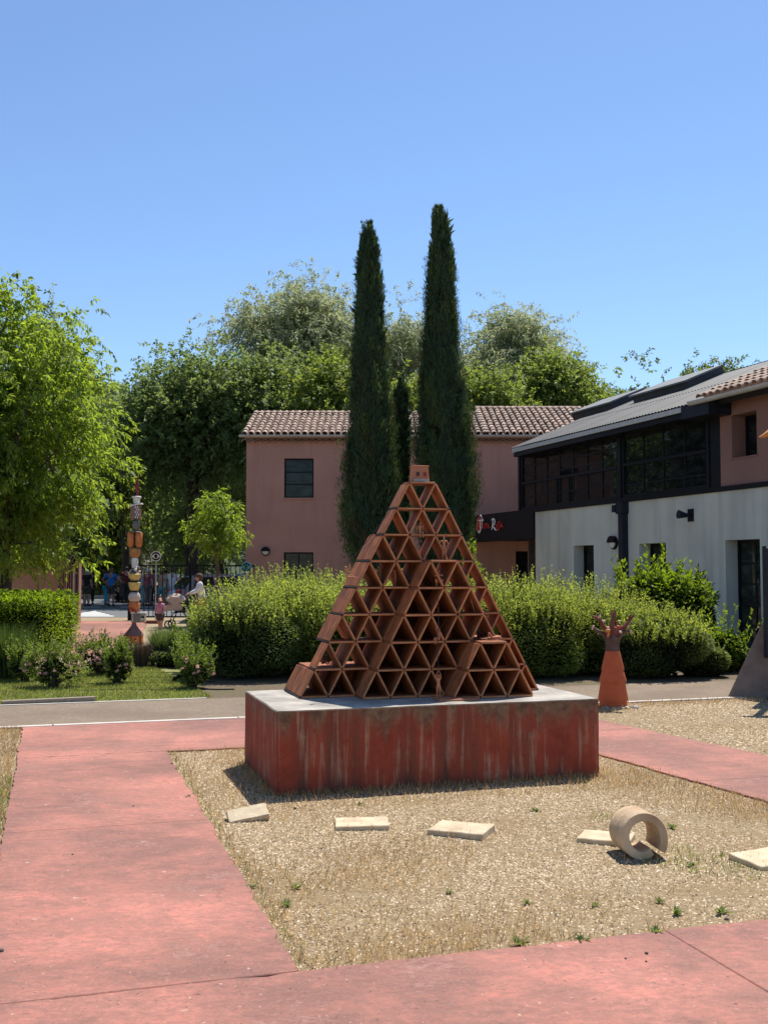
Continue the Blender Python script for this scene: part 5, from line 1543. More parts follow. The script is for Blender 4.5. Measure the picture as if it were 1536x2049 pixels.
# ================================================================== PEOPLE, PRAM, CARS
def cmat(name, c, rough=.85): return plain(name, c, rough, .12, 12)
CM = {}
def C(c):
    key = tuple(round(x, 3) for x in c)
    if key not in CM: CM[key] = cmat('cloth_%d' % len(CM), c)
    return CM[key]
SKINM = plain('skin', (.50, .27, .19), .55, .08, 9)
SKIND = plain('tanned_skin', (.36, .19, .13), .55, .08, 9)
def person(label, loc, h, rz, shirt, legs, hair, pose=None, shorts=True, sleeves=True, skinm=None, group=None, face=False, fingers=False, cap=None, skirt=False, fat=1.0, longsleeve=False):
    o = empty('person', loc, rz, label, 'person', group)
    J = dict(BASE_J); J.update(pose or {})
    Rd = scaledr(BASE_R, h, fat)
    E = list(BODY_E); Jb = scaled(J, h)
    if fingers:
        for sd in 'lr':
            w = Vector(Jb['wr' + sd]); a = Vector(Jb['ha' + sd]); d = (a - w).normalized(); sx = d.cross(Vector((0, 0, 1))).normalized()
            for i in range(4):
                q = a + sx * ((i - 1.5) * .011 * h) + d * .004 * h
                Jb['f%d%s' % (i, sd)] = tuple(q); Jb['g%d%s' % (i, sd)] = tuple(q + d * (.034 - abs(i - 1.4) * .005) * h + Vector((0, 0, -.014 * h)))
                Rd['f%d%s' % (i, sd)] = .006 * h; Rd['g%d%s' % (i, sd)] = .005 * h
                E += [('ha' + sd, 'f%d%s' % (i, sd)), ('f%d%s' % (i, sd), 'g%d%s' % (i, sd))]
            q = w.lerp(a, .5) + sx * (.02 * h if sd == 'l' else -.02 * h)
            Jb['th' + sd] = tuple(q + d * .015 * h); Rd['th' + sd] = .006 * h; E += [('wr' + sd, 'th' + sd)]
    skin_obj('body', Jb, Rd, E, 'pelvis', skinm or SKINM, o)
    # shirt
    lerp = lambda a, b, f: tuple(np.array(a) * (1 - f) + np.array(b) * f)
    Js = {n: J[n] for n in ('pelvis', 'belly', 'chest', 'shl', 'shr')}
    fs_ = 1.0 if longsleeve else .72
    Js['hem'] = (J['pelvis'][0], J['pelvis'][1], J['pelvis'][2] - .03)
    Js['col'] = lerp(J['chest'], J['neck'], .8)
    Es = [('hem', 'pelvis'), ('pelvis', 'belly'), ('belly', 'chest'), ('chest', 'col'), ('chest', 'shl'), ('chest', 'shr')]
    Rs = dict(pelvis=(.088, .068), hem=(.088, .068), belly=(.08, .064), chest=(.094, .068), col=.034, shl=.046, shr=.046)
    if sleeves:
        for sd in 'lr':
            Js['el' + sd] = lerp(J['sh' + sd], J['el' + sd], fs_); Rs['el' + sd] = .038; Es.append(('sh' + sd, 'el' + sd))
            if longsleeve:
                Js['wr' + sd] = lerp(J['el' + sd], J['wr' + sd], .92); Rs['wr' + sd] = .027; Es.append(('el' + sd, 'wr' + sd))
    skin_obj('shirt', scaled(Js, h), scaledr(Rs, h, fat), Es, 'belly', C(shirt), o)
    Jt = {n: J[n] for n in ('pelvis', 'hil', 'hir')}; Et = [('pelvis', 'hil'), ('pelvis', 'hir')]
    Rt = dict(pelvis=(.084, .064), hil=.068, hir=.068)
    for sd in 'lr':
        f = .92 if shorts else 1.0
        Jt['kn' + sd] = lerp(J['hi' + sd], J['kn' + sd], f); Rt['kn' + sd] = .056 if shorts else .05; Et.append(('hi' + sd, 'kn' + sd))
        if not shorts: Jt['an' + sd] = lerp(J['kn' + sd], J['an' + sd], .92); Rt['an' + sd] = .042; Et.append(('kn' + sd, 'an' + sd))
    skin_obj('skirt' if skirt else ('shorts' if shorts else 'trousers'), scaled(Jt, h), scaledr(Rt, h, fat), Et, 'pelvis', C(legs), o)
    for sd in 'lr':
        a, t = Vector(Jb['an' + sd]), Vector(Jb['to' + sd])
        m_ = MB(); c = (a + t) / 2; m_.ball((0, 0, 0), (.034 * h, .075 * h, .026 * h), 10, 6)
        dd = (t - a); m_.build('shoe', C((.05, .045, .04)), o, True, Matrix.Translation((c.x, c.y, min(c.z, a.z) - .008 * h)) @ Matrix.Rotation(math.atan2(dd.y, dd.x) + R(90), 4, 'Z'))
    sk = Vector(Jb['skull']); cr = Vector(Jb['crown'])
    hm_ = MB(); hm_.ball((0, 0, 0), (.052 * h, .062 * h, .058 * h), 12, 8)
    vs = [];
    hc = sk + Vector((0, .016 * h, .026 * h))
    hm_.build('hat' if cap else 'hair', C(cap if cap else hair), o, True, Matrix.Translation(hc))
    if cap:
        m_ = MB(); m_.ball((0, 0, 0), (.05 * h, .055 * h, .008 * h), 10, 5); m_.build('hat_brim', C(cap), o, True, Matrix.Translation(hc + Vector((0, -.05 * h, .004 * h))))
    if face:
        for s_ in (-1, 1):
            m_ = MB(); m_.ball((sk.x + s_ * .018 * h, sk.y - .054 * h, sk.z + .002 * h), (.006 * h, .004 * h, .004 * h), 8, 5); m_.build('eye', C((.02, .015, .012)), o)
            m_ = MB(); m_.ball((sk.x + s_ * .05 * h, sk.y + .004 * h, sk.z - .002 * h), (.007 * h, .012 * h, .017 * h), 8, 5); m_.build('ear', skinm or SKINM, o)
        m_ = MB(); m_.tube([(sk.x, sk.y - .05 * h, sk.z + .004 * h), (sk.x, sk.y - .066 * h, sk.z - .014 * h), (sk.x, sk.y - .052 * h, sk.z - .02 * h)], [.004 * h, .008 * h, .006 * h], 8); m_.build('nose', skinm or SKINM, o)
        m_ = MB(); m_.ball((sk.x, sk.y - .05 * h, sk.z - .032 * h), (.014 * h, .005 * h, .004 * h), 8, 5); m_.build('mouth', C((.35, .10, .09)), o)
    return o
yr = 50.0
GP = 'people standing on the road beyond the gate'
def pp(px, Y): return (X(px, Y), Y, 0.008)
AK = dict(ell=(.21, .06, .67), wrl=(.12, -.0, .56), hal=(.085, -.02, .53), elr=(-.21, .06, .67), wrr=(-.12, 0, .56), har=(-.085, -.02, .53))
WALK = dict(knl=(.05, -.09, .28), anl=(.05, -.06, .06), tol=(.05, -.14, .03), knr=(-.05, .03, .28), anr=(-.05, .14, .07), tor=(-.05, .08, .03))
person('white haired man in black shirt and olive shorts beside the gate leaf', pp(176, 49), 1.74, R(160), (.012, .012, .014), (.07, .075, .05), (.62, .60, .57), group=GP, fat=1.15)
person('man in white top and blue jeans half hidden by the gate leaf', pp(166, 52), 1.76, R(200), (.6, .6, .62), (.06, .08, .12), (.25, .2, .17), shorts=False, group=GP)
person('person in black trousers close behind the white haired man', pp(183, 51), 1.76, R(20), (.012, .012, .012), (.012, .012, .013), (.1, .07, .05), shorts=False, group=GP)
person('man in bright blue shirt and grey shorts with hands on hips', pp(224, 48.5), 1.80, R(175), (.02, .17, .55), (.075, .075, .08), (.16, .10, .07), AK, group=GP, skinm=SKIND)
person('woman in black top and bright turquoise trousers beside the man in blue', pp(214, 50.5), 1.70, R(120), (.015, .013, .014), (.02, .33, .56), (.06, .04, .03), shorts=False, group=GP, skinm=SKIND)
SITP = dict(SITG)
person('person in black sitting low on the kerb by the dark hedge', (X(240, 54), 54, 0.008), 1.70, R(10), (.015, .013, .014), (.012, .012, .013), (.03, .025, .02), SITP, shorts=False, group=GP)
person('person in burgundy shirt standing behind the ceramic totem', pp(255, 53), 1.86, R(190), (.13, .018, .03), (.03, .03, .035), (.05, .03, .02), AK, shorts=False, group=GP)
person('person in pale blue shirt and light blue trousers right of the totem', pp(283, 50), 1.72, R(165), (.42, .52, .66), (.26, .45, .52), (.2, .14, .1), shorts=False, group=GP)
person('person in dark pink shirt, grey trousers and white cap behind the railing', pp(298, 49), 1.78, R(150), (.36, .08, .13), (.17, .15, .15), (.3, .2, .15), shorts=False, group=GP, cap=(.75, .75, .74))
person('person in black with a grey backpack behind the eye sign pole', pp(309, 51), 1.72, R(180), (.16, .17, .18), (.015, .015, .016), (.05, .04, .03), shorts=False, group=GP)
person('person in tan top and teal shorts behind the child', pp(323, 47.5), 1.66, R(200), (.40, .27, .19), (.10, .36, .38), (.12, .07, .05), group=GP)
person('person in white shirt and teal shorts with dark hair behind the railing', pp(333, 48.5), 1.72, R(150), (.62, .64, .68), (.10, .32, .34), (.03, .025, .02), group=GP)
person('tall person in white shirt and pale shorts, nearest the parked cars', pp(346, 47), 1.78, R(190), (.68, .70, .76), (.42, .48, .50), (.08, .06, .05), dict(ell=(.14, -.05, .66), wrl=(.06, -.14, .76), hal=(.04, -.14, .80)), group=GP)
# child
pc = G(320, 1261)
CH = dict(pelvis=(0, 0, .46), belly=(0, -.005, .56), chest=(0, 0, .68), neck=(0, .005, .775), skull=(0, -.01, .86), crown=(0, -.004, .95), shl=(.105, 0, .74), shr=(-.105, 0, .74), ell=(.14, .0, .60), wrl=(.13, -.07, .49), hal=(.12, -.10, .45), elr=(-.14, .02, .60), wrr=(-.15, -.01, .47), har=(-.15, -.02, .42),
          hil=(.055, 0, .43), hir=(-.055, 0, .43), knl=(.06, -.02, .24), knr=(-.06, .05, .24), anl=(.06, 0, .05), anr=(-.06, .12, .06), tol=(.06, -.09, .02), tor=(-.06, .05, .02))
ch = person('small child in pink T shirt and brown shorts walking beside the pram', (pc.x, pc.y, 0.008), .94, R(-15), (.50, .20, .27), (.075, .045, .04), (.42, .19, .08), CH, face=True, fat=1.25)
# woman with pram
pw = G(404, 1259)
WO = dict(chest=(0, -.035, .735), neck=(0, -.05, .825), skull=(0, -.075, .885), crown=(0, -.075, .955), shl=(.10, -.04, .79), shr=(-.10, -.04, .79),
          ell=(.14, -.09, .655), wrl=(.085, -.22, .615), hal=(.08, -.255, .605), elr=(-.14, -.09, .655), wrr=(-.085, -.22, .615), har=(-.08, -.255, .605))
wm = person('woman in white blouse and red patterned shorts pushing a pram', (pw.x, pw.y, 0.008), 1.62, R(-78), (.74, .70, .68), (.33, .05, .07), (.10, .055, .03), WO, face=True, fingers=True, longsleeve=True, fat=1.1)
m_ = MB(); m_.ball((0, 0, 0), (.10, .09, .118), 12, 8)
m_.build('hair_bob', C((.10, .055, .03)), wm, True, Matrix.Translation((0, -.062, 1.452)))
# pram
pr = G(360, 1257)
pm = empty('pram', (pr.x, pr.y, 0), 0, 'pram with pale tan fan hood and black frame in front of the woman', 'pram')
MAT['tan'] = cmat('tan_canvas', (.50, .38, .30)); MAT['brownbag'] = cmat('brown_leather', (.19, .085, .06))
w2 = .26
for xx, yy, r in ((-.28, -w2, .12), (-.28, w2, .12), (.40, -w2, .19), (.40, w2, .19)):
    m_ = MB(); M = Matrix.Translation((xx, yy, r)) @ Matrix.Rotation(R(90), 4, 'X')
    n = 20; vs = []; fs = []
    for i in range(n):
        a = 2 * math.pi * i / n
        for j in range(6):
            b = 2 * math.pi * j / 6; vs.append(((r - .02 + .02 * math.cos(b)) * math.cos(a), (r - .02 + .02 * math.cos(b)) * math.sin(a), .02 * math.sin(b)))
    for i in range(n):
        for j in range(6): fs.append((i*6+j, i*6+(j+1) % 6, ((i+1) % n)*6+(j+1) % 6, ((i+1) % n)*6+j))
    m_.add(vs, fs, M); wh = m_.build('wheel', MAT['hose'], pm, True)
    m_ = MB()
    for q in range(5):
        a = q * 2 * math.pi / 5; m_.tube([M @ Vector((0, 0, 0)), M @ Vector(((r - .03) * math.cos(a), (r - .03) * math.sin(a), 0))], .008, 5)
    m_.build('spokes', MAT['zinc'], wh)
m_ = MB()
for yy in (-w2, w2):
    m_.tube([(-.28, yy, .12), (-.15, yy, .42), (.05, yy, .5)], .013, 6); m_.tube([(.40, yy, .19), (.12, yy, .48), (-.1, yy, .5)], .013, 6)
    m_.tube([(.05, yy, .46), (.38, yy, .80), (.52, yy, .99)], .012, 6)
m_.tube([(-.2, -w2, .46), (.2, -w2, .46)], .012, 6); m_.tube([(-.2, w2, .46), (.2, w2, .46)], .012, 6)
m_.build('chassis', MAT['black'], pm)
m_ = MB(); m_.tube([(.52, -w2, .99), (.53, 0, 1.0), (.52, w2, .99)], .016, 8); m_.build('handle', MAT['black'], pm)
m_ = MB()   # bassinet shell
prof = [(-.44, .50), (-.40, .66), (-.1, .70), (.28, .70), (.36, .52)]
vs = [(x, -.2, z) for x, z in prof] + [(x, .2, z) for x, z in prof]; n = 5
m_.add(vs, [tuple(range(n)), tuple(range(2*n-1, n-1, -1))] + [(i, (i+1) % n, n + (i+1) % n, n + i) for i in range(n)]); m_.build('bassinet', MAT['tan'], pm)
m_ = MB(); n = 8; vs = []; fs = []   # fan hood
for i in range(n + 1):
    a = R(28) + R(118) * i / n
    rr = .33 + (.015 if i % 2 else 0)
    for j in range(5):
        f = j / 4 * 2 - 1
        vs.append((-.10 - math.cos(a) * rr * (1 - .15 * abs(f)) * -1 - .02, f * .21, .66 + math.sin(a) * rr * (1 - .28 * f * f)))
for i in range(n):
    for j in range(4): fs.append((i*5+j, i*5+j+1, (i+1)*5+j+1, (i+1)*5+j))
b_ = len(vs)
vs += [(-.12, -.21, .64), (-.12, .21, .64)]
for i in range(n): fs.append((b_, i*5, (i+1)*5)); fs.append((b_ + 1, (i+1)*5+4, i*5+4))
m_.add(vs, fs); m_.build('hood', MAT['tan'], pm)
m_ = MB(); m_.hexa([(.12, -.21, .50), (.44, -.21, .56), (.44, .21, .56), (.12, .21, .50), (.10, -.2, .74), (.28, -.2, .86), (.28, .2, .86), (.10, .2, .74)]); m_.build('foot_cover', MAT['hose'], pm)
m_ = MB(); m_.rbox((0, 0, 0), (.30, .16, .26), .03); bg_ = m_.build('handbag', MAT['brownbag'], None); bg_.location = (pr.x + .62, pr.y - .34, .74); tag(bg_, 'brown bag hanging from the pram handle', 'bag')
m_ = MB(); m_.tube([(-.1, 0, .10), (-.07, 0, .26), (-.06, .1, .3), (.07, .1, .3), (.07, 0, .26), (.1, 0, .10)], .008, 5); m_.build('strap', MAT['brownbag'], bg_)

# ---- cars
def car(label, loc, rz, c, L=4.1, H=1.47):
    o = empty('parked_car', loc, rz, label, 'car', 'cars parked behind the railing')
    paint = plain('car_paint', c, .25, .04, 3, metal=.3, spec=.6)
    def loft(secs, mat, name, parent=o, smooth=True):
        n = len(secs[0]); vs = [q for s_ in secs for q in s_]; fs = []
        for i in range(len(secs) - 1):
            for j in range(n): fs.append((i*n+j, i*n+(j+1) % n, (i+1)*n+(j+1) % n, (i+1)*n+j))
        fs += [tuple(range(n)), tuple(range(len(secs)*n-1, (len(secs)-1)*n-1, -1))]
        m_ = MB(); m_.add(vs, fs); return m_.build(name, mat, parent, smooth)
    h = L / 2
    low = [(-h, .42, .62, .72), (-h + .06, .30, .78, .80), (-h + .5, .22, .90, .86), (-.6, .20, .93, .87), (.6, .20, .92, .87), (h - .8, .22, .86, .86), (h - .15, .26, .72, .78), (h, .36, .60, .66)]
    loft([[(x, -w * .96, z0), (x, w * .96, z0), (x, w, (z0 + z1) / 2), (x, w * .93, z1), (x, -w * .93, z1), (x, -w, (z0 + z1) / 2)] for x, z0, z1, w in low], paint, 'body')
    loft([[(x, -w, .88), (x, w, .88), (x2, w2, z), (x2, -w2, z)] for x, w, x2, w2, z in ((-h + .35, .78, -h + .75, .58, H - .10), (-.4, .82, -.45, .62, H), (.3, .82, .15, .62, H - .01), (1.05, .80, .50, .60, H - .07))], paint, 'cabin')
    for s_ in (-1, 1):
        for a0, a1, b0, b1 in ((-h + .72, -.42, -h + .95, -.46), (-.34, .88, -.38, .42)):
            m_ = MB(); m_.hexa([(a0, s_ * .815, .93), (a1, s_ * .815, .93), (a1, s_ * .80, .93), (a0, s_ * .80, .93), (b0, s_ * .665, H - .12), (b1, s_ * .665, H - .12), (b1, s_ * .64, H - .12), (b0, s_ * .64, H - .12)]); m_.build('window', MAT['glass2'], o)
        m_ = MB(); m_.rbox((-h + .10, s_ * .66, .74), (.22, .24, .16), .03); m_.build('tail_light', MAT['redpaint'], o)
        m_ = MB(); m_.rbox((h - .20, s_ * .60, .62), (.26, .26, .13), .03); m_.build('headlight', MAT['lampcover'], o)
        for x in (-h + .78, h - .78):
            M = Matrix.Translation((x, s_ * .78, .31)) @ Matrix.Rotation(R(90), 4, 'X')
            m_ = MB(); m_.lathe([(.20, -.10), (.29, -.10), (.31, -.07), (.31, .07), (.29, .10), (.20, .10)], 20, M); w_ = m_.build('wheel', MAT['hose'], o, True)
            m_ = MB(); m_.lathe([(.20, -.105), (.19, .105), (.05, .115)], 14, M); m_.build('rim', MAT['zinc'], w_, True)
    m_ = MB(); m_.hexa([(-h + .30, -.70, .92), (-h + .30, .70, .92), (-h + .36, .70, .92), (-h + .36, -.70, .92), (-h + .66, -.54, H - .13), (-h + .66, .54, H - .13), (-h + .72, .54, H - .13), (-h + .72, -.54, H - .13)]); m_.build('rear_window', MAT['glass2'], o)
    m_ = MB(); m_.hexa([(1.06, -.70, .92), (1.06, .70, .92), (1.0, .70, .92), (1.0, -.70, .92), (.55, -.54, H - .12), (.55, .54, H - .12), (.50, .54, H - .12), (.50, -.54, H - .12)]); m_.build('windscreen', MAT['glass2'], o)
    return o
car('silver grey hatchback parked behind the railing left of the small tree', (X(436, 46), 46, 0.008), R(30), (.30, .33, .38))
car('blue grey car parked further right, mostly behind the left shrub', (X(500, 52), 52, 0.008), R(12), (.18, .24, .34))

# bake the bodies into plain meshes
bpy.context.view_layer.update()
dg = bpy.context.evaluated_depsgraph_get()
baked = []
for o in SKIN:
    me = bpy.data.meshes.new_from_object(o.evaluated_get(dg))
    baked.append((o, me))
for o, me in baked:
    mat = o.data.materials[0]
    o.modifiers.clear(); o.data = me
    if not me.materials: me.materials.append(mat)
    me.polygons.foreach_set('use_smooth', [True] * len(me.polygons))

# ================================================================== VEGETATION
def limbs(mb, rng, base, tops, r0, bend=.25, seg=7):
    b = np.array(base, float)
    for tp_, r in tops:
        tp_ = np.array(tp_, float)
        d = tp_ - b; L = np.linalg.norm(d)
        pts = []; n = 6
        off = rng.normal(size=3) * L * .06
        for i in range(n + 1):
            f = i / n
            p = b + d * f; p[2] += L * bend * math.sin(f * math.pi) * .35
            p += off * math.sin(f * math.pi)
            pts.append(p)
        mb.tube(pts, [r * (1 - .82 * i / n) for i in range(n + 1)], seg)
def tree(name, label, x, y, ells, trunk, leaf, bark, nclump, per, K, ll, lw, slen, droop, hang, seed, group=None, cat='tree', rc=.5, gap=-.35, gf=.9, outf=1.8, nl=12, lr=.06, fork=None, spread=.7, lift=0.0, lshow=0):
    """ells: (cx, cy, cz, rx, ry, rz) about the foot; trunk: list of (x, y, z, r)"""
    rng = np.random.default_rng(seed)
    o = empty(name, (x, y, 0), 0, label, cat, group)
    vol = np.array([e[3] * e[4] * e[5] for e in ells]) ** .8
    pick = rng.choice(len(ells), nclump * 3, p=vol / vol.sum())
    E = np.array(ells)[pick]
    d = rdir(rng, len(pick)); f = rng.uniform(0, 1, len(pick)) ** (1 / outf)
    lump = 1 + .16 * fnoise(d * 3 + E[:, :3], seed + 1, .9)
    c = E[:, :3] + d * (f * lump)[:, None] * E[:, 3:6]
    keep = fnoise(c, seed + 2, gf) > gap
    keep &= c[:, 2] > .25
    c = c[keep][:nclump]; E = E[keep][:nclump]; d = d[keep][:nclump]
    S = np.repeat(c, per, axis=0) + rng.normal(size=(len(c) * per, 3)) * rc * np.array([1, 1, .7])
    D = np.repeat(unit(c - E[:, :3] + rng.normal(size=c.shape) * .2), per, axis=0) * .8 + rng.normal(size=S.shape) * .45 + np.array([0, 0, .25])
    Lh = slen * rng.uniform(.6, 1.25, len(S))
    Pt, Dl, Nn = shoots(rng, S, D, Lh, K, droop, hang, spread, lift)
    n = len(Pt)
    L = ll * rng.uniform(.65, 1.25, n); Wd = lw * rng.uniform(.7, 1.2, n)
    if lshow:
        dist = np.linalg.norm(Pt + np.array([x, y, 0]) - np.array([0, 0, CAM_H]), axis=1)
        px = (Pt[:, 0] + x) / (Pt[:, 1] + y) * FPX + 768
        dist = dist + np.where(px > 0, 0, 50) + rng.uniform(0, 1.5, n)
        idx = np.argsort(dist)[:lshow]
        V, F = leaf_arrays(np.zeros((1, 3)), np.array([[1.0, 0, 0]]), np.array([[0, 0, 1.0]]), 1.0, lw / ll, .25)
        me_l = npmesh('leaf', V, F, LEAF[leaf])
        for i in idx:
            dx = Vector(Dl[i]); nz = Vector(Nn[i]); sy = nz.cross(dx).normalized(); nz = dx.cross(sy)
            M = Matrix((dx, sy, nz)).transposed().to_4x4() @ Matrix.Scale(float(L[i]) * 1.1, 4); M.translation = Vector(Pt[i])
            link('leaf', me_l, o, M)
        m = np.ones(n, bool); m[idx] = False
        Pt, Dl, Nn, L, Wd = Pt[m], Dl[m], Nn[m], L[m], Wd[m]
    leaves('crown', Pt, Dl, Nn, L, Wd, LEAF[leaf], o)
    mb = MB()
    mb.tube([t[:3] for t in trunk], [t[3] for t in trunk], 10)
    fk = fork or trunk[-1][:3]
    sel = rng.choice(len(c), min(nl, len(c)), replace=False)
    limbs(mb, rng, fk, [(c[i], lr * rng.uniform(.6, 1.2)) for i in sel], lr)
    # secondary twigs to more of the clumps
    sel2 = rng.choice(len(c), min(nl * 3, len(c)), replace=False)
    for i in sel2:
        j = sel[np.argmin(np.linalg.norm(c[sel] - c[i], axis=1))]
        a = np.array(fk) * .4 + c[j] * .6
        limbs(mb, rng, a, [(c[i], lr * .3)], lr * .3, .1, 5)
    mb.build('trunk', MAT[bark], o, True)
    return o

# the big drooping tree on the left
ty = 26.0
tree('nettle_tree', 'large drooping bright green tree overhanging the clipped hedge at left', X(5, ty), ty,
     [(.0, 0, 6.0, 2.25, 2.2, 2.5), (.4, -.2, 4.4, 2.45, 2.4, 2.0), (-1.6, 0, 5.0, 2.3, 2.2, 2.8), (-.3, 0, 7.35, 1.25, 1.25, 1.3), (.1, -.3, 2.75, 2.15, 2.0, 1.15), (-2.6, .3, 3.6, 1.8, 1.8, 1.6)],
     [(0, 0, -.05, .20), (.05, 0, .7, .16), (.1, .05, 1.5, .14), (.05, 0, 2.4, .12)], 'nettle', 'darkbark', 820, 8, 12, .16, .056, .42, .5, .5, 11, rc=.30, gap=-.25, gf=1.1, outf=2.6, nl=14, lr=.07, lshow=300)
# the small tree behind the railing
yt = 32.5
tree('small_tree', 'small light green tree with a slim trunk in front of the railing', X(436, yt), yt,
     [(-.08, 0, 3.0, .68, .8, 1.05), (-.48, 0, 2.75, .45, .5, .55), (.4, 0, 2.6, .4, .5, .5), (-.15, 0, 3.7, .45, .45, .6), (.25, .0, 2.15, .55, .5, .3)],
     [(0, 0, -.05, .085), (0, 0, .9, .07), (.0, 0, 1.75, .062), (-.05, 0, 2.2, .05)], 'nettle', 'bark', 110, 4, 10, .13, .045, .34, .55, .5, 12, rc=.15, gap=-.15, gf=2.0, outf=1.8, nl=9, lr=.03)

# woodland behind
WG = 'trees of the wood behind the buildings'
def Zp(py, Y): return Z(py, Y)
def wood(name, label, pxc, Y, pxw, ptop, pbot, leaf, seed, n=260, per=5, K=9, ll=.22, lw=.12, rc=.75, gap=-.35, bark='darkbark', droop=.25, hang=.15, slen=.8, extra=(), cat='tree', gf=.5, outf=1.9, nl=12, lr=None):
    x = X(pxc, Y); zt, zb = Zp(ptop, Y), max(.6, Zp(pbot, Y)); rx = pxw / 2 * Y / FPX
    cz = (zt + zb) / 2; rz = (zt - zb) / 2
    g = np.random.default_rng(seed + 99)
    ells = [(0, 0, cz, rx * .82, rx * .8, rz * .9)]
    for i in range(5):
        a = i * 2.4 + g.uniform(0, 1)
        ells.append((math.cos(a) * rx * .55, math.sin(a) * rx * .5, cz + rz * g.uniform(-.35, .62), rx * g.uniform(.35, .5), rx * .45, rz * g.uniform(.32, .45)))
    for e in extra:
        ex, et, eb, ew = e
        ells.append((X(ex, Y) - x, 0, (Zp(et, Y) + Zp(eb, Y)) / 2, ew / 2 * Y / FPX, ew / 2 * Y / FPX, (Zp(et, Y) - Zp(eb, Y)) / 2))
    hr = .018 * zt
    return tree(name, label, x, Y, ells, [(0, 0, -.1, hr * 1.5), (.1, 0, zt * .2, hr), (-.1, .1, zt * .42, hr * .8), (0, 0, zt * .6, hr * .5)], leaf, bark, n, per, K, ll, lw, slen, droop, hang, seed, WG, cat, rc=rc, gap=gap, gf=gf, outf=outf, nl=nl, lr=lr or hr * .6, fork=(0, 0, zt * .40))
wood('willow_tree', 'tall silvery willow crown left of the cypresses', 575, 64, 290, 575, 830, 'willow', 31, 640, 9, 15, .28, .08, rc=.9, gap=-.5, droop=.55, hang=.45, slen=1.3, gf=.55, outf=1.6, nl=16, lr=.16, extra=((470, 612, 740, 110), (640, 585, 760, 120)))
wood('willow_tree', 'silvery willow seen through the gap between the two cypresses', 790, 66, 120, 572, 850, 'willow', 32, 240, 8, 14, .28, .07, rc=.8, gap=-.25, droop=.5, hang=.4, slen=1.2, gf=.6, outf=1.6, nl=12, lr=.13)
wood('willow_tree', 'silvery willow right of the cypresses above the tile roof', 1005, 66, 190, 618, 860, 'willow', 33, 420, 8, 14, .28, .075, rc=.85, gap=-.3, droop=.45, hang=.35, slen=1.2, gf=.55, outf=1.6, nl=14, lr=.13)
wood('broadleaf_tree', 'dark green broad tree left of the pink building', 385, 52, 290, 690, 1010, 'wood', 34, 560, 9, 11, .21, .12, rc=.7, outf=2.4, gap=-.3)
wood('broadleaf_tree', 'dark green tree whose crown rises just over the pink building', 545, 50, 170, 700, 1000, 'wood', 35, 320, 9, 11, .21, .12, rc=.65, outf=2.4)
wood('broadleaf_tree', 'green tree filling the sky line left of the first cypress', 655, 48, 140, 712, 960, 'woodlight', 36, 250, 9, 11, .20, .11, rc=.6, outf=2.2)
wood('broadleaf_tree', 'light green tree low between the two cypresses', 800, 50, 110, 742, 930, 'woodlight', 37, 190, 8, 11, .20, .11, rc=.55)
wood('broadleaf_tree', 'light green tree above the right part of the tile roof', 975, 52, 130, 730, 930, 'woodlight', 38, 230, 8, 11, .21, .11, rc=.6)
wood('broadleaf_tree', 'light green tree behind the ridge left of the rooflights', 1090, 56, 170, 712, 930, 'woodlight', 39, 280, 8, 11, .22, .12, rc=.65, extra=((1140, 765, 900, 70),))
wood('broadleaf_tree', 'light green tree low behind the far end of the grey roof', 1172, 58, 120, 778, 930, 'woodlight', 58, 190, 8, 11, .22, .12, rc=.6)
wood('broadleaf_tree', 'yellow green tree between the large left tree and the dark tree', 250, 54, 130, 765, 1080, 'woodlight', 40, 300, 8, 11, .21, .11, rc=.65, gap=-.25)
wood('broadleaf_tree', 'tall grey green tree top peeping over the large left tree', 85, 60, 130, 622, 980, 'wood', 41, 220, 8, 10, .23, .12, rc=.7)
wood('broadleaf_tree', 'dark understorey tree behind the ceramic totem', 265, 66, 170, 900, 1180, 'wood', 42, 260, 5, 8, .30, .17, rc=.8, outf=1.5, gap=-.5)
wood('broadleaf_tree', 'dark understorey tree behind the railing and parked cars', 440, 60, 230, 850, 1180, 'wood', 43, 340, 5, 8, .30, .17, rc=.8, outf=1.5, gap=-.5)
wood('broadleaf_tree', 'thin sunlit yellow green tree in the dark wood above the railing', 375, 57, 70, 850, 1110, 'woodlight', 44, 70, 4, 8, .24, .12, rc=.5, gap=-.1)
wood('broadleaf_tree', 'dark understorey tree far left behind the garden wall', 100, 66, 220, 860, 1180, 'wood', 45, 300, 5, 8, .30, .17, rc=.8, outf=1.5, gap=-.5)
wood('broadleaf_tree', 'leafy green bush beside the white haired man', 200, 64.5, 90, 1075, 1195, 'woodlight', 46, 120, 5, 8, .24, .13, rc=.45)
wood('broadleaf_tree', 'pale leaved tree above the railing right of the eye sign', 345, 65, 90, 1030, 1170, 'willow', 47, 70, 5, 8, .22, .10, rc=.4)
wood('acacia_tree', 'airy acacia top standing free above the rooflights', 1290, 46, 90, 706, 900, 'acacia', 48, 130, 6, 10, .19, .09, rc=.34, gap=.0, gf=1.2, outf=1.3, slen=.55, nl=12, lr=.05)
wood('acacia_tree', 'airy acacia top behind the ridge of the grey roof', 1420, 44, 130, 722, 900, 'acacia', 49, 150, 6, 10, .18, .085, rc=.3, gap=.0, gf=1.2, outf=1.4, slen=.5, nl=14, lr=.045, extra=((1470, 724, 800, 70),))
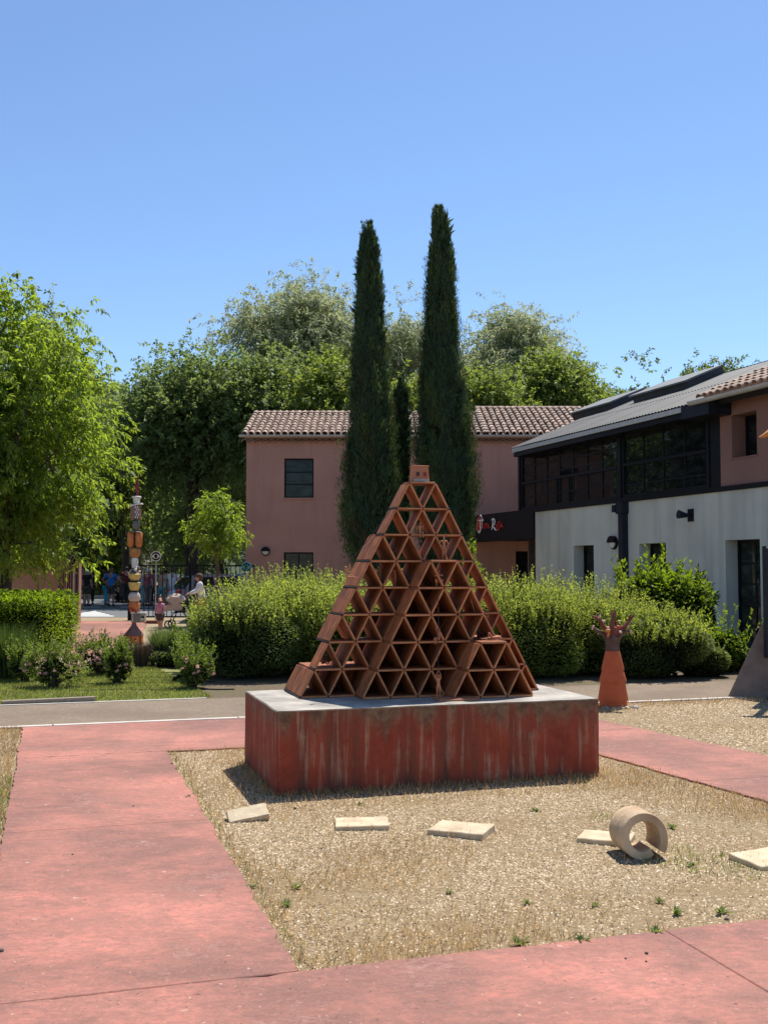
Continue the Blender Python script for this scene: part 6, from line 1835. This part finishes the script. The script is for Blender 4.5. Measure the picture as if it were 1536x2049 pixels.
for i, (px, Y, w, t, b, sd, lb) in enumerate(((330, 80, 260, 720, 1150, 51, 'dark tree deep in the wood behind the dark broad tree'), (500, 84, 260, 740, 1150, 52, 'dark tree deep in the wood behind the pink building'), (700, 86, 260, 740, 1100, 53, 'dark tree deep in the wood behind the first cypress'), (900, 86, 240, 740, 1100, 54, 'dark tree deep in the wood behind the second cypress'), (150, 82, 260, 760, 1160, 55, 'dark tree deep in the wood behind the ceramic totem'), (1080, 90, 200, 770, 1100, 56, 'dark tree deep in the wood left of the rooflights'), (0, 84, 240, 720, 1160, 57, 'dark tree deep in the wood at the left edge'))):
    wood('broadleaf_tree', lb, px, Y, w, t, b, 'wood', sd, 300, 5, 8, .42, .24, rc=1.1, outf=1.6, gap=-.6)
# pines on the far hill
rngp = np.random.default_rng(77)
Pp = []; 
for (cx, cy, rx, ry, h, n) in ((40, 330, 62, 110, 58, 700), (-95, 300, 85, 90, 50, 600)):
    for i in range(n):
        a = rngp.uniform(math.pi, 2 * math.pi); r = math.sqrt(rngp.uniform(0.0, .9)) 
        f = 1 - r
        Pp.append((cx + rx * r * math.cos(a), cy + ry * r * math.sin(a), h * math.sin(f * math.pi / 2) ** 1.3 + .5, rngp.uniform(2.2, 4.5)))
Pp = np.array(Pp)
K_ = 60
c = np.repeat(Pp[:, :3], K_, axis=0); s_ = np.repeat(Pp[:, 3], K_)[:, None]
dd = rdir(rngp, len(c))
tpos = c + dd * s_ * np.array([.75, .75, 1.0]) + np.array([0, 0, 1.0]) * s_ * .7
o = leaves('far_wood', tpos, dd + rngp.normal(size=dd.shape) * .4, rdir(rngp, len(c)), np.repeat(Pp[:, 3], K_) * .55, np.repeat(Pp[:, 3], K_) * .34, LEAF['pine'])
tag(o, kind='stuff')

# cypresses
def cypress(label, px, Y, ptop, prof, seed, nplume=900, group='slim dark cypresses before the pink building', lean=0.0, per=84, scale=1.0, side=None):
    """prof: (photo y, left px, right px)"""
    rng = np.random.default_rng(seed)
    x = X(px, Y)
    o = empty('cypress', (x, Y, 0), 0, label, 'cypress tree', group)
    zs = np.array([Z(p[0], Y) for p in prof][::-1]); le = np.array([X(p[1], Y) - x for p in prof][::-1]); ri = np.array([X(p[2], Y) - x for p in prof][::-1])
    zt = zs[-1]
    h = rng.uniform(0, 1, nplume * 2)
    z = zs[0] + h * (zt - zs[0])
    cx = np.interp(z, zs, (le + ri) / 2); rr = np.maximum(np.interp(z, zs, (ri - le) / 2) - .075, .02)
    keepp = rng.uniform(0, 1, len(z)) < np.clip(rr / rr.max() + .22, 0, 1)
    z, cx, rr = z[keepp][:nplume], cx[keepp][:nplume], rr[keepp][:nplume]
    a = rng.uniform(0, 2 * math.pi, len(z))
    lob = 1 + .10 * np.sin(3 * a + z * .35 + seed) + .16 * fnoise(np.stack([np.cos(a) * 2, np.sin(a) * 2, z * .8], 1), seed, 1.7)
    f = np.clip(rng.normal(.92, .12, len(z)), .45, 1.16) * lob
    base = np.stack([cx + np.cos(a) * rr * f, np.sin(a) * rr * f, z], 1)
    out = np.stack([np.cos(a), np.sin(a), np.zeros_like(a)], 1)
    N_ = len(base) * per
    plen = rng.uniform(.35, .8, len(base)) * scale
    t = rng.uniform(-.45, .55, (len(base), per))
    stray = rng.uniform(0, 1, len(base)) < .05
    base = base + out * (stray * rng.uniform(.05, .16, len(base)))[:, None]
    w = (.085 * scale * np.clip(rr / .38, .35, 1))[:, None, None] * (1 - np.abs(t) * 1.3)[:, :, None]
    p = base[:, None, :] + np.array([0, 0, 1.0]) * (t * plen[:, None])[:, :, None] + out[:, None, :] * (t * .10)[:, :, None] + rng.normal(size=(len(base), per, 3)) * w
    p[:, :, 2] = np.minimum(p[:, :, 2], zt + .10)
    d = np.array([0, 0, 1.0]) + out[:, None, :] * .22 + rng.normal(size=p.shape) * .30
    nn = out[:, None, :] + rng.normal(size=p.shape) * .5
    L = rng.uniform(.06, .14, N_) * scale; Wd = rng.uniform(.010, .019, N_) * scale
    P_, D_, N2 = p.reshape(-1, 3), d.reshape(-1, 3), unit(nn.reshape(-1, 3))
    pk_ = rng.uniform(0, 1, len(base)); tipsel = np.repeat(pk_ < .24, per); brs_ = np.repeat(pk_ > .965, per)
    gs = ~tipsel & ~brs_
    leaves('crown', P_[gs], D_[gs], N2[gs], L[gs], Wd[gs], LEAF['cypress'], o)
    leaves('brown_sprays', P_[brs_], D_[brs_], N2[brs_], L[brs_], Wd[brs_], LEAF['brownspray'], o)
    leaves('fresh_tips', P_[tipsel], D_[tipsel], N2[tipsel], L[tipsel], Wd[tipsel], LEAF['cypresstip'], o)
    # inner boughs: dense dark fill
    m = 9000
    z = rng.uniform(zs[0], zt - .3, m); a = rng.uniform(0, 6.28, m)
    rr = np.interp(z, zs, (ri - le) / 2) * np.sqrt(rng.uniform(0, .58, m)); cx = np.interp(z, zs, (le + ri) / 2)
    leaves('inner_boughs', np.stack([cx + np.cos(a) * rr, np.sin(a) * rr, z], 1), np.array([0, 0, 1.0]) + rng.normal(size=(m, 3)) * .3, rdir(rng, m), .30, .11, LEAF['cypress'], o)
    mb = MB(); mb.tube([(0, 0, -.1), (0, 0, zs[0] + .5), (np.interp(zt * .6, zs, (le + ri) / 2), 0, zt * .6), (np.interp(zt * .93, zs, (le + ri) / 2), 0, zt * .93)], [.16, .13, .07, .02], 8)
    mb.build('trunk', MAT['bark'], o, True)
    return o
cypress('left cypress, the slightly shorter of the tall pair', 742, 27, 438,
        [(456, 733, 742), (478, 725, 747), (512, 716, 757), (545, 713, 760), (600, 709, 768), (660, 706, 771), (720, 701, 774), (780, 698, 781), (850, 694, 786), (920, 691, 790), (1000, 687, 796), (1060, 684, 800), (1110, 692, 802), (1150, 715, 790)], 61, 1150)
cypress('right cypress, the taller of the pair, with a lopsided tip', 888, 27.5, 408,
        [(424, 874, 884), (450, 865, 898), (486, 866, 903), (508, 860, 908), (560, 855, 912), (620, 851, 915), (680, 847, 917), (740, 842, 924), (800, 838, 936), (870, 833, 944), (940, 829, 950), (1010, 830, 950), (1070, 838, 945), (1150, 860, 915)], 62, 1300)
cypress('short cypress spire leaning against the left cypress', 803, 28.6, 765,
        [(768, 800, 806), (800, 793, 812), (850, 788, 817), (900, 785, 818), (960, 784, 818), (1040, 786, 816), (1150, 792, 812)], 63, 330)

# shrubs and clipped hedge
def shrub(label, x, y, rx, ry, h, n, leaf, ll, lw, seed, name='shrub', p=2.4, group=None, sprigs=60, slen=.22, sleaf=None, z0=.0, cat='shrub', lumps=.26, fill=6500, topleaf=None, smin=.12, sdens=.75):
    rng = np.random.default_rng(seed)
    o = empty(name, (x, y, 0), 0, label, cat, group)
    d = rdir(rng, n)
    q = np.sum(np.abs(d) ** p, axis=1) ** (-1 / p)
    dn = d * q[:, None]
    f = 1 - np.abs(rng.normal(0, .10, n)); f = np.clip(f, .4, 1)
    sc = np.array([rx, ry, h / 2])
    lump = 1 + lumps * fnoise(dn * sc, seed, 3.2 / max(rx, .5) + 1.2) + .25 * lumps * fnoise(dn * sc, seed + 1, 9)
    pt = dn * sc * (f * lump)[:, None] + np.array([0, 0, h / 2 + z0])
    ok = (pt[:, 2] > .06) & (rng.uniform(0, 1, n) < np.clip(sdens + (1 - sdens) * (pt[:, 2] / h - .72) / .16, sdens, 1))
    pt, d = pt[ok], d[ok]
    n = len(pt)
    dr = d * .8 + rng.normal(size=(n, 3)) * .8 + np.array([0, 0, .35])
    nn = rng.normal(size=(n, 3)) * .42 + d * .2 + np.array([0, 0, 1.0])
    dr[:, 2] *= .55
    L = ll * rng.uniform(.6, 1.3, n); Wd = lw * rng.uniform(.7, 1.2, n)
    leaves('foliage', pt, dr, unit(nn), L, Wd, LEAF[leaf], o)
    if sprigs:
        u = rdir(rng, sprigs * 5); u = u[u[:, 2] > smin][:sprigs]
        qq = np.sum(np.abs(u) ** p, axis=1) ** (-1 / p)
        S = u * qq[:, None] * sc * .97 + np.array([0, 0, h / 2 + z0])
        D = np.array([0, 0, 1.0]) + u * .3 + rng.normal(size=u.shape) * .2
        Pt, Dl, N_ = shoots(rng, S, D, slen * rng.uniform(.3, 1.5, len(S)), 14, .0, -.15, .8, .3)
        leaves('sprigs', Pt, Dl, N_, ll * rng.uniform(.7, 1.3, len(Pt)), lw * rng.uniform(.8, 1.2, len(Pt)), LEAF[sleaf or leaf], o)['kind'] = 'stuff'
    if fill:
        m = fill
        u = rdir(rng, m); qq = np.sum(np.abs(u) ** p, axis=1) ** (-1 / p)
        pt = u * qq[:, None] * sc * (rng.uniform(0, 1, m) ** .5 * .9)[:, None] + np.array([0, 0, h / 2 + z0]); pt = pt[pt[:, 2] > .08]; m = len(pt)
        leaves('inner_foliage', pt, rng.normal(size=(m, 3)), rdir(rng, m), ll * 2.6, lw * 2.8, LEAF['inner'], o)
    mb = MB()
    for i in range(9):
        a = rng.uniform(0, 6.28); r = rng.uniform(.1, .6)
        mb.tube([(math.cos(a) * rx * .15, math.sin(a) * ry * .15, -.03), (math.cos(a) * rx * r * .6, math.sin(a) * ry * r * .6, h * .4), (math.cos(a) * rx * r, math.sin(a) * ry * r, h * .8)], [.022, .015, .006], 6)
    mb.build('stems', MAT['darkbark'], o, True)
    return o
# trees added outside the frame at left so the glazing mirrors something dark
for i, (x_, y_, h_, lb) in enumerate(((-17, 45, 12, 'added tall tree outside the frame left of the garden wall, nearest the gate'), (-27, 51, 15, 'added tall tree outside the frame at far left beyond the road'), (-17, 26, 9, 'added tree outside the frame behind the clipped hedge'))):
    tree('broadleaf_tree', lb, x_, y_, [(0, 0, h_ * .58, h_ * .33, h_ * .33, h_ * .42), (h_ * .1, 0, h_ * .35, h_ * .3, h_ * .3, h_ * .25)], [(0, 0, -.1, .3), (0, 0, h_ * .35, .2)], 'wood', 'darkbark', 260, 5, 8, .34, .19, .8, .2, .2, 150 + i, None, rc=.9, gap=-.6, outf=1.8)
SG = 'shrubs in the planting behind the plinth'
def sh(px, Y, pw, ptop, label, seed, leaf='shrub', n=30000, ry=None, **kw):
    rx = pw / 2 * Y / FPX; h = Z(ptop + (24 if kw.get('slen', .22) < .39 and n > 20000 else 8), Y)
    return shrub(label, X(px, Y), Y, rx, ry or rx * .85, h, n, leaf, kw.pop('ll', .042), kw.pop('lw', .021), seed, group=SG, **kw)
sh(495, 16.9, 225, 1178, 'rounded small leaved shrub behind the left end of the plinth', 71, 'shrubdark', 34000, sleaf='shrub', sprigs=460, slen=.30)
sh(595, 17.6, 300, 1152, 'larger yellow green shrub before the garden door of the pink building', 72, 'shrub', 40000, sprigs=620, slen=.34)
sh(705, 16.9, 210, 1166, 'yellow green shrub seen through the left side of the pyramid', 73, 'shrub', 26000, sprigs=420, slen=.3)
sh(825, 17.0, 220, 1166, 'yellow green shrub behind the middle of the pyramid', 74, 'shrub', 26000, sprigs=400, slen=.3)
sh(938, 17.0, 200, 1166, 'yellow green shrub behind the right side of the pyramid', 75, 'shrub', 26000, sprigs=400, slen=.3)
sh(1058, 16.9, 200, 1170, 'yellow green shrub just right of the pyramid', 76, 'shrub', 32000, sprigs=480, slen=.36)
sh(1160, 17.6, 260, 1176, 'pale yellow green shrub behind the clay tree', 77, 'shrub', 34000, sprigs=520, slen=.34)
sh(1297, 16.9, 215, 1212, 'dark rounded shrub right of the clay tree', 78, 'shrubdark', 36000, sleaf='shrub', sprigs=420, slen=.24)
sh(1320, 19.6, 190, 1140, 'taller laurel with larger glossy leaves against the white wall', 79, 'laurel', 7000, ll=.10, lw=.045, sprigs=70, slen=.4, fill=1500, lumps=.2)
sh(1385, 19.6, 70, 1165, 'laurel shoot standing at the right end of the planting', 80, 'laurel', 1900, ll=.10, lw=.045, sprigs=26, slen=.35, fill=500, lumps=.2)
sh(1430, 17.8, 110, 1262, 'low leafy shrub with pale shoots beside the concrete fin', 81, 'laurel', 4200, ll=.07, lw=.038, sprigs=44, slen=.40, fill=900, lumps=.25)
sh(1400, 17.0, 90, 1290, 'low dark shrub at the foot of the laurel', 82, 'shrubdark', 9000, sprigs=40, slen=.2)
sh(944, 20.5, 40, 1118, 'slender laurel sapling showing beside the second cypress', 83, 'laurel', 900, ll=.11, lw=.05, sprigs=16, slen=.4, fill=150, lumps=.3)
# clipped hedge
hy0 = 21.3
shrub('clipped box shaped hedge with a bright yellow green top', X(10, hy0 + 1.4), hy0 + 1.4, X(136, hy0 + 1.4) - X(10, hy0 + 1.4) - .02, 1.35, 1.13, 80000, 'hedge', .052, .030, 84, 'hedge', 14, None, 420, .10, None, 0, 'hedge', .02, 16000, smin=.55, sdens=.30)
# little bushes around the lawn
def rosebush(label, px, Y, pw, ptop, nb, seed, red=False, n=5200):
    rng = np.random.default_rng(seed)
    rx = pw / 2 * Y / FPX; h = Z(ptop, Y) * .78
    o = shrub(label, X(px, Y), Y, rx * .8, rx * .7, h, int(n * .36), 'rose', .040, .024, seed, 'rose_bush', 2.0, 'rose bushes on the lawn', 90, .22, None, .03, 'rose bush', .5, 120)
    V = []; F = []
    k_ = 11
    dd = rdir(rng, k_); dd[:, 2] = np.abs(dd[:, 2]) * .8
    Vv, Ff = leaf_arrays(dd * .006, dd, rdir(rng, k_), .036, .036, .45)
    pet = LEAF['petal']
    if red: pet = leafmat('red_rose_petal', (.55, .03, .015), .3, .15, tc=(.6, .04, .02))
    me = npmesh('bloom', Vv, Ff, pet)
    for i in range(nb):
        d = rdir(rng, 1)[0]; d[2] = abs(d[2]) * 1.0 + .0
        if rng.uniform() < .35: d[1] = -abs(d[1])
        p_ = np.array([d[0] * rx * .95, d[1] * rx * .85, h * (.45 + .65 * d[2])])
        M = Matrix.Translation(p_) @ Euler((rng.uniform(-.6, .6), rng.uniform(-.6, .6), rng.uniform(0, 6))).to_matrix().to_4x4() @ Matrix.Scale(rng.uniform(.55, 1.0), 4)
        link('bloom', me, o, M)
    return o
rosebush('pink rose bush nearest the path, in front of the clipped hedge', 112, 15.4, 120, 1292, 52, 91, n=7500)
rosebush('pink rose bush with taller stems in the middle of the lawn', 205, 17.2, 105, 1280, 52, 92, n=5500)
rosebush('small pink rose bush with a dark woody base', 240, 15.9, 62, 1296, 16, 93, n=3600)
rosebush('rose bush with pale pink blooms left of the large shrub', 388, 15.3, 90, 1300, 14, 94, n=6500)
rosebush('rose bush carrying red blooms beside the lavender', 395, 17.5, 85, 1278, 4, 95, True, n=4200)
rosebush('pink rose bush in the shade at the far left of the lawn', 55, 16.2, 80, 1290, 14, 96, n=3000)
# bud stems
def stemplant(label, px, Y, ptop, n, seed, name='tall_stem_plant', spread=.25):
    rng = np.random.default_rng(seed)
    o = empty(name, (X(px, Y), Y, 0), 0, label, 'plant', 'tall budding stems among the roses')
    mb = MB(); S = []; D = []
    h = Z(ptop, Y)
    Pa = []; Da = []
    for i in range(n):
        a = rng.uniform(0, 6.28); r = rng.uniform(.3, 1) * spread; hh = h * rng.uniform(.7, 1.05)
        p0 = Vector((math.cos(a) * .04, math.sin(a) * .04, -.02)); p2 = Vector((math.cos(a) * r, math.sin(a) * r, hh)); p1 = p0.lerp(p2, .5) + Vector((0, 0, .05))
        mb.tube([p0, p1, p2], [.006, .005, .003], 5)
        for t in np.linspace(.45, 1, 9):
            Pa.append(p0.lerp(p2, t)); Da.append(rng.normal(size=3) + np.array([0, 0, .6]))
    mb.build('stems', MAT['stem'], o)
    leaves('leaves', np.array(Pa), np.array(Da), rdir(rng, len(Pa)), .05, .02, LEAF['rose'], o)
    return o
stemplant('tall budding stems rising over the roses before the totem', 232, 17.8, 1262, 9, 97)
stemplant('budding stems beside the clipped hedge corner', 160, 17.4, 1275, 7, 98)
def tuft(label, px, Y, pw, ptop, n, leaf, seed, name, cat, arch=.35, wd=.010, group=None):
    rng = np.random.default_rng(seed)
    o = empty(name, (X(px, Y), Y, 0), 0, label, cat, group)
    h = Z(ptop, Y); rx = pw / 2 * Y / FPX
    a = rng.uniform(0, 6.28, n); r = np.sqrt(rng.uniform(0, 1, n)) * rx * .45
    base = np.stack([np.cos(a) * r, np.sin(a) * r, np.zeros(n)], 1)
    out = np.stack([np.cos(a), np.sin(a), np.zeros(n)], 1) * rng.uniform(.1, 1, n)[:, None]
    hh = h * rng.uniform(.6, 1.05, n)
    p1 = base + out * (rx * .25) + np.array([0, 0, 1.0]) * (hh * .55)[:, None]
    p2 = base + out * (rx * (.4 + arch)) + np.array([0, 0, 1.0]) * hh[:, None]
    s = unit(np.cross(p2 - base, rdir(rng, n))) * wd / 2
    V = np.stack([base - s, base + s, p1 + s * .8, p1 - s * .8, p2, p2 + s * .05], 1).reshape(-1, 3)
    i = np.arange(n)[:, None] * 6
    F = np.concatenate([i + np.array([[0, 1, 2, 3]]), i + np.array([[3, 2, 5, 4]])])
    link('blades', npmesh('blades', V, F, LEAF[leaf]), o)
    return o
tuft('dark ornamental grass clump at the left edge before the hedge', 22, 16.6, 120, 1245, 1500, 'darkgrass', 101, 'ornamental_grass', 'grass clump')
lv = tuft('green lavender dome with dark woody base right of the totem', 345, 19.0, 105, 1256, 3800, 'lavender', 102, 'lavender', 'lavender bush', .25, .012, 'lavender bushes')
lv2 = tuft('small grey lavender beside the totem foot', 283, 18.6, 60, 1284, 1200, 'twig', 103, 'lavender', 'lavender bush', .2, .014, 'lavender bushes')
sh2 = shrub('low dark woody cushion below the lavender', X(345, 18.7), 18.7, .40, .34, .30, 3000, 'shrubdark', .05, .02, 104, 'woody_cushion', 2.2, None, 10, .1, 'twig', 0, 'shrub', .2, 400)
shrub('bright yellow green bush between lavender and large shrub', X(408, 18.9), 18.9, .55, .5, .62, 5200, 'laurel', .06, .03, 105, 'shrub', 2.2, None, 40, .25, None, 0, 'shrub', .25, 500)

# ------------------------------------------------------------------ grass, straw and chips on the ground
def inpoly(pts, poly):
    x, y = pts[:, 0], pts[:, 1]; c = np.zeros(len(pts), bool); n = len(poly); j = n - 1
    for i in range(n):
        xi, yi = poly[i][0], poly[i][1]; xj, yj = poly[j][0], poly[j][1]
        c ^= ((yi > y) != (yj > y)) & (x < (xj - xi) * (y - yi) / (yj - yi + 1e-12) + xi); j = i
    return c
def scatter(rng, n, poly):
    P_ = np.array([(p[0], p[1]) for p in poly]); lo, hi = P_.min(0), P_.max(0); out = []
    tot = 0
    while tot < n:
        q = rng.uniform(lo, hi, (n, 2)); q = q[inpoly(q, poly)]; out.append(q); tot += len(q)
    return np.concatenate(out)[:n]
def chips(name, poly, n, mat, seed, smin, smax, z=.004, avoid=None):
    rng = np.random.default_rng(seed)
    q = scatter(rng, n, poly)
    if avoid is not None: q = q[~inpoly(q, avoid)]
    q3 = np.c_[q, np.zeros(len(q))]
    q = q[rng.uniform(0, 1, len(q)) < np.clip(.72 + .55 * fnoise(q3, seed + 3, 2.3) + .3 * fnoise(q3, seed + 4, 7), .12, 1)]
    n = len(q)
    a = rng.uniform(0, 6.28, n); L = rng.uniform(smin, smax, n); w = L * rng.uniform(.3, .7, n); h = L * rng.uniform(.15, .4, n)
    c = np.stack([q[:, 0], q[:, 1], np.full(n, z)], 1)
    ex = np.stack([np.cos(a), np.sin(a), rng.normal(0, .22, n)], 1); ey = np.stack([-np.sin(a), np.cos(a), rng.normal(0, .22, n)], 1)
    up = np.array([0, 0, 1.0])
    V = np.stack([c + ex * L[:, None] / 2, c + ey * w[:, None] / 2, c - ex * L[:, None] / 2, c - ey * w[:, None] / 2, c + up * h[:, None] + ex * (L * rng.normal(0, .12, n))[:, None]], 1).reshape(-1, 3)
    i = np.arange(n)[:, None] * 5
    F = np.concatenate([i + np.array([[0, 1, 4]]), i + np.array([[1, 2, 4]]), i + np.array([[2, 3, 4]]), i + np.array([[3, 0, 4]])])
    return tag(link(name, npmesh(name, V, F, mat)), kind='stuff')
def blades(name, q, mat, seed, hmin, hmax, w, lean=.5, z=.003):
    rng = np.random.default_rng(seed); n = len(q)
    c = np.stack([q[:, 0], q[:, 1], np.full(n, z)], 1)
    d = np.stack([rng.normal(0, lean, n), rng.normal(0, lean, n), np.ones(n)], 1)
    return tag(leaves(name, c, d, rdir(rng, n), rng.uniform(hmin, hmax, n), w, mat, None, .1), kind='stuff')
chipm, nt, b = newmat('straw_chips')
isl = nt.nodes.new('ShaderNodeNewGeometry').outputs['Random Per Island']
nt.links.new(ramp(nt, isl, [(0, (.11, .075, .046)), (.28, (.31, .22, .125)), (.66, (.51, .38, .235)), (.93, (.62, .50, .345)), (1, (.70, .62, .50))]), b.inputs['Base Color']); b.inputs['Roughness'].default_value = .9; b.inputs['Specular IOR Level'].default_value = .15
plf = [MPL @ Vector(p) for p in ((0, 0, 0), (PW, 0, 0), (PW, PD, 0), (0, PD, 0))]
bed = [W(0.005, 0.005), W(0.005, 4.14), W(5.64, 3.6), W(5.64, 0.005)]
chips('straw_mulch', bed, 150000, chipm, 111, .006, .024, avoid=plf)
chips('verge_mulch', [W(2, -2.6), W(2, -1.31), W(7.62, -1.33), W(7.62, -2.6)], 12000, chipm, 112, .010, .028)
chips('yard_gravel', [W(2.2, 5.4), W(2.2, 7.8), W(7.62, 7.8), W(7.62, 4.72)], 26000, chipm, 113, .012, .032)
rg_ = np.random.default_rng(120)
q = scatter(rg_, 90000, bed)
nz = fnoise(np.c_[q, np.zeros(len(q))], 5, 2.2)
uv = q - np.array([A0.x, A0.y]); uu = uv @ np.array([EU.x, EU.y]); vv = uv @ np.array([EV.x, EV.y])
lp_ = (q - np.array([PFc.x, PFc.y])); lu = lp_ @ np.array([EU.x, EU.y]); lv_ = lp_ @ np.array([EV.x, EV.y])
nearp = (lu > -.55) & (lu < PD + .2) & (lv_ > -.5) & (lv_ < PW + .5)
edge = (vv < .10) | (uu > 5.5) | (uu < .06)
prob = np.clip(.06 + .55 * nz, .01, .8) + nearp * .18 + edge * .25
q1 = q[(rg_.uniform(0, 1, len(q)) < prob) & ~inpoly(q, plf)]
blades('dry_grass', q1, LEAF['dry'], 121, .02, .075, .0045, .45)
q = scatter(rg_, 15000, bed); nz = fnoise(np.c_[q, np.zeros(len(q))], 8, 3.1)
uv = q - np.array([A0.x, A0.y]); vv = uv @ np.array([EV.x, EV.y]); uu = uv @ np.array([EU.x, EU.y])
q = q[((nz > .62) | ((vv < .07) & (rg_.uniform(0, 1, len(q)) < .8)) | ((uu > 5.58) & (rg_.uniform(0, 1, len(q)) < .25))) & ~inpoly(q, plf)]
blades('green_grass', q, LEAF['grass'], 122, .02, .06, .0055, .5)
# fringe round the plinth foot
tf = rg_.uniform(0, 1, 5200); sd_ = rg_.uniform(0, 1, 5200) < .68
fx = np.where(sd_, tf * PW, -np.abs(rg_.normal(0, .05, 5200))); fy = np.where(sd_, -np.abs(rg_.normal(0, .06, 5200)), tf * PD)
q = np.array([(MPL @ Vector((a, b_, 0)))[:2] for a, b_ in zip(fx, fy)])
q = q[:1300]
blades('foot_grass', q, LEAF['dry'], 123, .02, .07, .005, .35)
q = scatter(rg_, 9000, [W(2, -2.6), W(2, -1.31), W(7.62, -1.33), W(7.62, -2.6)])
blades('verge_grass', q, LEAF['dry'], 124, .02, .09, .006, .45)
q = scatter(rg_, 1500, [W(1.5, -1.75), W(1.5, -1.30), W(4.8, -1.31), W(4.8, -1.75)])
blades('verge_green', q, LEAF['grass'], 125, .02, .10, .007, .5)
q = scatter(rg_, 12000, [W(3, 4.9), W(3, 7.8), W(7.62, 7.8), W(7.62, 4.72)]); nz = fnoise(np.c_[q, np.zeros(len(q))], 9, 1.6)
uv = q - np.array([A0.x, A0.y]); uu = uv @ np.array([EU.x, EU.y])
q = q[(nz > .25) | (uu > 7.25)]
blades('yard_grass', q, LEAF['dry'], 126, .02, .08, .006, .45)
lw_ = [W(9.7, -6), W(9.7, 1.0), W(15.0, .6), W(15.0, -6)]
q = scatter(rg_, 60000, lw_)
nz = fnoise(np.c_[q, np.zeros(len(q))], 12, .9)
q = q[nz > -.55]
blades('lawn_grass', q, LEAF['grass'], 127, .025, .06, .010, .5, .004)
q = scatter(rg_, 9000, lw_)
blades('lawn_straw', q, LEAF['dry'], 128, .02, .05, .008, .6, .004)
# green weeds
rw = np.random.default_rng(130)
pl_w = []
for i, (px, py, s) in enumerate(((1040, 1895, 1.2), (1160, 1888, .9), (1310, 1872, .8), (1350, 1832, .9), (575, 1815, .8), (720, 1612, .6), (1070, 1625, .7), (1345, 1660, .8), (1380, 1735, .7), (1440, 1830, .9), (1055, 1810, .6), (900, 1790, .5), (500, 1780, .7), (590, 1780, .8), (1190, 1815, .5), (340, 1512, .5), (375, 1600, .6), (1320, 1808, .6))):
    n = 16
    a = rw.uniform(0, 6.28, n); d = np.stack([np.cos(a), np.sin(a), rw.uniform(.25, 1.4, n)], 1)
    p = G(px, py)
    o = leaves('weed', rw.normal(0, .006, (n, 3)) * np.array([1, 1, .2]), d, np.stack([np.cos(a) * -.4, np.sin(a) * -.4, np.ones(n)], 1), rw.uniform(.03, .075, n) * s, rw.uniform(.012, .024, n) * s, LEAF['weed'])
    o.location = (p.x, p.y, .006)
    tag(o, 'small green weed growing in the straw bed', 'weed', 'weeds in the straw bed')
# pebbles lying on the red path
gp_ = random.Random(9)
for i, (px, py) in enumerate(((267, 1619), (146, 1717), (1251, 1928), (1293, 1918), (1292, 1934), (1453, 1842), (590, 1620), (645, 1700), (3, 1913))):
    r_ = gp_.uniform(.005, .009) if i < 5 else gp_.uniform(.009, .014)
    bm = bmesh.new(); bmesh.ops.create_icosphere(bm, subdivisions=2, radius=r_)
    for v in bm.verts: v.co += mnoise.noise_vector(v.co * 60 + Vector((i, 0, 0))) * r_ * .3; v.co.z *= .7
    me = bpy.data.meshes.new('pebble'); bm.to_mesh(me); bm.free(); me.materials.append(MAT['fin'])
    p = G(px, py); o = link('pebble', me); o.location = (p.x, p.y, (.02 if i in (0, 1, 2, 3, 4, 8) else .004) + r_ * .5)
    tag(o, 'small dark pebble lying loose on the red path or straw', 'pebble', 'loose pebbles')
